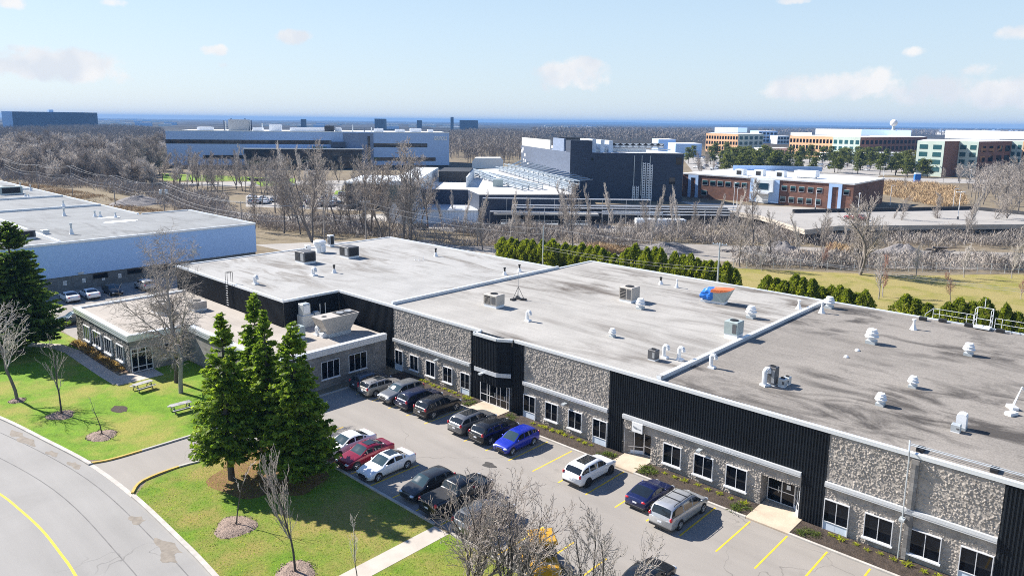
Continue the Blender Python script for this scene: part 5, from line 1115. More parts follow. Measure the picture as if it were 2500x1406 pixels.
mb = MB(); mb.sheet([(-101, 86.4), (30, 86.4), (30, 96.8), (-101, 96.8)], .014, M['lot2']); mb.sheet([(-129, 79), (-102.4, 79), (-102.4, 96), (-140, 96), (-150, 78)], .014, M['lot2']); struct('rear_lane', mb, 'asphalt lane behind the long building')
sheet('far_parking_lot', [(600, 478), (960, 470), (960, 500), (880, 515), (600, 505)], .014, 'lot2', 'asphalt lot with parked cars before the glass office')
sheet('service_road', [(540, 515), (700, 528), (960, 522), (1400, 545), (1640, 560), (1650, 570), (1100, 566), (940, 540), (700, 552), (560, 540)], .018, 'lot2', 'pale service road in front of the plant')
sheet('office_drive', [(700, 442), (960, 440), (960, 450), (840, 452), (830, 470), (790, 470), (800, 450), (560, 456), (440, 452), (440, 446)], .016, 'lot2', 'drive before the glass office')
for p in ([(395, 424), (560, 430), (700, 436), (700, 444), (560, 442), (400, 442)], [(600, 436), (720, 436), (720, 450), (640, 456)], [(850, 446), (920, 446), (915, 462), (845, 462)], [(820, 466), (890, 466), (890, 476), (815, 476)], [(960, 520), (1010, 530), (1000, 548), (955, 540)]):
    sheet('far_lawn', p, .022, 'lawn', 'bright green lawn patch before the glass office')
sheet('campus_parking_lot', [(1665, 385), (1790, 378), (2240, 402), (2500, 412), (2500, 432), (2150, 428), (2130, 442), (1690, 418)], .02, 'lot2', 'large campus parking lot between pines')
sheet('campus_road', [(2130, 442), (2500, 452), (2500, 440), (2140, 433)], .024, 'lot2', 'road past the campus')
sheet('brick_forecourt', [(1660, 492), (1800, 500), (2100, 512), (2100, 520), (1900, 522), (1700, 505)], .016, 'lot2', 'forecourt of the brick office')
# gravel piles
def pile(px, py, w, h, d, m, label, seed):
    p = G(px, py); rng = random.Random(seed); mb = MB(); n, k = 20, 7; V = [(0, 0, h)]
    for j in range(1, k+1):
        f = j/k
        for i in range(n):
            a = 2*pi*i/n; e = 1+.16*sin(2*a+seed)+.10*sin(3*a)+rng.uniform(-.05, .05); V.append((w*f*e*cos(a), d*f*e*sin(a), max(-.05, h*(1-f**1.25)*(1+.18*sin(a*2+seed+f*3))+rng.uniform(-.05, .05)*h*(j < k))))
    F = [(0, 1+i, 1+(i+1) % n) for i in range(n)]+[(1+j*n+i, 1+(j+1)*n+i, 1+(j+1)*n+(i+1) % n, 1+j*n+(i+1) % n) for j in range(k-1) for i in range(n)]
    mb.idx(V, F, M[m]); o = solo('gravel_pile', mb, label, 'gravel pile', p, -YAW); return o
pile(1632, 616, 6.8, 2.1, 4.0, 'pile', 'wide grey gravel pile right behind the cedar hedge', 1); pile(1908, 614, 4.2, 2.2, 3.5, 'pile', 'pointed grey gravel pile left of the triple trunked tree'.replace('left of', 'beside'), 2); pile(2205, 624, 6.5, 2.4, 4.0, 'pile', 'grey gravel pile beside the log heap', 3)
pile(860, 560, 5.5, 2.2, 4, 'pile', 'dark gravel pile behind the utility pole with crossarm', 4); pile(335, 498, 10, 2.6, 6, 'pile', 'grey gravel mound behind the warehouse', 5)
rng = random.Random(5); t = thing('log_heap', 'heap of pale cut logs and brush beside a gravel pile', 'log heap', G(2292, 624), -YAW)
for i in range(46):
    a = rng.uniform(-.5, .5); x = rng.gauss(0, 2.2); z = max(.15, 1.9*math.exp(-x*x/9)*rng.uniform(.1, 1)); L = rng.uniform(1, 2.4); y = rng.uniform(-1, 1); mb = MB()
    mb.tube((x-L*cos(a)/2, y-L*sin(a)/2, z), (x+L*cos(a)/2, y+L*sin(a)/2, z+rng.uniform(-.4, .4)), .14, .12, M['bark_pale' if rng.random() < .5 else 'bark_dark'], 6); part('log', mb, t)
t = thing('log_heap', 'low strewn line of pale branches behind the middle of the hedge', 'log heap', G(1815, 616), -YAW)
for i in range(26):
    a = rng.uniform(-.6, .6); x = rng.uniform(-4.5, 4.5); L = rng.uniform(1, 2.2); y = rng.uniform(-.7, .7); mb = MB(); mb.tube((x-L*cos(a)/2, y-L*sin(a)/2, .2), (x+L*cos(a)/2, y+L*sin(a)/2, rng.uniform(.1, .7)), .12, .1, M['bark_pale'], 5); part('log', mb, t)
# cedar hedge: every cedar its own plant
def cedar(seed, label):
    rng = np.random.default_rng(seed); t = thing('hedge_cedar', label, 'cedar', (0, 0, 0), group='cedars of the hedge behind the long building')
    n = 3400; f = rng.uniform(0, 1, n)**.9; az = rng.uniform(0, 2*pi, n); lump = 1+.22*np.sin(3*az+seed+f*7)+.15*np.sin(5*az-f*11)
    r = 1.25*np.minimum(1, (1-f)*2.6+.05)**.75*np.minimum(1, .7+f*2.2)*lump*rng.uniform(.45, 1.05, n)**.5; P = np.stack([r*np.cos(az), r*np.sin(az), .15+f*5.2+rng.normal(size=n)*.1], 1); D = np.stack([np.cos(az)*.45, np.sin(az)*.45, np.full(n, .9)], 1)
    V, Q = leaf_quads(P, .33, rng, .1, D, .5); part('crown', np_mesh('crown', V, Q, [M['cedar']]), t)
    mb = MB(); mb.tube((0, 0, -.05), (0, 0, 4.4), .11, .03, M['bark_dark'], 6); part('trunk', mb, t); return t
CED = [cedar(60+i, 'bushy yellow green cedar in the hedge behind the long building') for i in range(4)]
hx = []; x = -99.5
while x < -9:
    if not (-49 < x < -45.6 or -30.4 < x < -25.6): hx.append(x)
    x += RNG.uniform(1.1, 1.5)
for i, x in enumerate(hx):
    hz = (.82+.30*min(1, (x+100)/36))*(1+.22*mnoise.noise((x*.21, 3, 0)))*RNG.uniform(.82, 1.14)*(.9 if x > -46 else 1)
    p = (x, 105+RNG.uniform(-.5, .5), 0)
    if i < 4: CED[i].location = p; CED[i].scale = (1.05, 1.05, hz)
    else: clone(CED[i % 4], p, RNG.uniform(0, 6), scale=(RNG.uniform(.9, 1.35), RNG.uniform(.9, 1.35), hz))
# bare trees of the scrub belt (pixel base, pixel top)
PROT = [bare_tree('bare_tree', 'bare grey tree standing in the scrub belt', 70+i, 15, .22, mt='bark', mc='twig', group='bare trees of the scrub belt', first=f, kidn=kn, nseg=(9, 5, 3, 2), ratio=ra, ang=an, up=.07, rmin=.032) for i, (f, kn, ra, an) in enumerate(((.22, (3, 2, 2), (.36, .5, .5), (.55, .6, .7)), (.3, (2, 3, 1), (.42, .5, .5), (.65, .7, .7)), (.15, (3, 2, 2), (.30, .45, .5), (.5, .6, .7)), (.25, (3, 3, 1), (.36, .5, .5), (.6, .6, .7))))]
PROT.append(bare_tree('bare_tree', 'bare forked grey tree standing in the scrub belt', 80, 15, .2, mt='bark', mc='twig', group='bare forked trees of the scrub belt', first=.3, kidn=(2, 2, 2), nseg=(8, 5, 3, 2), ratio=(.38, .5, .5), ang=(.55, .6, .7), up=.08, rmin=.03, forks=3))
PROT.append(bare_tree('bare_tree', 'bare pale poplar with upright twigs in the scrub belt', 81, 15, .16, mt='bark_pale', mc='twig_pale', group='pale poplars of the scrub belt', first=.25, kidn=(3, 2, 1), nseg=(12, 4, 3), ratio=(.25, .48, .5), ang=(.42, .45, .5), up=.26, wob=.05, rmin=.030))
_pu = set()
def ptree(i, p, h, rz=None):
    s = h/15
    if i not in _pu:
        _pu.add(i); o = PROT[i]; o.location = p; o.scale = (s*1.05, s*1.05, s); return o
    k = RNG.uniform(.9, 1.2); return clone(PROT[i], p, RNG.uniform(0, 6) if rz is None else rz, scale=(s*k, s*k, s))
for px, yb, yt, i in ((610, 470, 392, 1), (640, 500, 400, 1), (672, 520, 392, 0), (715, 545, 372, 5), (762, 592, 385, 4), (800, 530, 430, 3), (822, 560, 395, 1), (872, 520, 440, 3), (905, 575, 395, 4), (932, 585, 415, 1), (950, 590, 430, 0), (985, 588, 378, 3), (1002, 592, 402, 2), (1018, 596, 470, 1), (1165, 600, 478, 5), (1178, 610, 520, 2), (1247, 604, 474, 5), (1262, 622, 530, 3), (1290, 590, 500, 0), (1368, 566, 470, 2), (1390, 592, 458, 5), (1398, 600, 465, 3), (1440, 586, 462, 5), (1492, 572, 462, 5), (1512, 600, 540, 3), (1572, 585, 505, 3), (1588, 612, 470, 5), (1638, 586, 468, 5), (1655, 590, 480, 5), (1690, 575, 500, 2), (1740, 585, 485, 5), (1790, 590, 470, 5), (1838, 600, 452, 2), (1762, 600, 520, 1), (1806, 652, 540, 3), (1880, 640, 535, 0), (1950, 640, 530, 5), (2010, 620, 528, 4), (2060, 610, 540, 5), (2175, 560, 505, 5), (2190, 565, 490, 1), (2355, 600, 470, 5), (2370, 590, 500, 2), (2420, 560, 480, 1), (2455, 560, 430, 0), (2480, 545, 405, 3), (2400, 500, 410, 1), (2210, 470, 432, 1), (2290, 560, 480, 2), (545, 470, 400, 3), (470, 448, 372, 4), (520, 460, 385, 0), (578, 452, 365, 5), (615, 462, 372, 5), (735, 470, 368, 5), (1045, 560, 400, 1), (430, 440, 395, 0)):
    p = G(px, yb); ptree(i, p, max(4, ztop(px, yb, yt)))
bt = bare_tree('bare_tree', 'largest spreading bare tree at the lawn edge with several stems and long shadow', 90, 13.0, .30, G(2100, 671), 'bark', 'twig', None, first=.22, kidn=(2, 2, 1), nseg=(9, 6, 3, 2), ratio=(.5, .5, .5), ang=(.6, .6, .7), up=.06, rmin=.03, forks=3)
YG = [bare_tree('young_tree', 'young pale bare tree on the back lawn', 95, 6, .10, mt='bark_pale', mc='twig_pale', group='young bare trees on the back lawn', first=.22, kidn=(3, 2, 1), nseg=(8, 4, 3), ratio=(.42, .45, .5), ang=(.55, .5, .5), up=.14, rmin=.022), bare_tree('young_tree', 'young reddish bare tree near the hedge', 96, 6, .10, mt='bark_pale', mc='twig_red', group='young reddish trees near the hedge', first=.22, kidn=(3, 2, 1), nseg=(8, 4, 3), ratio=(.42, .45, .5), ang=(.5, .5, .5), up=.14, rmin=.022)]
for k, lst in ((0, ((2236, 678, 608), (2353, 678, 608), (2470, 680, 600), (2010, 652, 608), (1860, 662, 600), (2145, 730, 640))), (1, ((2155, 725, 638), (2320, 735, 672), (2492, 730, 680), (2005, 655, 600)))):
    for j, (px, yb, yt) in enumerate(lst):
        p = G(px, yb); s = ztop(px, yb, yt)/6
        if j == 0: YG[k].location = p; YG[k].scale = (s,)*3
        else: clone(YG[k], p, RNG.uniform(0, 6), scale=s)
# undergrowth
def brushwood(name, label, polys, n, m, L, asp, seed, hmax=2.0, kind='stuff'):
    rng = np.random.default_rng(seed); PP = []
    for poly, frac in polys:
        A = np.array(gpoly(poly)); k = int(n*frac); lo, hi = A.min(0), A.max(0); Pn = rng.uniform(lo, hi, (k*6, 2)); ins = np.zeros(len(Pn), bool); j = len(A)-1
        for i in range(len(A)):
            c = ((A[i, 1] > Pn[:, 1]) != (A[j, 1] > Pn[:, 1])) & (Pn[:, 0] < (A[j, 0]-A[i, 0])*(Pn[:, 1]-A[i, 1])/(A[j, 1]-A[i, 1]+1e-9)+A[i, 0]); ins ^= c; j = i
        Pn = Pn[ins]
        den = np.array([mnoise.noise((x*.09, y*.09, seed)) for x, y in Pn]); Pn = Pn[den > rng.uniform(-.45, .35, len(Pn))][:k]; PP.append(Pn)
    P2 = np.concatenate(PP); hh = np.array([.35+.65*max(0, .5+mnoise.noise((x*.13, y*.13, seed+5))) for x, y in P2])*hmax
    P = np.concatenate([P2, (hh*rng.uniform(.1, .95, len(P2)))[:, None]], 1); D = rng.normal(size=P.shape)*.55; D[:, 2] = 1
    V, Q = leaf_quads(P, L, rng, 0, D, asp); return solo(name, np_mesh(name, V, Q, [M[m]]), label, 'undergrowth', kind=kind)
brushwood('undergrowth', 'grey brown leafless scrub behind the long building', [([(620, 560), (980, 592), (1250, 606), (1500, 590), (1250, 560), (1000, 560), (900, 545), (640, 530)], .26), ([(1230, 572), (1700, 552), (2010, 575), (2500, 570), (2500, 606), (2050, 606), (1620, 598), (1300, 604)], .46), ([(380, 470), (640, 540), (600, 560), (380, 505)], .10), ([(1780, 632), (2100, 640), (2500, 640), (2500, 664), (2150, 660), (1800, 652)], .18)], 62000, 'brush', 1.5, .075, 21, 3.4)
brushwood('undergrowth', 'dark leafless thicket along the power line', [([(0, 415), (250, 430), (420, 462), (560, 500), (560, 530), (400, 492), (220, 465), (0, 445)], 1.0)], 26000, 'brush', 2.0, .09, 22, 4.5)
brushwood('dry_reeds', 'golden dry reeds beside the brick office', [([(2132, 452), (2230, 448), (2330, 462), (2370, 500), (2300, 507), (2200, 488), (2140, 470)], 1.0)], 16000, 'straw', 1.7, .10, 23, 2.2)
brushwood('dry_reeds', 'thin band of straw coloured reeds behind the hedge', [([(1405, 612), (1480, 606), (1560, 612), (1540, 622), (1420, 620)], .6), ([(1960, 608), (2080, 612), (2080, 622), (1950, 622)], .4)], 4200, 'straw', 1.3, .09, 24, 1.7)
brushwood('dry_grass', 'strip of old yellow grass and debris behind the warehouse', [([(0, 446), (120, 456), (260, 480), (330, 505), (420, 520), (300, 515), (120, 478), (0, 458)], 1.0)], 9000, 'straw', .9, .12, 25, .7)
# utility poles and cables
def upole(loc, h, label, arms=1, trafo=False, m='pole', rz=0.0):
    t = thing('utility_pole', label, 'utility pole', loc, rz)
    mb = MB(); mb.tube((0, 0, -.1), (0, 0, h), .17, .11, M[m], 8); part('pole', mb, t)
    for k in range(arms):
        mb = MB(); mb.box(-1.1, 1.1, -.06, .06, h-.35-k*.9, h-.23-k*.9, M[m]); a = part('crossarm', mb, t)
        for x in (-1.0, -.4, .4, 1.0):
            mb = MB(); mb.lathe(x, 0, [(.05, h-.228-k*.9), (.07, h-.12-k*.9), (.03, h-.05-k*.9)], M['white_metal'], 6); part('insulator', mb, a)
    if trafo:
        for x in (-.75, .75):
            mb = MB(); mb.lathe(x, 0, [(.38, h-3.4), (.42, h-3.3), (.42, h-2.2), (.3, h-2.05)], M['galv'], 12); part('transformer', mb, t)
    return t
PL = [((-376.6, 83.1, 0), 9.5, 'utility pole at far end of the power line by the wood'), ((-311.7, 78.6, 0), 10, 'utility pole second from far end of the power line'), ((-282.2, 81.2, 0), 11, 'tall leaning utility pole behind the warehouse roof corner'), ((-247.4, 82.9, 0), 9.6, 'utility pole between the tall one and the transformer pole'), ((-216, 85.5, 0), 9.2, 'utility pole carrying two grey transformers'), ((-163, 82, 0), 8.2, 'slim utility pole among scrub near the warehouse corner'), ((-144.6, 92.6, 0), 9.3, 'wooden utility pole with wide crossarm behind far roof edge'), ((-135.3, 97.5, 0), 9.6, 'plain wooden utility pole between bare trees near the plant')]
for i, (p, h, l) in enumerate(PL): upole(p, h, l, 1 if i != 5 else 1, i == 4, rz=.9)
upole((-87.2, 103, 0), 8.35, 'grey utility pole in front of the hedge end', 0, m='galv'); upole((-51.6, 103, 0), 9.5, 'grey utility pole with lamp crossarm before the cedar hedge', 1, m='galv', rz=.3)
def cable(a, b, sag, label, r=.022, n=14):
    mb = MB(); a, b = Vector(a), Vector(b); pts = []
    for i in range(n+1):
        t = i/n; q = a.lerp(b, t); q.z -= sag*4*t*(1-t); pts.append(tuple(q))
    mb.path(pts, r, M['wire'], 4); solo('power_cable', mb, label, 'cable', group='cables of the power line')
for (a, ha, _), (b, hb, _) in zip(PL, PL[1:]):
    for k, (o, dz) in enumerate(((-.9, -.1), (.9, -.1), (0, -2.6), (0, -3.6))):
        cable((a[0]+o*.6, a[1]+o*.78, ha+dz), (b[0]+o*.6, b[1]+o*.78, hb+dz), 1.1, 'sagging cable between wooden utility poles behind the warehouse', .04)
for dz in (-.4, -1.6): cable((-135.3, 97.5, 9.6+dz), (-87.2, 103, 8.2+dz*.9), .9, 'cable strung from wooden pole to the grey pole by the hedge', .03)
for o, dz in ((0, -.25), (0, -3.8), (0, -4.3)): cable((-87.2, 103, 8.3+dz), (-51.6, 103, 9.3+dz), .5, 'cable strung between the two grey poles along the hedge', .025)
for dz in (-.25, -.5): cable((-51.6, 103, 9.3+dz), (12, 103, 10+dz), 1.0, 'cable running from the grey lamp pole past the lawn', .022)
# chain link fence behind the lawn and scrub
t = thing('chain_fence', 'thin chain link fence on grey posts along the back lawn', 'fence', (0, 0, 0)); fl = [G(x, y)[:2] for x, y in ((1790, 655), (1950, 652), (2150, 660), (2350, 664), (2520, 670))]
P0, P1 = fl[0], fl[-1]; n = 22
for i in range(n+1):
    x, y = P0[0]+(P1[0]-P0[0])*i/n, P0[1]+(P1[1]-P0[1])*i/n; mb = MB(); mb.tube((x, y, 0), (x, y, 1.9), .04, .04, M['galv'], 5); part('post', mb, t)
for z in (.1, 1.0, 1.85):
    mb = MB(); mb.tube((*P0, z), (*P1, z), .02, .02, M['galv'], 4); part('fence_wire', mb, t)
t = thing('chain_fence', 'fence of thin posts along the service road before the plant', 'fence', (0, 0, 0)); P0, P1 = G(1000, 585)[:2], G(1420, 582)[:2]; n = 26
for i in range(n+1):
    x, y = P0[0]+(P1[0]-P0[0])*i/n, P0[1]+(P1[1]-P0[1])*i/n; mb = MB(); mb.tube((x, y, 0), (x, y, 2.6), .05, .05, M['steel'], 5); part('post', mb, t)
mb = MB(); mb.tube((*P0, 2.5), (*P1, 2.5), .03, .03, M['steel'], 4); part('fence_wire', mb, t)
# ---------------------------------------------------------------- woods
def wood(name, label, poly, spacing, h, seed, m, twigs=60, cap=99999, L=2.4, asp=.085):
    A = np.array(gpoly(poly)); rng = np.random.default_rng(seed); lo, hi = A.min(0), A.max(0); area = abs(sum(A[i, 0]*A[(i+1) % len(A), 1]-A[(i+1) % len(A), 0]*A[i, 1] for i in range(len(A))))/2
    N = min(cap, int(area/spacing**2)); P = rng.uniform(lo, hi, (N*8, 2)); ins = np.zeros(len(P), bool); j = len(A)-1
    for i in range(len(A)):
        ins ^= ((A[i, 1] > P[:, 1]) != (A[j, 1] > P[:, 1])) & (P[:, 0] < (A[j, 0]-A[i, 0])*(P[:, 1]-A[i, 1])/(A[j, 1]-A[i, 1]+1e-9)+A[i, 0]); j = i
    P = P[ins][:N]; N = len(P); H = h*rng.uniform(.7, 1.2, N); R = H*rng.uniform(.17, .28, N)
    u = rng.normal(size=(N, twigs, 3)); u /= np.linalg.norm(u, axis=2, keepdims=True); u *= rng.uniform(.2, 1, (N, twigs, 1))**.45
    C = np.zeros((N, twigs, 3)); C[:, :, :2] = P[:, None]+u[:, :, :2]*R[:, None, None]; C[:, :, 2] = H[:, None]*.62+u[:, :, 2]*H[:, None]*.36
    D = u*np.array([.8, .8, .3])+np.array([0, 0, .75]); V, Q = leaf_quads(C.reshape(-1, 3), L, rng, 0, D.reshape(-1, 3), asp)
    T = np.zeros((N, 4, 3)); w = .16; ax = np.array([VR[0], VR[1]])*w
    for k, (s, z) in enumerate(((-1, 0), (1, 0), (.5, 1), (-.5, 1))): T[:, k, :2] = P+ax*s; T[:, k, 2] = H*.7*z
    V = np.concatenate([V, T.reshape(-1, 3)]); Q = np.concatenate([Q, np.arange(4*N).reshape(N, 4)+Q.max()+1])
    return solo(name, np_mesh(name, V, Q, [M[m]]), label, 'wood', kind='stuff')
wood('bare_wood', 'far leafless grey brown wood rising to the horizon', [(-60, 428), (120, 425), (250, 420), (400, 412), (404, 332), (300, 318), (150, 322), (-60, 330)], 5.6, 13, 101, 'twig_wood', 80, 3600, 2.4, .075)
wood('bare_wood', 'leafless wood behind the glass office', [(1098, 395), (1180, 402), (1290, 398), (1310, 345), (1230, 330), (1098, 336)], 5.6, 14, 102, 'twig_wood', 70, 1500, 2.8, .075)
wood('bare_wood', 'reddish leafless wood beyond the dark plant', [(1300, 345), (1720, 352), (1740, 322), (1480, 319), (1300, 321)], 9, 14, 103, 'twig_wood', 30, 2200, 4.5, .11)
wood('bare_wood', 'brown leafless wood behind the campus', [(1850, 332), (2300, 335), (2500, 334), (2560, 321), (1850, 322)], 10, 15, 104, 'twig_wood', 26, 1800, 5.0, .12)
wood('bare_wood', 'leafless wood beside the campus road', [(2330, 436), (2540, 428), (2540, 500), (2390, 505), (2360, 470)], 5.5, 9, 105, 'twig', 60, 420, 1.8, .07)
WD = [bare_tree('woodland_tree', 'bare grey tree at the near edge of the large wood', 120+i, 13, .2, mt='bark_dark', mc=('twig', 'twig_pale', 'twig')[i], group='bare trees at the edge of the wood', first=.22, kidn=(3, 3, 2), nseg=(8, 4, 3, 2), ratio=(.42, .5, .5), ang=(.65, .65, .7), up=.08, rmin=.042, forks=(1, 3, 2)[i]) for i in range(3)]
k = 0
for row, (y0, y1, n) in enumerate(((455, 436, 30), (436, 410, 50), (410, 380, 60))):
    for i in range(n):
        px = RNG.uniform(-40, 412 if row else 430); py = RNG.uniform(y1, y0)+(px-200)*.045*(row == 0); p = G(px, py); s = RNG.uniform(.7, 1.25)*(1 if row else .8)
        if k < 3: WD[k].location = p; WD[k].scale = (s,)*3
        else: clone(WD[k % 3], p, RNG.uniform(0, 6), scale=(s*1.1, s*1.1, s))
        k += 1
# ================================================================ glass office with lettering
A = G(410, 411); B = G(1097, 411); LEN = hypot(B[0]-A[0], B[1]-A[1]); AZ = atan2(B[1]-A[1], B[0]-A[0])
t = thing('glass_office', 'long silver blue panelled office with dark glass front and pale lettering', 'building', A, AZ); KU = LEN/687.0; KZ = 20.4/87.0
def U(px): return (px-410)*KU
def Zp(py, px=700): return (411-py+(px-700)*.006*0)*KZ
TH = 20.3
mb = MB(); mb.box(0, LEN, 0, 70, 1.8, TH, M['metalpanel']); part('wall', mb, t)
mb = MB(); mb.box(.5, LEN-.5, .4, 69, 0, 1.79, M['dark_wall']); part('plinth', mb, t)
mb = MB(); mb.box(.3, LEN-.3, .3, 69.7, TH+.004, TH+.03, M['roof_snow']); part('roof', mb, t)
mb = MB(); mb.box(-.1, LEN+.1, -.1, .3, TH+.034, TH+.5, M['coping']); part('coping', mb, t)
for a, b, y0, y1 in ((409, 800, 344, 353.5), (905, 1040, 350, 359.5), (905, 1061, 384.5, 393), (493, 597, 380, 389)):
    mb = MB(); mb.box(U(a), U(b), -.12, 0, Zp(y1), Zp(y0), M['glass_dark']); w = part('strip_window', mb, t); f = MB(); n = max(2, int((U(b)-U(a))/4))
    for k in range(n+1): x = U(a)+(U(b)-U(a))*k/n; f.box(x-.08, x+.08, -.16, -.12, Zp(y1), Zp(y0), M['black_steel'])
    part('mullion', f, w)
mb = MB(); mb.box(U(830), U(904), -.6, -.005, 0, TH-.3, M['slate_wall']); part('tower_panel', mb, t)
mb = MB(); mb.box(U(890), U(896), -.75, -.6, 1.5, TH-2, M['glass_dark']); part('slot_window', mb, t)
mb = MB(); mb.box(U(597), U(876), -9, -.61, 0, Zp(364), M['glass_dark']); at2 = part('glass_atrium', mb, t); f = MB()
for k in range(24): x = U(597)+(U(876)-U(597))*k/23; f.box(x-.06, x+.06, -9.08, -9.002, 0, Zp(366), M['black_steel'])
for z in (3.6, 7.0): f.box(U(597), U(876), -9.07, -9.003, z-.06, z+.06, M['black_steel'])
part('mullion', f, at2); mb = MB(); mb.box(U(595), U(880), -9.6, -.55, Zp(364)+.01, Zp(362), M['coping']); part('atrium_roof', mb, t)
mb = MB(); mb.box(U(755), U(790), -6, -3, Zp(362)+.01, Zp(358), M['glass_teal']); part('skylight', mb, t); mb = MB(); mb.box(U(800), U(835), -5, -.62, Zp(360), Zp(347), M['navy_wall']); part('roof_room', mb, t)
cu = bpy.data.curves.new('lettering', 'FONT'); cu.body = 'GRIFOLS'; cu.size = 3.0; cu.extrude = .06; cu.align_x = 'CENTER'
cu.offset = .10; lo = bpy.data.objects.new('lettering_curve', cu); COL.objects.link(lo); bpy.context.view_layer.update()
lm = bpy.data.meshes.new_from_object(lo.evaluated_get(bpy.context.evaluated_depsgraph_get())); bpy.data.objects.remove(lo); lm.materials.clear(); lm.materials.append(M['white_paint'])
xs_ = [v.co.x for v in lm.vertices]; kx = (U(1091.5)-U(1057.5))/(max(xs_)-min(xs_)); lm.transform(Matrix.Translation((U(1074.5), -.14, Zp(341))) @ Matrix.Rotation(pi/2, 4, 'X') @ Matrix.Diagonal((kx, .95, 1, 1))); part('lettering', lm, t)
rng = random.Random(9)
for (a, b, h, y, m, l) in ((470, 505, 2.2, 12, 'white_metal', 'low white plant box'), (540, 590, 6.5, 18, 'steel', 'tall grey plant tower'), (602, 625, 2.2, 14, 'white_metal', 'white duct box'), (644, 672, 4, 12, 'white_metal', 'white louvred cooling unit'), (690, 780, 2.2, 20, 'white_metal', 'long white plant deck'), (781, 804, 3.5, 10, 'dark_wall', 'dark chimney box'), (806, 822, 2.4, 14, 'white_metal', 'white plant box'), (905, 930, 2.2, 12, 'white_metal', 'white plant box'), (960, 985, 1.8, 12, 'white_metal', 'white plant box'), (1000, 1030, 2.4, 18, 'white_metal', 'white plant box'), (1045, 1060, 1.8, 12, 'white_metal', 'white plant box')):
    mb = MB(); mb.bevel_box(U(a), U(b), y, y+6, TH+.04, TH+.04+h, .3, M[m]); part('roof_plant', mb, t)
for i, px in enumerate((528, 532, 540, 546, 552, 560, 580, 586, 591, 595, 622, 783, 790, 796, 850, 880, 899, 915)):
    mb = MB(); mb.tube((U(px), 20, TH), (U(px), 20, TH+rng.uniform(4.5, 7.5)-(2.5 if i > 10 and i != 10 else 0)), .32, .32, M['galv' if i % 3 else 'far_blue'], 8); part('flue', mb, t)

# ================================================================ dark plant tower
a, b, c = G(1272, 448), G(1390, 490), G(1664, 492); a, b, c = (Vector(p[:2]) for p in (a, b, c))
t = thing('dark_plant', 'tall dark slate process building with rooftop chillers and pipe ladders', 'building', (b.x, b.y, 0)); TZ = 17.0
d = a+(c-b)
mb = MB(); mb.prism([tuple(a), tuple(b), tuple(c), tuple(d)], 0, TZ, M['navy_wall'], M['roof_snow']); part('wall', mb, t, world=True)
ux = (c-b).normalized(); uy = (a-b).normalized()
def Q2(u, v): p = b+ux*u+uy*v; return (p.x, p.y)
def obx(u0, u1, v0, v1, z0, z1, m, name, par=None, mb=None):
    k = mb or MB(); k.prism([Q2(u0, v0), Q2(u1, v0), Q2(u1, v1), Q2(u0, v1)], z0, z1, M[m]); return None if mb else part(name, k, par or t, world=True)
LW = (c-b).length; LD = (a-b).length
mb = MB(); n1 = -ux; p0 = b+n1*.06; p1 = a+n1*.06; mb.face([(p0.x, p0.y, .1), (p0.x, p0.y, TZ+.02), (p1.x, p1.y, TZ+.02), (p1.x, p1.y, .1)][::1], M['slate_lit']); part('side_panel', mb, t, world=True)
obx(-.05, 7.6, -.05, 5.5, TZ+.005, 21.2, 'navy_wall', 'tower_block'); obx(-.09, .5, 8, 22, TZ+.005, 21.6, 'slate_wall', 'screen_wall'); obx(.5, 11, 17, 17.6, TZ+.005, 21.8, 'dark_wall', 'screen_wall'); obx(-.09, .4, 26, LD-1, TZ+.006, 20.6, 'louvre', 'louvre_screen')
for k in range(3): obx(8.6+k*3.0, 10.0+k*3.0, 3, 20, TZ+.01, 21.6-.2*k, 'panel_blue', 'duct_fin')
cn = MB(); obx(15, 36, 7, 11, TZ+1.6, TZ+2.4, 'steel', '', mb=cn); obx(15, 36, 7.2, 10.8, TZ+2.405, TZ+3.2, 'grille', '', mb=cn)
ch = part('chiller', cn, t, world=True)
for k in range(8):
    mb = MB(); u = 18+k*2.3; A1, B1, C1 = Q2(u, 6.98), Q2(u+2.0, 6.98), Q2(u+1.0, 6.98); mb.face([(*A1, TZ+3.15), (*C1, TZ+2.45), (*B1, TZ+3.15)], M['white_paint']); mb.face([(*Q2(u+.2, 6.97), TZ+1.7), (*Q2(u+1.7, 6.97), TZ+1.7), (*Q2(u+1.7, 6.97), TZ+2.3), (*Q2(u+.2, 6.97), TZ+2.3)], M['white_paint']); part('chiller_panel', mb, ch, world=True)
obx(12, 37, 3.5, 4.0, TZ+1.0, TZ+1.3, 'galv', 'pipe_rack'); obx(10, 14, 3.6, 4.4, TZ+.2, TZ+.9, 'galv', 'pipe_rack'); obx(14, 30, 8, 10, TZ+.1, TZ+1.5, 'white_metal', 'plant_box')
pu = lambda px: (px-1390)/274*LW; pz = lambda py: TZ*(1-(py-378)/113.0)
for px in (1544, 1562, 1582): obx(pu(px)-.1, pu(px)+.1, -.35, -.1, 2, pz(384), 'galv', 'wall_pipe')
for x0, x1, y0, y1 in ((1564, 1571, 400, 490), (1574, 1581, 401, 490), (1582, 1588, 404, 492), (1541, 1547, 455, 492), (1550, 1556, 455, 492)):
    k = MB(); obx(pu(x0), pu(x0)+.2, -.7, -.2, max(.2, pz(y1)), pz(y0), 'white_metal', '', mb=k); obx(pu(x1)-.2, pu(x1), -.7, -.2, max(.2, pz(y1)), pz(y0), 'white_metal', '', mb=k); z = max(.4, pz(y1))
    while z < pz(y0): obx(pu(x0), pu(x1), -.72, -.5, z, z+.35, 'white_metal', '', mb=k); z += .85
    part('pipe_ladder', k, t, world=True)
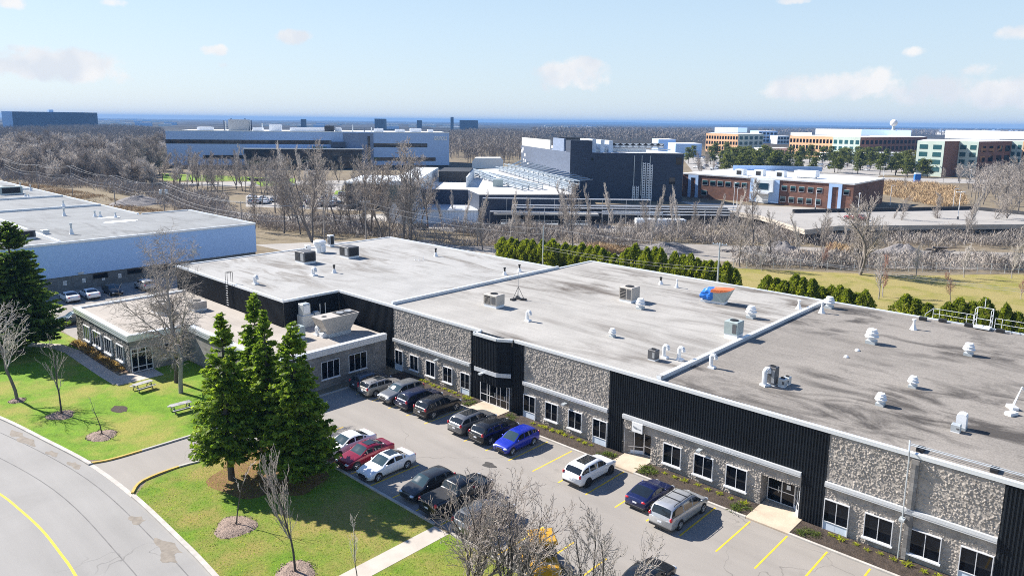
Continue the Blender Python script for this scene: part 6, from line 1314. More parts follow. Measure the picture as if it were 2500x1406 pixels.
for x0, x1, y0, y1 in ((1645, 1659, 388, 404), (1631, 1645, 435, 450), (1440, 1445, 390, 396), (1437, 1442, 436, 441)): obx(pu(x0), pu(x1), -.12, -.01, pz(y1), pz(y0), 'glass_dark', 'wall_opening')
for i, (x, y) in enumerate(((1273, 378), (1276, 373), (1282, 385), (1283, 398), (1278, 397), (1291, 403))):
    v = LD*(1390-x)/118; k = MB(); p = b+uy*v+n1*.1; q = b+uy*(v-1.6)+n1*.1; z = TZ*(1-(y-362)/85.0); k.face([(p.x, p.y, z), (p.x, p.y, z+1.4), (q.x, q.y, z+1.4), (q.x, q.y, z)], M['white_paint']); part('white_panel', k, t, world=True)

# ================================================================ low process plant with roof racks
t = thing('process_plant', 'low dark blue process plant with white roof, diagonal pipe racks and pale blue walls', 'building', (*LF(0, 196), 0), -YAW); Z8 = 8.0
mb = MB(); mb.prism([(-13, 14), (-9, 0), (17, 3), (20, 66), (5, 118), (-26, 96), (-26, 14)], 0, Z8, M['navy_wall'], M['plant_roof']); part('wall', mb, t)
mb = MB(); mb.box(-34, -26.1, 0, 60, 0, 11.4, M['pale_clad']); part('stair_block', mb, t); mb = MB(); mb.box(-33.5, -26.6, -.1, -.005, 5.6, 10.3, M['glass_teal']); part('glazing', mb, t)
mb = MB(); mb.box(-52, -34.1, 30, 58, 0, 8, M['dark_wall']); mb.box(-52.3, -34.1, 29.7, 58.3, 8.005, 8.6, M['pale_clad']); part('rear_block', mb, t)
mb = MB(); mb.box(-26, -9.2, -.3, 13.5, 0, 3.4, M['panel_blue']); mb.box(-26.3, -9.3, -.5, 13.6, 3.405, 3.8, M['coping']); lb = part('loading_block', mb, t)
for k in range(15):
    mb = MB(); x = -21.5+k*.85; mb.box(x, x+.08, -.42, -.31, .2, 3.3, M['pale_clad']); part('wall_rib', mb, lb)
for i in range(4):
    for j in range(3):
        if (i+j) % 4 == 3: continue
        mb = MB(); x = -25.6+i*1.0; mb.box(x, x+.5, -.4, -.305, .5+j*.95, 1.0+j*.95, M['white_paint']); part('white_panel', mb, lb)
mb = MB(); mb.box(-24, -14, 40, 60, Z8+.01, Z8+3.4, M['dark_wall']); mb.box(-14, -13.6, 22, 60, Z8+.01, Z8+3, M['pale_clad']); part('roof_room', mb, t)
for k in range(7):
    mb = MB(); mb.bevel_box(-11.0+k*.95, -9.2+k*.95, 62-k*4.6, 64-k*4.6, Z8+.02, Z8+1.9, .1, M['pale_clad']); part('roof_unit', mb, t)
mb = MB(); mb.bevel_box(-6, -3, 24, 27, Z8+.02, Z8+2.2, .1, M['green_metal']); part('roof_unit', mb, t)
def rack(x0, y0, x1, y1, n, h=2.2):
    k = MB(); L = hypot(x1-x0, y1-y0); nx, ny = -(y1-y0)/L, (x1-x0)/L
    for o in (-.9, .9):
        for z in (h*.55, h): k.path([(x0+nx*o, y0+ny*o, Z8+z), (x1+nx*o, y1+ny*o, Z8+z)], .20, M['rack_steel'], 5)
        for i in range(n+1): x, y = x0+(x1-x0)*i/n+nx*o, y0+(y1-y0)*i/n+ny*o; k.tube((x, y, Z8), (x, y, Z8+h), .14, .14, M['rack_steel'], 4)
    for i in range(n+1):
        x, y = x0+(x1-x0)*i/n, y0+(y1-y0)*i/n; k.path([(x-nx*.9, y-ny*.9, Z8+h), (x+nx*.9, y+ny*.9, Z8+h)], .09, M['steel'], 4)
    part('pipe_rack', k, t)
def RL(px, py): q = G(px, py, Z8); return (q[0]*VR[0]+q[1]*VR[1], q[0]*VF[0]+q[1]*VF[1]-196)
for a_, b_, n_, h_ in (((1120, 421), (1283, 466), 12, 1.3), ((1142, 420), (1318, 464), 12, 1.4), ((1216, 417), (1396, 470), 15, 1.6), ((1236, 414), (1408, 461), 14, 2.2)): rack(*RL(*a_), *RL(*b_), n_, h_)
for i in range(0, 14):
    k = MB(); x, y = RL(1246+i*11.2, 415+i*3.3); k.path([(x, y, Z8+1.8), (x+5+i*.1, y+7-.3*i, Z8+3.6-.1*i)], .26, M['rack_steel'], 5); k.path([(x+.9, y, Z8+1.8), (x+5.9+i*.1, y+7-.3*i, Z8+3.6-.1*i)], .16, M['rack_steel'], 5); part('branch_pipe', k, t)
for x0, x1, z, y in ((-8, 37, 7.2, -1.0), (0, 60, 5.6, -2.5), (0, 60, 5.0, -2.9), (24, 60, 4.2, -2.5), (-6, 40, 3.9, -3.2), (24, 58, 3.5, -3)):
    k = MB(); k.path([(x0, y, z), (x1, y, z)], .16, M['white_metal'], 6)
    for i in range(8): x = x0+(x1-x0)*i/7; k.tube((x, y, 0), (x, y, z), .09, .09, M['steel'], 4)
    part('pipe_run', k, t)
mb = MB(); mb.box(-5, 23, -4, 2.5, 3.05, 3.4, M['roof_white']); part('canopy', mb, t)
mb = MB(); mb.box(17.2, 60, 6, 12, 0, 4.4, M['dark_wall']); part('side_hall', mb, t)
mb = MB(); mb.box(33, 46, -5, -1, 0, 2.3, M['pale_clad']); part('tank_box', mb, t)
for i, (x, w) in enumerate(((-3, 6), (5, 7), (14, 6))):
    k = MB(); k.box(x, x+w, -7, -4.6, .9, 1.1, M['galv']); 
    for z in (1.6, 2.1): k.path([(x, -7, z), (x+w, -7, z)], .06, M['galv'], 4)
    for q in range(5): k.tube((x+w*q/4, -7, 0), (x+w*q/4, -7, 2.1), .06, .06, M['galv'], 4)
    part('platform', k, t)

# ================================================================ red brick office
Y0 = 248.8; X1 = -79.2; X0 = -141.5; BZ = 8.7
t = thing('brick_office', 'two storey red brick office with white flat roof and rooftop units', 'building', (-110, 266, 0))
mb = MB(); mb.prism([(X0, Y0), (X1, Y0), (X1-1.0, 284), (X0, 290)], 0, BZ-.02, M['redbrick'], M['roof_snow']); part('wall', mb, t, world=True)
mb = MB(); mb.sheet([(X0-.2, Y0-.2), (X1+.2, Y0-.2), (X1-.8, 284.2), (X0, 290)], BZ+.25, M['roof_snow']); part('roof', mb, t, world=True)
mb = MB(); mb.box(X0, X1+.25, Y0-.3, Y0, BZ-.25, BZ+.24, M['coping']); mb.prism([(X1, Y0), (X1+.25, Y0), (X1-.75, 284), (X1-1, 284)], BZ-.25, BZ+.24, M['coping']); part('fascia', mb, t, world=True)
def bx(px): return on_y(px, Y0)[0]
for a_, b_, name in ((1678, 1702, 'pilaster'), (2021, 2053, 'pilaster')):
    k = MB(); w = .26*(bx(b_)-bx(a_)); k.box(bx(a_), bx(a_)+w, Y0-.35, Y0-.01, 0, BZ-.3, M['bluewall']); k.box(bx(b_)-w, bx(b_), Y0-.35, Y0-.01, 0, BZ-.3, M['bluewall']); k.box(bx(a_)+w, bx(b_)-w, Y0-.35, Y0-.01, BZ-1.3, BZ-.3, M['bluewall']); part(name, k, t, world=True)
k = MB(); k.box(bx(1829), bx(1900), Y0-.3, Y0-.01, .4, BZ-.3, M['bluewall']); k.box(bx(1840), bx(1888), Y0-1.4, Y0-.31, 4.2, BZ-.3, M['pale_clad']); k.box(bx(1838), bx(1882), Y0-3.2, Y0-1.41, 3.6, 4.1, M['coping']); ce = part('entrance_bay', k, t, world=True)
k = MB(); k.box(bx(1850), bx(1877), Y0-1.5, Y0-1.41, 4.9, 7.2, M['glass_blue']); part('window', k, ce, world=True); k = MB(); k.box(bx(1846), bx(1876), Y0-.5, Y0-.31, .2, 3.4, M['white_metal']); part('door', k, ce, world=True)
for lst, z0, z1 in (((1712, 1731, 1749, 1768, 1789, 1808, 1906, 1927, 1948, 1970, 1992, 2058), 5.1, 6.7), ((1711, 1904, 1925, 1947, 1968, 1990), 1.2, 2.9)):
    for px in lst:
        k = MB(); xa, xb = bx(px), bx(px+12); k.box(xa-.1, xb+.1, Y0-.12, Y0-.01, z0-.15, z1+.1, M['frame']); w = part('window', k, t, world=True); k = MB(); k.box(xa, xb, Y0-.16, Y0-.121, z0, z0+(z1-z0)*.6, M['glass']); k.box(xa, xb, Y0-.16, Y0-.121, z0+(z1-z0)*.6+.04, z1, M['glass_teal']); part('pane', k, w, world=True)
k = MB(); q0, q1 = G(1789, 417, BZ), G(2000, 421, BZ); k.prism([q0[:2], q1[:2], (q1[0]+.6, q1[1]+1.2), (q0[0]+.6, q0[1]+1.2)], BZ+.26, BZ+2.2, M['bluewall']); part('roof_screen', k, t, world=True)
for px, py in ((1808, 430), (1855, 432), (1906, 435)):
    p = G(px, py, BZ); k = MB(); k.bevel_box(p[0]-1.7, p[0]+1.7, p[1]-1.5, p[1]+1.5, BZ+.27, BZ+2.5, .1, M['pale_clad']); w = part('roof_unit', k, t, world=True); k = MB(); k.box(p[0]-.9, p[0]+.9, p[1]-1.58, p[1]-1.51, BZ+.6, BZ+2.0, M['grille']); part('grille', k, w, world=True)
p = G(1970, 437, BZ); k = MB(); k.bevel_box(p[0]-4, p[0]+3.6, p[1]-2, p[1]+2, BZ+.7, BZ+2.9, .15, M['white_metal']); k.box(p[0]-3, p[0]+3, p[1]-1.5, p[1]+1.5, BZ+.27, BZ+.69, M['steel']); part('roof_unit', k, t, world=True)
for px, py in ((2075, 517),):
    k = MB()
# parking deck with retaining wall
t = thing('parking_deck', 'raised concrete parking deck with open level beneath its near edge', 'parking deck', (-60, 220, 0)); DZ = 3.0
D = [(1705, 507), (1855, 531), (1965, 566), (2045, 556), (2520, 552), (2520, 527), (2372, 512), (2050, 518), (1935, 520), (1830, 511)]
P = [G(x, y, DZ)[:2] for x, y in D]
mb = MB(); mb.prism(P, DZ-.7, DZ, M['concrete'], M['lot2']); part('deck_slab', mb, t, world=True)
mb = MB(); ctr = (sum(p[0] for p in P)/len(P), sum(p[1] for p in P)/len(P)); mb.prism([(ctr[0]+(p[0]-ctr[0])*.93, ctr[1]+(p[1]-ctr[1])*.93) for p in P], 0, DZ-.71, M['dark_wall']); part('undercroft', mb, t, world=True)
mb = MB(); mb.strip(P[2:5], .25, DZ+.004, M['concrete'], DZ+.5); mb.strip(P[:3], .25, DZ+.004, M['concrete'], DZ+.55); part('parapet', mb, t, world=True)
mb = MB(); mb.strip(P[5:9], .4, DZ+.004, M['dark_wall'], DZ+1.0); part('back_wall', mb, t, world=True)
for px, py in ((1865, 538), (1897, 548), (1924, 556)):
    q = G(px, py+18); mb = MB(); mb.tube((q[0], q[1], 0), (q[0], q[1], DZ-.75), .22, .22, M['yellow'], 8); part('column', mb, t, world=True)
def lamp(px, py, yt, label, arms=2):
    p = G(px, py, DZ if 1990 < px < 2500 and 510 < py < 556 else 0); h = max(3, ztop(px, py, yt)-p[2]); h = min(h, 12)
    o = thing('street_lamp', label, 'street lamp', p, RNG.uniform(0, 3)); mb = MB(); mb.tube((0, 0, 0), (0, 0, .8), .28, .2, M['dgrey_metal'], 8); mb.tube((0, 0, .8), (0, 0, h), .10, .07, M['white_metal'], 7); part('pole', mb, o)
    for s in ((-1, 1) if arms == 2 else (1,)): mb = MB(); mb.box(s*.1, s*1.1, -.18, .18, h-.05, h+.12, M['white_metal']); part('lamp_head', mb, o)
lamp(2338, 536, 452, 'tall twin headed white lamp on the empty parking deck'); lamp(2172, 508, 453, 'single headed lamp at reed edge beside the dark heaps', 1); lamp(2326, 510, 461, 'single headed lamp in front of the golden reeds', 1); lamp(2092, 545, 455, 'twin headed lamp before the brick office corner'); lamp(1790, 512, 447, 'ball headed lamp before the brick office entrance', 1); lamp(1798, 511, 460, 'thinner lamp next to the ball headed one', 1); lamp(1990, 512, 464, 'single headed lamp before the brick office windows', 1)
lamp(2156, 435, 408, 'double armed road lamp beyond the white roof corner'); lamp(2369, 440, 416, 'angled white road lamp near the campus'); lamp(1832, 420, 388, 'thin lamp between campus pines', 1); lamp(2080, 425, 395, 'thin lamp at the campus lot edge', 1); lamp(752, 452, 415, 'white lamp beside the white truck', 1); lamp(478, 440, 405, 'thin lamp on lawn before the glass office', 1); lamp(1890, 410, 380, 'thin lamp in the middle of the campus pines', 1)
def ground_car(k, px, py, rz): far_car(k, G(px, py), rz)
RED = car('sedan', PC['red'], 'bright red car standing alone on the parking deck', group=None); p = G(2082, 536, DZ); RED.location = (p[0], p[1], DZ+.01); RED.rotation_euler = (0, 0, 1.2)
p = G(2098, 537, DZ); o = clone(RED, (p[0], p[1], DZ+.01), 1.0, 'dull red car parked beside the bright red one')
mb = MB(); p = G(2414, 572); t = thing('blue_van', 'small bright blue van parked below the deck edge', 'van', p, .6); mb.bevel_box(-.9, .9, -2, 2, .35, 1.9, .3, PC['pale_blue']); part('body', mb, t); mb = MB(); mb.box(-.92, .92, .3, 1.5, 1.15, 1.6, M['car_glass']); part('window', mb, t)
p = G(2238, 446); t = thing('portable_toilet', 'bright blue portable cabin by the campus road', 'portable toilet', p, .5); mb = MB(); mb.bevel_box(-1.3, 1.3, -1.3, 1.3, 0, 4.2, .2, M['tarp_blue']); part('cabin', mb, t); mb = MB(); mb.bevel_box(-1.4, 1.4, -1.4, 1.4, 4.21, 4.6, .2, M['pale_clad']); part('roof', mb, t)
for k, px, py in ((0, 648, 492), (1, 668, 493), (0, 680, 487), (1, 690, 494), (0, 706, 490), (2, 724, 492), (4, 700, 503), (3, 730, 503), (4, 772, 503), (2, 790, 503), (1, 812, 502), (2, 830, 503), (2, 866, 494), (0, 868, 490), (1, 742, 490), (3, 758, 498), (0, 706, 455), (2, 885, 462), (2, 1020, 560)): ground_car(k, px, py, (-YAW+1.2 if px in (706, 866, 868, 1020) else -YAW+RNG.uniform(-.2, .2)))
for i in range(26): ground_car(RNG.choice((0, 1, 2, 3, 4, 0, 1)), RNG.uniform(610, 930), RNG.choice((478, 484, 490, 497, 504)), -YAW+RNG.uniform(-.15, .15))
t = thing('truck', 'white cab truck with dark box parked at the glass office', 'truck', G(768, 440), -YAW+.2)
mb = MB(); mb.bevel_box(-1.3, 1.3, -3.2, -1.0, .7, 3.2, .2, M['white_paint']); cab = part('cab', mb, t); mb = MB(); mb.box(-1.15, 1.15, -3.24, -3.19, 1.9, 2.8, M['car_glass']); part('windshield', mb, cab); mb = MB(); mb.bevel_box(-1.3, 1.3, -.9, 5, .9, 3.9, .1, M['far_blue']); part('cargo_box', mb, t)
for x in (-1.1, 1.1):
    for y in (-2.3, 3.2): mb = MB(); mb.tube((x-.15, y, .5), (x+.15, y, .5), .5, .5, M['rubber'], 12); part('wheel', mb, t)
t = thing('fabric_shelter', 'white ribbed fabric shelter behind the plant roof', 'shelter', G(1190, 412), -YAW); mb = MB(); pr = [(-9, 0), (-9, 4), (-7.5, 6), (7.5, 6.2), (9, 4), (9, 0)]
for (x0, z0), (x1, z1) in zip(pr, pr[1:]): mb.face([(x0, 0, z0), (x1, 0, z1), (x1, 14, z1), (x0, 14, z0)], M['white_paint'])
mb.face([(x, 0, z) for x, z in pr[::-1]], M['white_paint']); part('cover', mb, t)

# ================================================================ campus far behind
def on_d(px, p, ang):
    d = ray(px, 500); c, s = cos(ang), sin(ang); t = (p[0]*d[1]-p[1]*d[0])/(s*d[0]-c*d[1]); return (p[0]+c*t, p[1]+s*t)
def campus(name, label, x0, yb, yt, segs, depth=45):
    """zigzag front: 'y' faces keep their y, 'x' faces keep their x"""
    g0 = G(x0, yb); z = ztop(x0, yb, yt); t = thing(name, label, 'building', g0); pts = [(g0[0], g0[1])]
    for ax, px, *_ in segs: pts.append(on_d(px, pts[-1], (-.2 if ax == 'y' else pi/2-.2)))
    back = [(p[0]*(1+depth/hypot(*p))+VR[0]*o, p[1]*(1+depth/hypot(*p))+VR[1]*o) for p, o in ((pts[-1], -6), (pts[0], 6))]
    mb = MB(); mb.prism(pts+back, 0, z-.05, M['brick_shade'], M['roof_snow']); part('wall', mb, t, world=True)
    for (ax, px, m, rows, cols, gm), p, q in zip(segs, pts, pts[1:]):
        L = hypot(q[0]-p[0], q[1]-p[1]); ux, uy = (q[0]-p[0])/L, (q[1]-p[1])/L; nx, ny = uy, -ux; mb = MB()
        mb.prism([(p[0]+nx*.3, p[1]+ny*.3), (q[0]+nx*.3, q[1]+ny*.3), (q[0]+nx*.02, q[1]+ny*.02), (p[0]+nx*.02, p[1]+ny*.02)], 0, z, M[m]); fc = part('facade', mb, t, world=True)
        for r in range(rows):
            for c in range(cols):
                w = L/cols; a = (c+.2)*w; b2 = (c+.8)*w; z0 = z*(.14+.84*r/rows); z1 = z0+z*.5/rows; k = MB()
                k.prism([(p[0]+ux*a+nx*.42, p[1]+uy*a+ny*.42), (p[0]+ux*b2+nx*.42, p[1]+uy*b2+ny*.42), (p[0]+ux*b2+nx*.302, p[1]+uy*b2+ny*.302), (p[0]+ux*a+nx*.302, p[1]+uy*a+ny*.302)], z0, z1, M[gm]); part('window', k, t, world=True)
    return t, pts, z
def penthouse(t, pxa, pxb, yb, z, h, m, depth=16, back=10, name='penthouse'):
    p = G(pxa, yb); q = on_d(pxb, p, -.2); o = back; P = [(a[0]*(1+d/hypot(*a[:2])), a[1]*(1+d/hypot(*a[:2]))) for a, d in ((p, o), (q, o), (q, o+depth), (p, o+depth))]; mb = MB(); mb.prism(P, z+.01, z+h, M[m]); part(name, mb, t, world=True)
t1, p1, z1 = campus('campus_building', 'smallest sunlit orange brick campus building with white penthouse, beside dark parking garage', 1722, 370, 327, [('y', 1792, 'brick_lit', 3, 12, 'glass'), ('x', 1852, 'mint', 3, 5, 'glass_teal')])
penthouse(t1, 1742, 1790, 364, z1, 5.5, 'pale_clad'); penthouse(t1, 1790.5, 1812, 364, z1, 5.2, 'bluewall')  # white penthouse, its shaded end coloured blue
t2, p2, z2 = campus('campus_building', 'long sunlit orange brick campus building topped by white dish dome', 1925, 384, 333, [('y', 2020, 'brick_lit', 3, 13, 'glass'), ('y', 2086, 'mint', 3, 5, 'glass_teal'), ('x', 2245, 'brick_shade', 3, 16, 'glass')], 50)
penthouse(t2, 1986, 2086, 378, z2, 5.6, 'pale_clad'); penthouse(t2, 2087, 2206, 378, z2, 5.4, 'bluewall'); penthouse(t2, 1926, 1968, 382, z2, 2.5, 'white_metal', 8)  # white penthouse: lit half pale, shade painted blue on the other half
t3, p3, z3 = campus('campus_building', 'nearest campus building of mint panels and shaded brown brick bays', 2232, 428, 345, [('y', 2290, 'mint', 4, 2, 'glass_teal'), ('x', 2324, 'brick_shade', 0, 0, 'glass'), ('y', 2372, 'mint', 4, 2, 'glass_teal'), ('x', 2450, 'brick_shade', 3, 4, 'glass'), ('y', 2478, 'mint', 4, 2, 'glass_teal'), ('y', 2560, 'brick_lit', 4, 5, 'glass')], 60)
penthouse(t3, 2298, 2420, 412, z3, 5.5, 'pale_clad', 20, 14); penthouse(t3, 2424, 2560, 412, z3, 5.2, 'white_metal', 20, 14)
d0 = depth_pt(2182, 302, 640); t = thing('radar_dome', 'big white tilted dish dome on grey pedestal', 'dish antenna', (d0[0], d0[1], z2+5.4))
mb = MB(); mb.tube((0, 0, 0), (0, 0, d0[2]-z2-7.0), 1.2, .8, M['galv'], 10); mb.box(-2.4, 2.4, -2.4, 2.4, .0, .5, M['white_metal']); part('pedestal', mb, t); mb = MB(); mb.ellipsoid((0, 0, d0[2]-z2-5.0), 2.7, 2.7, 2.6, M['white_paint'], 20, 12); part('dome', mb, t, smooth=True)
def simple(name, label, pxa, pxb, yb, yt, m, depth, cat='building', rows=0, cols=0, group=None, gm='glass_dark'):
    p, q = G(pxa, yb), G(pxb, yb); z = ztop((pxa+pxb)/2, yb, yt); t = thing(name, label, cat, p, group=group); P = [p[:2], q[:2]]+[(a[0]+VF[0]*depth, a[1]+VF[1]*depth) for a in (q, p)]; mb = MB(); mb.prism(P, 0, z, M[m], M['roof_snow']); part('wall', mb, t, world=True)
    for r in range(rows):
        for c in range(cols):
            ax = [p[i]+(q[i]-p[i])*(c+.15)/cols-VF[i]*.3 for i in (0, 1)]; bx2 = [p[i]+(q[i]-p[i])*(c+.85)/cols-VF[i]*.3 for i in (0, 1)]; k = MB(); z0 = z*(.12+.86*r/rows); zt = z0+z*.55/rows; k.face([(*ax, z0), (*bx2, z0), (*bx2, zt), (*ax, zt)], M[gm]); part('window', k, t, world=True)
    return t
simple('parking_garage', 'dark open multi level parking garage behind the campus', 1851, 1896, 350, 322, 'bluewall', 40, rows=3, cols=5)
simple('far_office', 'pale striped office behind the parking garage', 1897, 1926, 352, 333, 'pale_clad', 30, rows=2, cols=4)
simple('low_annexe', 'low pale blue annexe behind the dark plant roof', 1606, 1648, 378, 342, 'bluewall', 30); simple('low_annexe', 'wider low blue grey annexe next to the pines', 1648, 1712, 384, 352, 'bluewall', 30)
simple('low_annexe', 'low white row building between orange campus blocks', 1852, 1924, 380, 362, 'white_paint', 14, rows=1, cols=8); simple('low_annexe', 'low white colonnade in front of the shaded brown brick campus wall', 2128, 2232, 398, 374, 'white_paint', 14, rows=1, cols=10); simple('low_annexe', 'low white entrance block below the mint campus wall', 2012, 2088, 392, 374, 'white_paint', 10, rows=1, cols=5)
t = simple('slab_tower', 'long hazy dark blue flat roofed block rising beyond the wood', 34, 208, 318, 277.5, 'far_blue', 50); p, q = G(34, 317.6), G(208, 317.6); mb = MB(); mb.prism([p[:2], q[:2], (q[0]+VF[0], q[1]+VF[1]), (p[0]+VF[0], p[1]+VF[1])], 0, 29, M['slate_wall']); part('lower_wall', mb, t, world=True); p = G(95, 317); mb = MB(); mb.box(p[0]-6, p[0]+6, p[1]+20, p[1]+28, 36, 41, M['bluewall']); part('roof_plant', mb, t, world=True); simple('slab_tower', 'paler end block of the long hazy dark blue building beyond the wood', 8, 33.6, 318, 276, 'bluewall', 50)
for a_, b_, yb, yt, m, l in ((915, 940, 320, 293.5, 'far_blue', 'hazy dark blue high rise block on the horizon, broader of the lone pair'), (1100, 1106, 318, 290, 'far_blue', 'slim dark tower on the horizon'), (1122, 1166, 320, 297, 'far_blue', 'wide low dark block beside the slim tower'), (1018, 1028, 318, 297, 'far_blue', 'tiny dark high rise between two larger horizon blocks'), (735, 742, 318, 294, 'far_blue', 'tiny dark tower behind the white plant roof')):
    simple('high_rise', l, a_, b_, yb, yt, m, 25)
for i in range(90):
    px = RNG.choice((RNG.uniform(215, 420), RNG.uniform(620, 1290), RNG.uniform(620, 1290), RNG.uniform(1300, 1480), RNG.uniform(2290, 2500))); yb = hor(px)+RNG.uniform(6, 20); w = RNG.uniform(8, 42)*(yb-hor(px))/14; simple('far_shed', 'tiny pale flat roofed building far off towards the horizon', px, px+w, yb, yb-RNG.uniform(3.0, 5.2)*(yb-hor(px))/12, RNG.choice(('far_white', 'far_white', 'bluewall')), 30, group='distant sheds towards the horizon')
# campus pines and planted trees
def pine(seed, label):
    rng = np.random.default_rng(seed); t = thing('pine_tree', label, 'pine', (0, 0, 0), group='pines of the campus lot'); mb = MB(); mb.tube((0, 0, 0), (0, 0, 9.5), .22, .05, M['bark_dark'], 6); part('trunk', mb, t); P = []
    for k in range(22):
        f = rng.uniform(.1, 1); r = 3.0*(1-f)**.7+.3; a = rng.uniform(0, 2*pi); c = np.array([cos(a)*r*rng.uniform(.2, .9), sin(a)*r*rng.uniform(.2, .9), 1.6+8.4*f]); P.append(c+rng.normal(size=(46, 3))*np.array([.75, .75, .34]))
    V, Q = leaf_quads(np.concatenate(P), .8, rng, .4, None, .6); part('crown', np_mesh('crown', V, Q, [M['pine']]), t); return t
PN = [pine(140+i, 'dark shaggy pine in the campus parking lot') for i in range(3)]
pp = [(RNG.uniform(1765, 2145), RNG.uniform(392, 426)) for i in range(64)]+[(RNG.uniform(2140, 2320), RNG.uniform(420, 434)) for i in range(22)]+[(RNG.uniform(2320, 2470), RNG.uniform(412, 426)) for i in range(7)]+[(1745, 392), (1772, 388), (1692, 392), (1760, 398), (2095, 404), (2115, 404), (2160, 404), (1680, 400), (1735, 402), (2500, 408)]
for i, (x, y) in enumerate(pp):
    p = G(x, y); s = RNG.uniform(.85, 1.35)
    if i < 3: PN[i].location = p; PN[i].scale = (s,)*3
    else: clone(PN[i % 3], p, RNG.uniform(0, 6), scale=(s*1.1, s*1.1, s))
for i in range(26):
    x = RNG.choice((RNG.uniform(1690, 1790), RNG.uniform(2150, 2500), RNG.uniform(2250, 2500))); y = RNG.uniform(412, 448) if x > 2100 else RNG.uniform(405, 428); ptree(RNG.choice((0, 2, 3)), G(x, y), RNG.uniform(6, 10))
for i in range(34): ptree(RNG.choice((0, 1, 2, 3, 4, 5)), G(RNG.uniform(430, 960), RNG.uniform(446, 476)), RNG.uniform(8, 13))
for i in range(24): ptree(RNG.choice((0, 1, 2, 3, 4, 5)), G(RNG.uniform(560, 1150), RNG.uniform(535, 575)), RNG.uniform(7, 13))
for i in range(90):
    x = RNG.uniform(1700, 2160); y = RNG.uniform(386, 418); far_car(RNG.choice((0, 0, 1, 1, 2, 4)), G(x, y), RNG.choice((0, pi/2)))
for i in range(26): far_car(RNG.choice((0, 1, 2)), G(RNG.uniform(60, 130), RNG.uniform(384, 400)), -YAW+RNG.uniform(-.3, .3))
# ---------------------------------------------------------------- horizon woodland and hills
mb = MB(); rng = random.Random(4)
for R_, h, step in ((1500, 11, 22), (1900, 12, 26), (2400, 13, 32), (3000, 14, 40), (3800, 15, 50), (4800, 16, 65), (6200, 17, 80), (8000, 19, 110), (10500, 24, 150)):
    az0, az1 = YAW-.72, YAW+.72; n = int(R_*1.44/step); V = []; F = []
    for i in range(n+1):
        a = az0+(az1-az0)*i/n; rr = R_*(1+.03*mnoise.noise((i*.05, R_, 0))); hh = h*.5*(.55+.55*rng.random())*(.75+.6*mnoise.noise((i*.08, R_*.01, 3)))
        for dr, z in ((0, 0), (step*.25, hh*.8), (step*.8, hh), (step*2.2, 0)): V.append(((rr+dr)*sin(a), (rr+dr)*cos(a), z))
    for i in range(n):
        for k in range(3): F.append((i*4+k, (i+1)*4+k, (i+1)*4+k+1, i*4+k+1))
    mb.idx(V, F, M['far_wood'])
solo('distant_woods', mb, 'bluish belts of woodland on the plain up to the horizon', 'woods', kind='stuff')
mb = MB(); V = []; F = []; n = 160
for i in range(n+1):
    a = YAW-.2+.9*i/n; px = 1250+F_PX*math.tan(min(1.2, a-YAW)); hh = 24*(max(0, math.exp(-((px-1480)/130)**2)*1.0)+.75*math.exp(-((px-1850)/300)**2)+.3*mnoise.noise((i*.12, 0, 0))+.25)
    for dr, z in ((0, 0), (500, hh*.9), (900, hh), (1500, 0)): V.append(((12000+dr)*sin(a), (12000+dr)*cos(a), max(0, z)))
for i in range(n):
    for k in range(3): F.append((i*4+k, (i+1)*4+k, (i+1)*4+k+1, i*4+k+1))
mb.idx(V, F, M['hill']); struct('hills', mb, 'faint pale hills on the horizon')
# ================================================================ air, sky, sun, camera
SUN_EL, SUN_AZ = radians(38), atan2(-.968, -.25)      # azimuth of the sun measured from +y towards +x
w = bpy.data.worlds.new('World'); S.world = w; w.use_nodes = True; nt = w.node_tree; bg = nt.nodes['Background']
sky = nt.nodes.new('ShaderNodeTexSky'); sky.sky_type = 'NISHITA'; sky.sun_disc = False; sky.sun_elevation = SUN_EL; sky.sun_rotation = SUN_AZ; sky.altitude = 30; sky.air_density = 1.0; sky.dust_density = .6; sky.ozone_density = 1.6
SKY = .10; bg.inputs['Strength'].default_value = SKY
tc = nt.nodes.new('ShaderNodeTexCoord')
nz = nt.nodes.new('ShaderNodeTexNoise'); nz.inputs['Scale'].default_value = 30; nz.inputs['Detail'].default_value = 7; nz.inputs['Roughness'].default_value = .58; nt.links.new(tc.outputs['Generated'], nz.inputs['Vector'])
def vdot(v):
    x = nt.nodes.new('ShaderNodeVectorMath'); x.operation = 'DOT_PRODUCT'; nt.links.new(tc.outputs['Generated'], x.inputs[0]); x.inputs[1].default_value = v; return x.outputs['Value']
cover = None
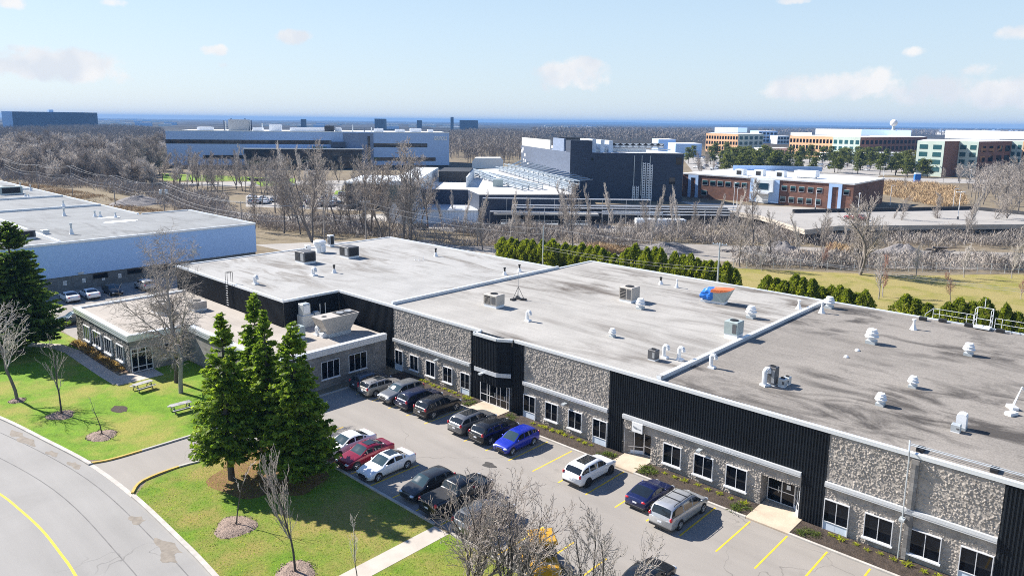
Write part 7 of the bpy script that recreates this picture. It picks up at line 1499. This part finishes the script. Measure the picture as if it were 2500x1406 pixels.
for px, py, sx, sy, amp in ((140, 160, 150, 36, 1.0), (240, 162, 55, 20, .7), (48, 122, 30, 13, .6), (528, 123, 36, 14, .9), (549, 160, 16, 8, .6), (718, 90, 46, 19, .95), (1385, 185, 105, 40, 1.0), (1420, 165, 60, 22, .8), (2030, 215, 150, 34, .95), (2130, 208, 100, 36, .9), (2280, 222, 110, 34, .8), (2470, 225, 110, 42, .8), (2410, 168, 45, 18, .6), (2470, 85, 34, 16, .6), (2240, 126, 24, 10, .5), (10, 5, 34, 14, .8), (285, 8, 26, 9, .5), (1935, 3, 36, 8, .6)):
    d = Vector(ray(px, py)).normalized(); r = Vector((d.y, -d.x, 0)).normalized(); u = r.cross(d)
    a = _math(nt, 'POWER', _math(nt, 'ABSOLUTE', _math(nt, 'MULTIPLY', vdot(r), F_PX/sx)), 2.0); b = _math(nt, 'POWER', _math(nt, 'ABSOLUTE', _math(nt, 'MULTIPLY', vdot(u), F_PX/sy)), 2.0)
    e = _math(nt, 'MULTIPLY', _math(nt, 'SUBTRACT', 1.0, _math(nt, 'ADD', a, b)), amp)
    e = _math(nt, 'MULTIPLY', _math(nt, 'MAXIMUM', e, -1.0), _math(nt, 'GREATER_THAN', vdot(d), 0))
    e = _math(nt, 'ADD', e, _math(nt, 'MULTIPLY', _math(nt, 'LESS_THAN', vdot(d), 0), -1.0)); cover = e if cover is None else _math(nt, 'SMOOTH_MAX', cover, e, .25)
den = _math(nt, 'ADD', cover, _math(nt, 'MULTIPLY', _math(nt, 'SUBTRACT', nz.outputs['Fac'], .5), 3.3))
mr = nt.nodes.new('ShaderNodeMapRange'); mr.interpolation_type = 'SMOOTHSTEP'; nt.links.new(den, mr.inputs['Value']); mr.inputs['From Min'].default_value = -.05; mr.inputs['From Max'].default_value = .75; mr.inputs['To Max'].default_value = .92
hs = nt.nodes.new('ShaderNodeHueSaturation'); nt.links.new(sky.outputs[0], hs.inputs['Color']); hs.inputs['Saturation'].default_value = 1.0; hs.inputs['Value'].default_value = 1.0
sx = nt.nodes.new('ShaderNodeSeparateXYZ'); nt.links.new(tc.outputs['Generated'], sx.inputs[0])
gr = _ramp(nt, _math(nt, 'MULTIPLY_ADD', sx.outputs[2], .5, .5), [(.46, (.10, .10, .10)), (.5, (.74, .85, .93)), (.56, (.64, .81, .96)), (.665, (.41, .65, .93)), (.8, (.10, .22, .56)), (1, (.05, .14, .44))])
gs = nt.nodes.new('ShaderNodeVectorMath'); gs.operation = 'SCALE'; nt.links.new(gr, gs.inputs[0]); gs.inputs['Scale'].default_value = SKYG
skm = _mix(nt, .85, hs.outputs[0], gs.outputs[0])
n3 = nt.nodes.new('ShaderNodeTexNoise'); n3.inputs['Scale'].default_value = 16; n3.inputs['Detail'].default_value = 4; nt.links.new(tc.outputs['Generated'], n3.inputs['Vector'])
ccol = _ramp(nt, n3.outputs['Fac'], [(.38, (.80, .84, .90)), (.58, (1, .985, .975))]); cs = nt.nodes.new('ShaderNodeVectorMath'); cs.operation = 'SCALE'; nt.links.new(ccol, cs.inputs[0]); cs.inputs['Scale'].default_value = CLOUD
mx = _mix(nt, mr.outputs[0], skm, cs.outputs[0]); nt.links.new(mx, bg.inputs['Color'])
sl = bpy.data.lights.new('sun', 'SUN'); sl.energy = SUN_E; sl.angle = radians(.5); sl.color = (1.0, .95, .88); so = bpy.data.objects.new('sun', sl); COL.objects.link(so)
sd = Vector((sin(SUN_AZ)*cos(SUN_EL), cos(SUN_AZ)*cos(SUN_EL), sin(SUN_EL))); so.rotation_euler = sd.to_track_quat('Z', 'Y').to_euler(); so.location = sd*100
if HAZE > 0:
    m = bpy.data.materials.new('haze_air'); m.use_nodes = True; n2 = m.node_tree; n2.nodes.remove(n2.nodes['Principled BSDF']); v = n2.nodes.new('ShaderNodeVolumePrincipled')
    v.inputs['Color'].default_value = HAZE_COL; v.inputs['Density'].default_value = HAZE; v.inputs['Anisotropy'].default_value = 0.0; n2.links.new(v.outputs[0], n2.nodes['Material Output'].inputs['Volume'])
    mb = MB(); mb.box(-14500, 14500, -14500, 14500, -1, 64, m); o = solo('haze', mb, 'thin blue air between the far plain and the viewer', 'haze', kind='stuff')
cd = bpy.data.cameras.new('camera'); co = bpy.data.objects.new('camera', cd); COL.objects.link(co); S.camera = co
r, d, f = (Vector(ROT[i]) for i in range(3)); mw = Matrix((r, -d, -f)).transposed().to_4x4(); mw.translation = Vector((0, 0, CAM_H)); co.matrix_world = mw
cd.sensor_width = 36; cd.lens = F_PX*36/2500; cd.shift_y = -(703-C_Y)/2500; cd.clip_start = .5; cd.clip_end = 40000
S.view_settings.view_transform = 'Standard'; S.view_settings.look = 'None'; S.view_settings.exposure = EXPO; S.view_settings.gamma = 1.0; S.view_settings.use_curve_mapping = False
S.cycles.filter_width = 1.0; S.cycles.use_denoising = DENOISE; S.cycles.max_bounces = 6; S.cycles.diffuse_bounces = 3; S.cycles.glossy_bounces = 3; S.cycles.transmission_bounces = 2; S.cycles.volume_bounces = 0; S.cycles.sample_clamp_indirect = 8
for k in ('far', ):
    pass
for o in FAR:
    if o.location.length < .1: o.location = (0, -60, 0)
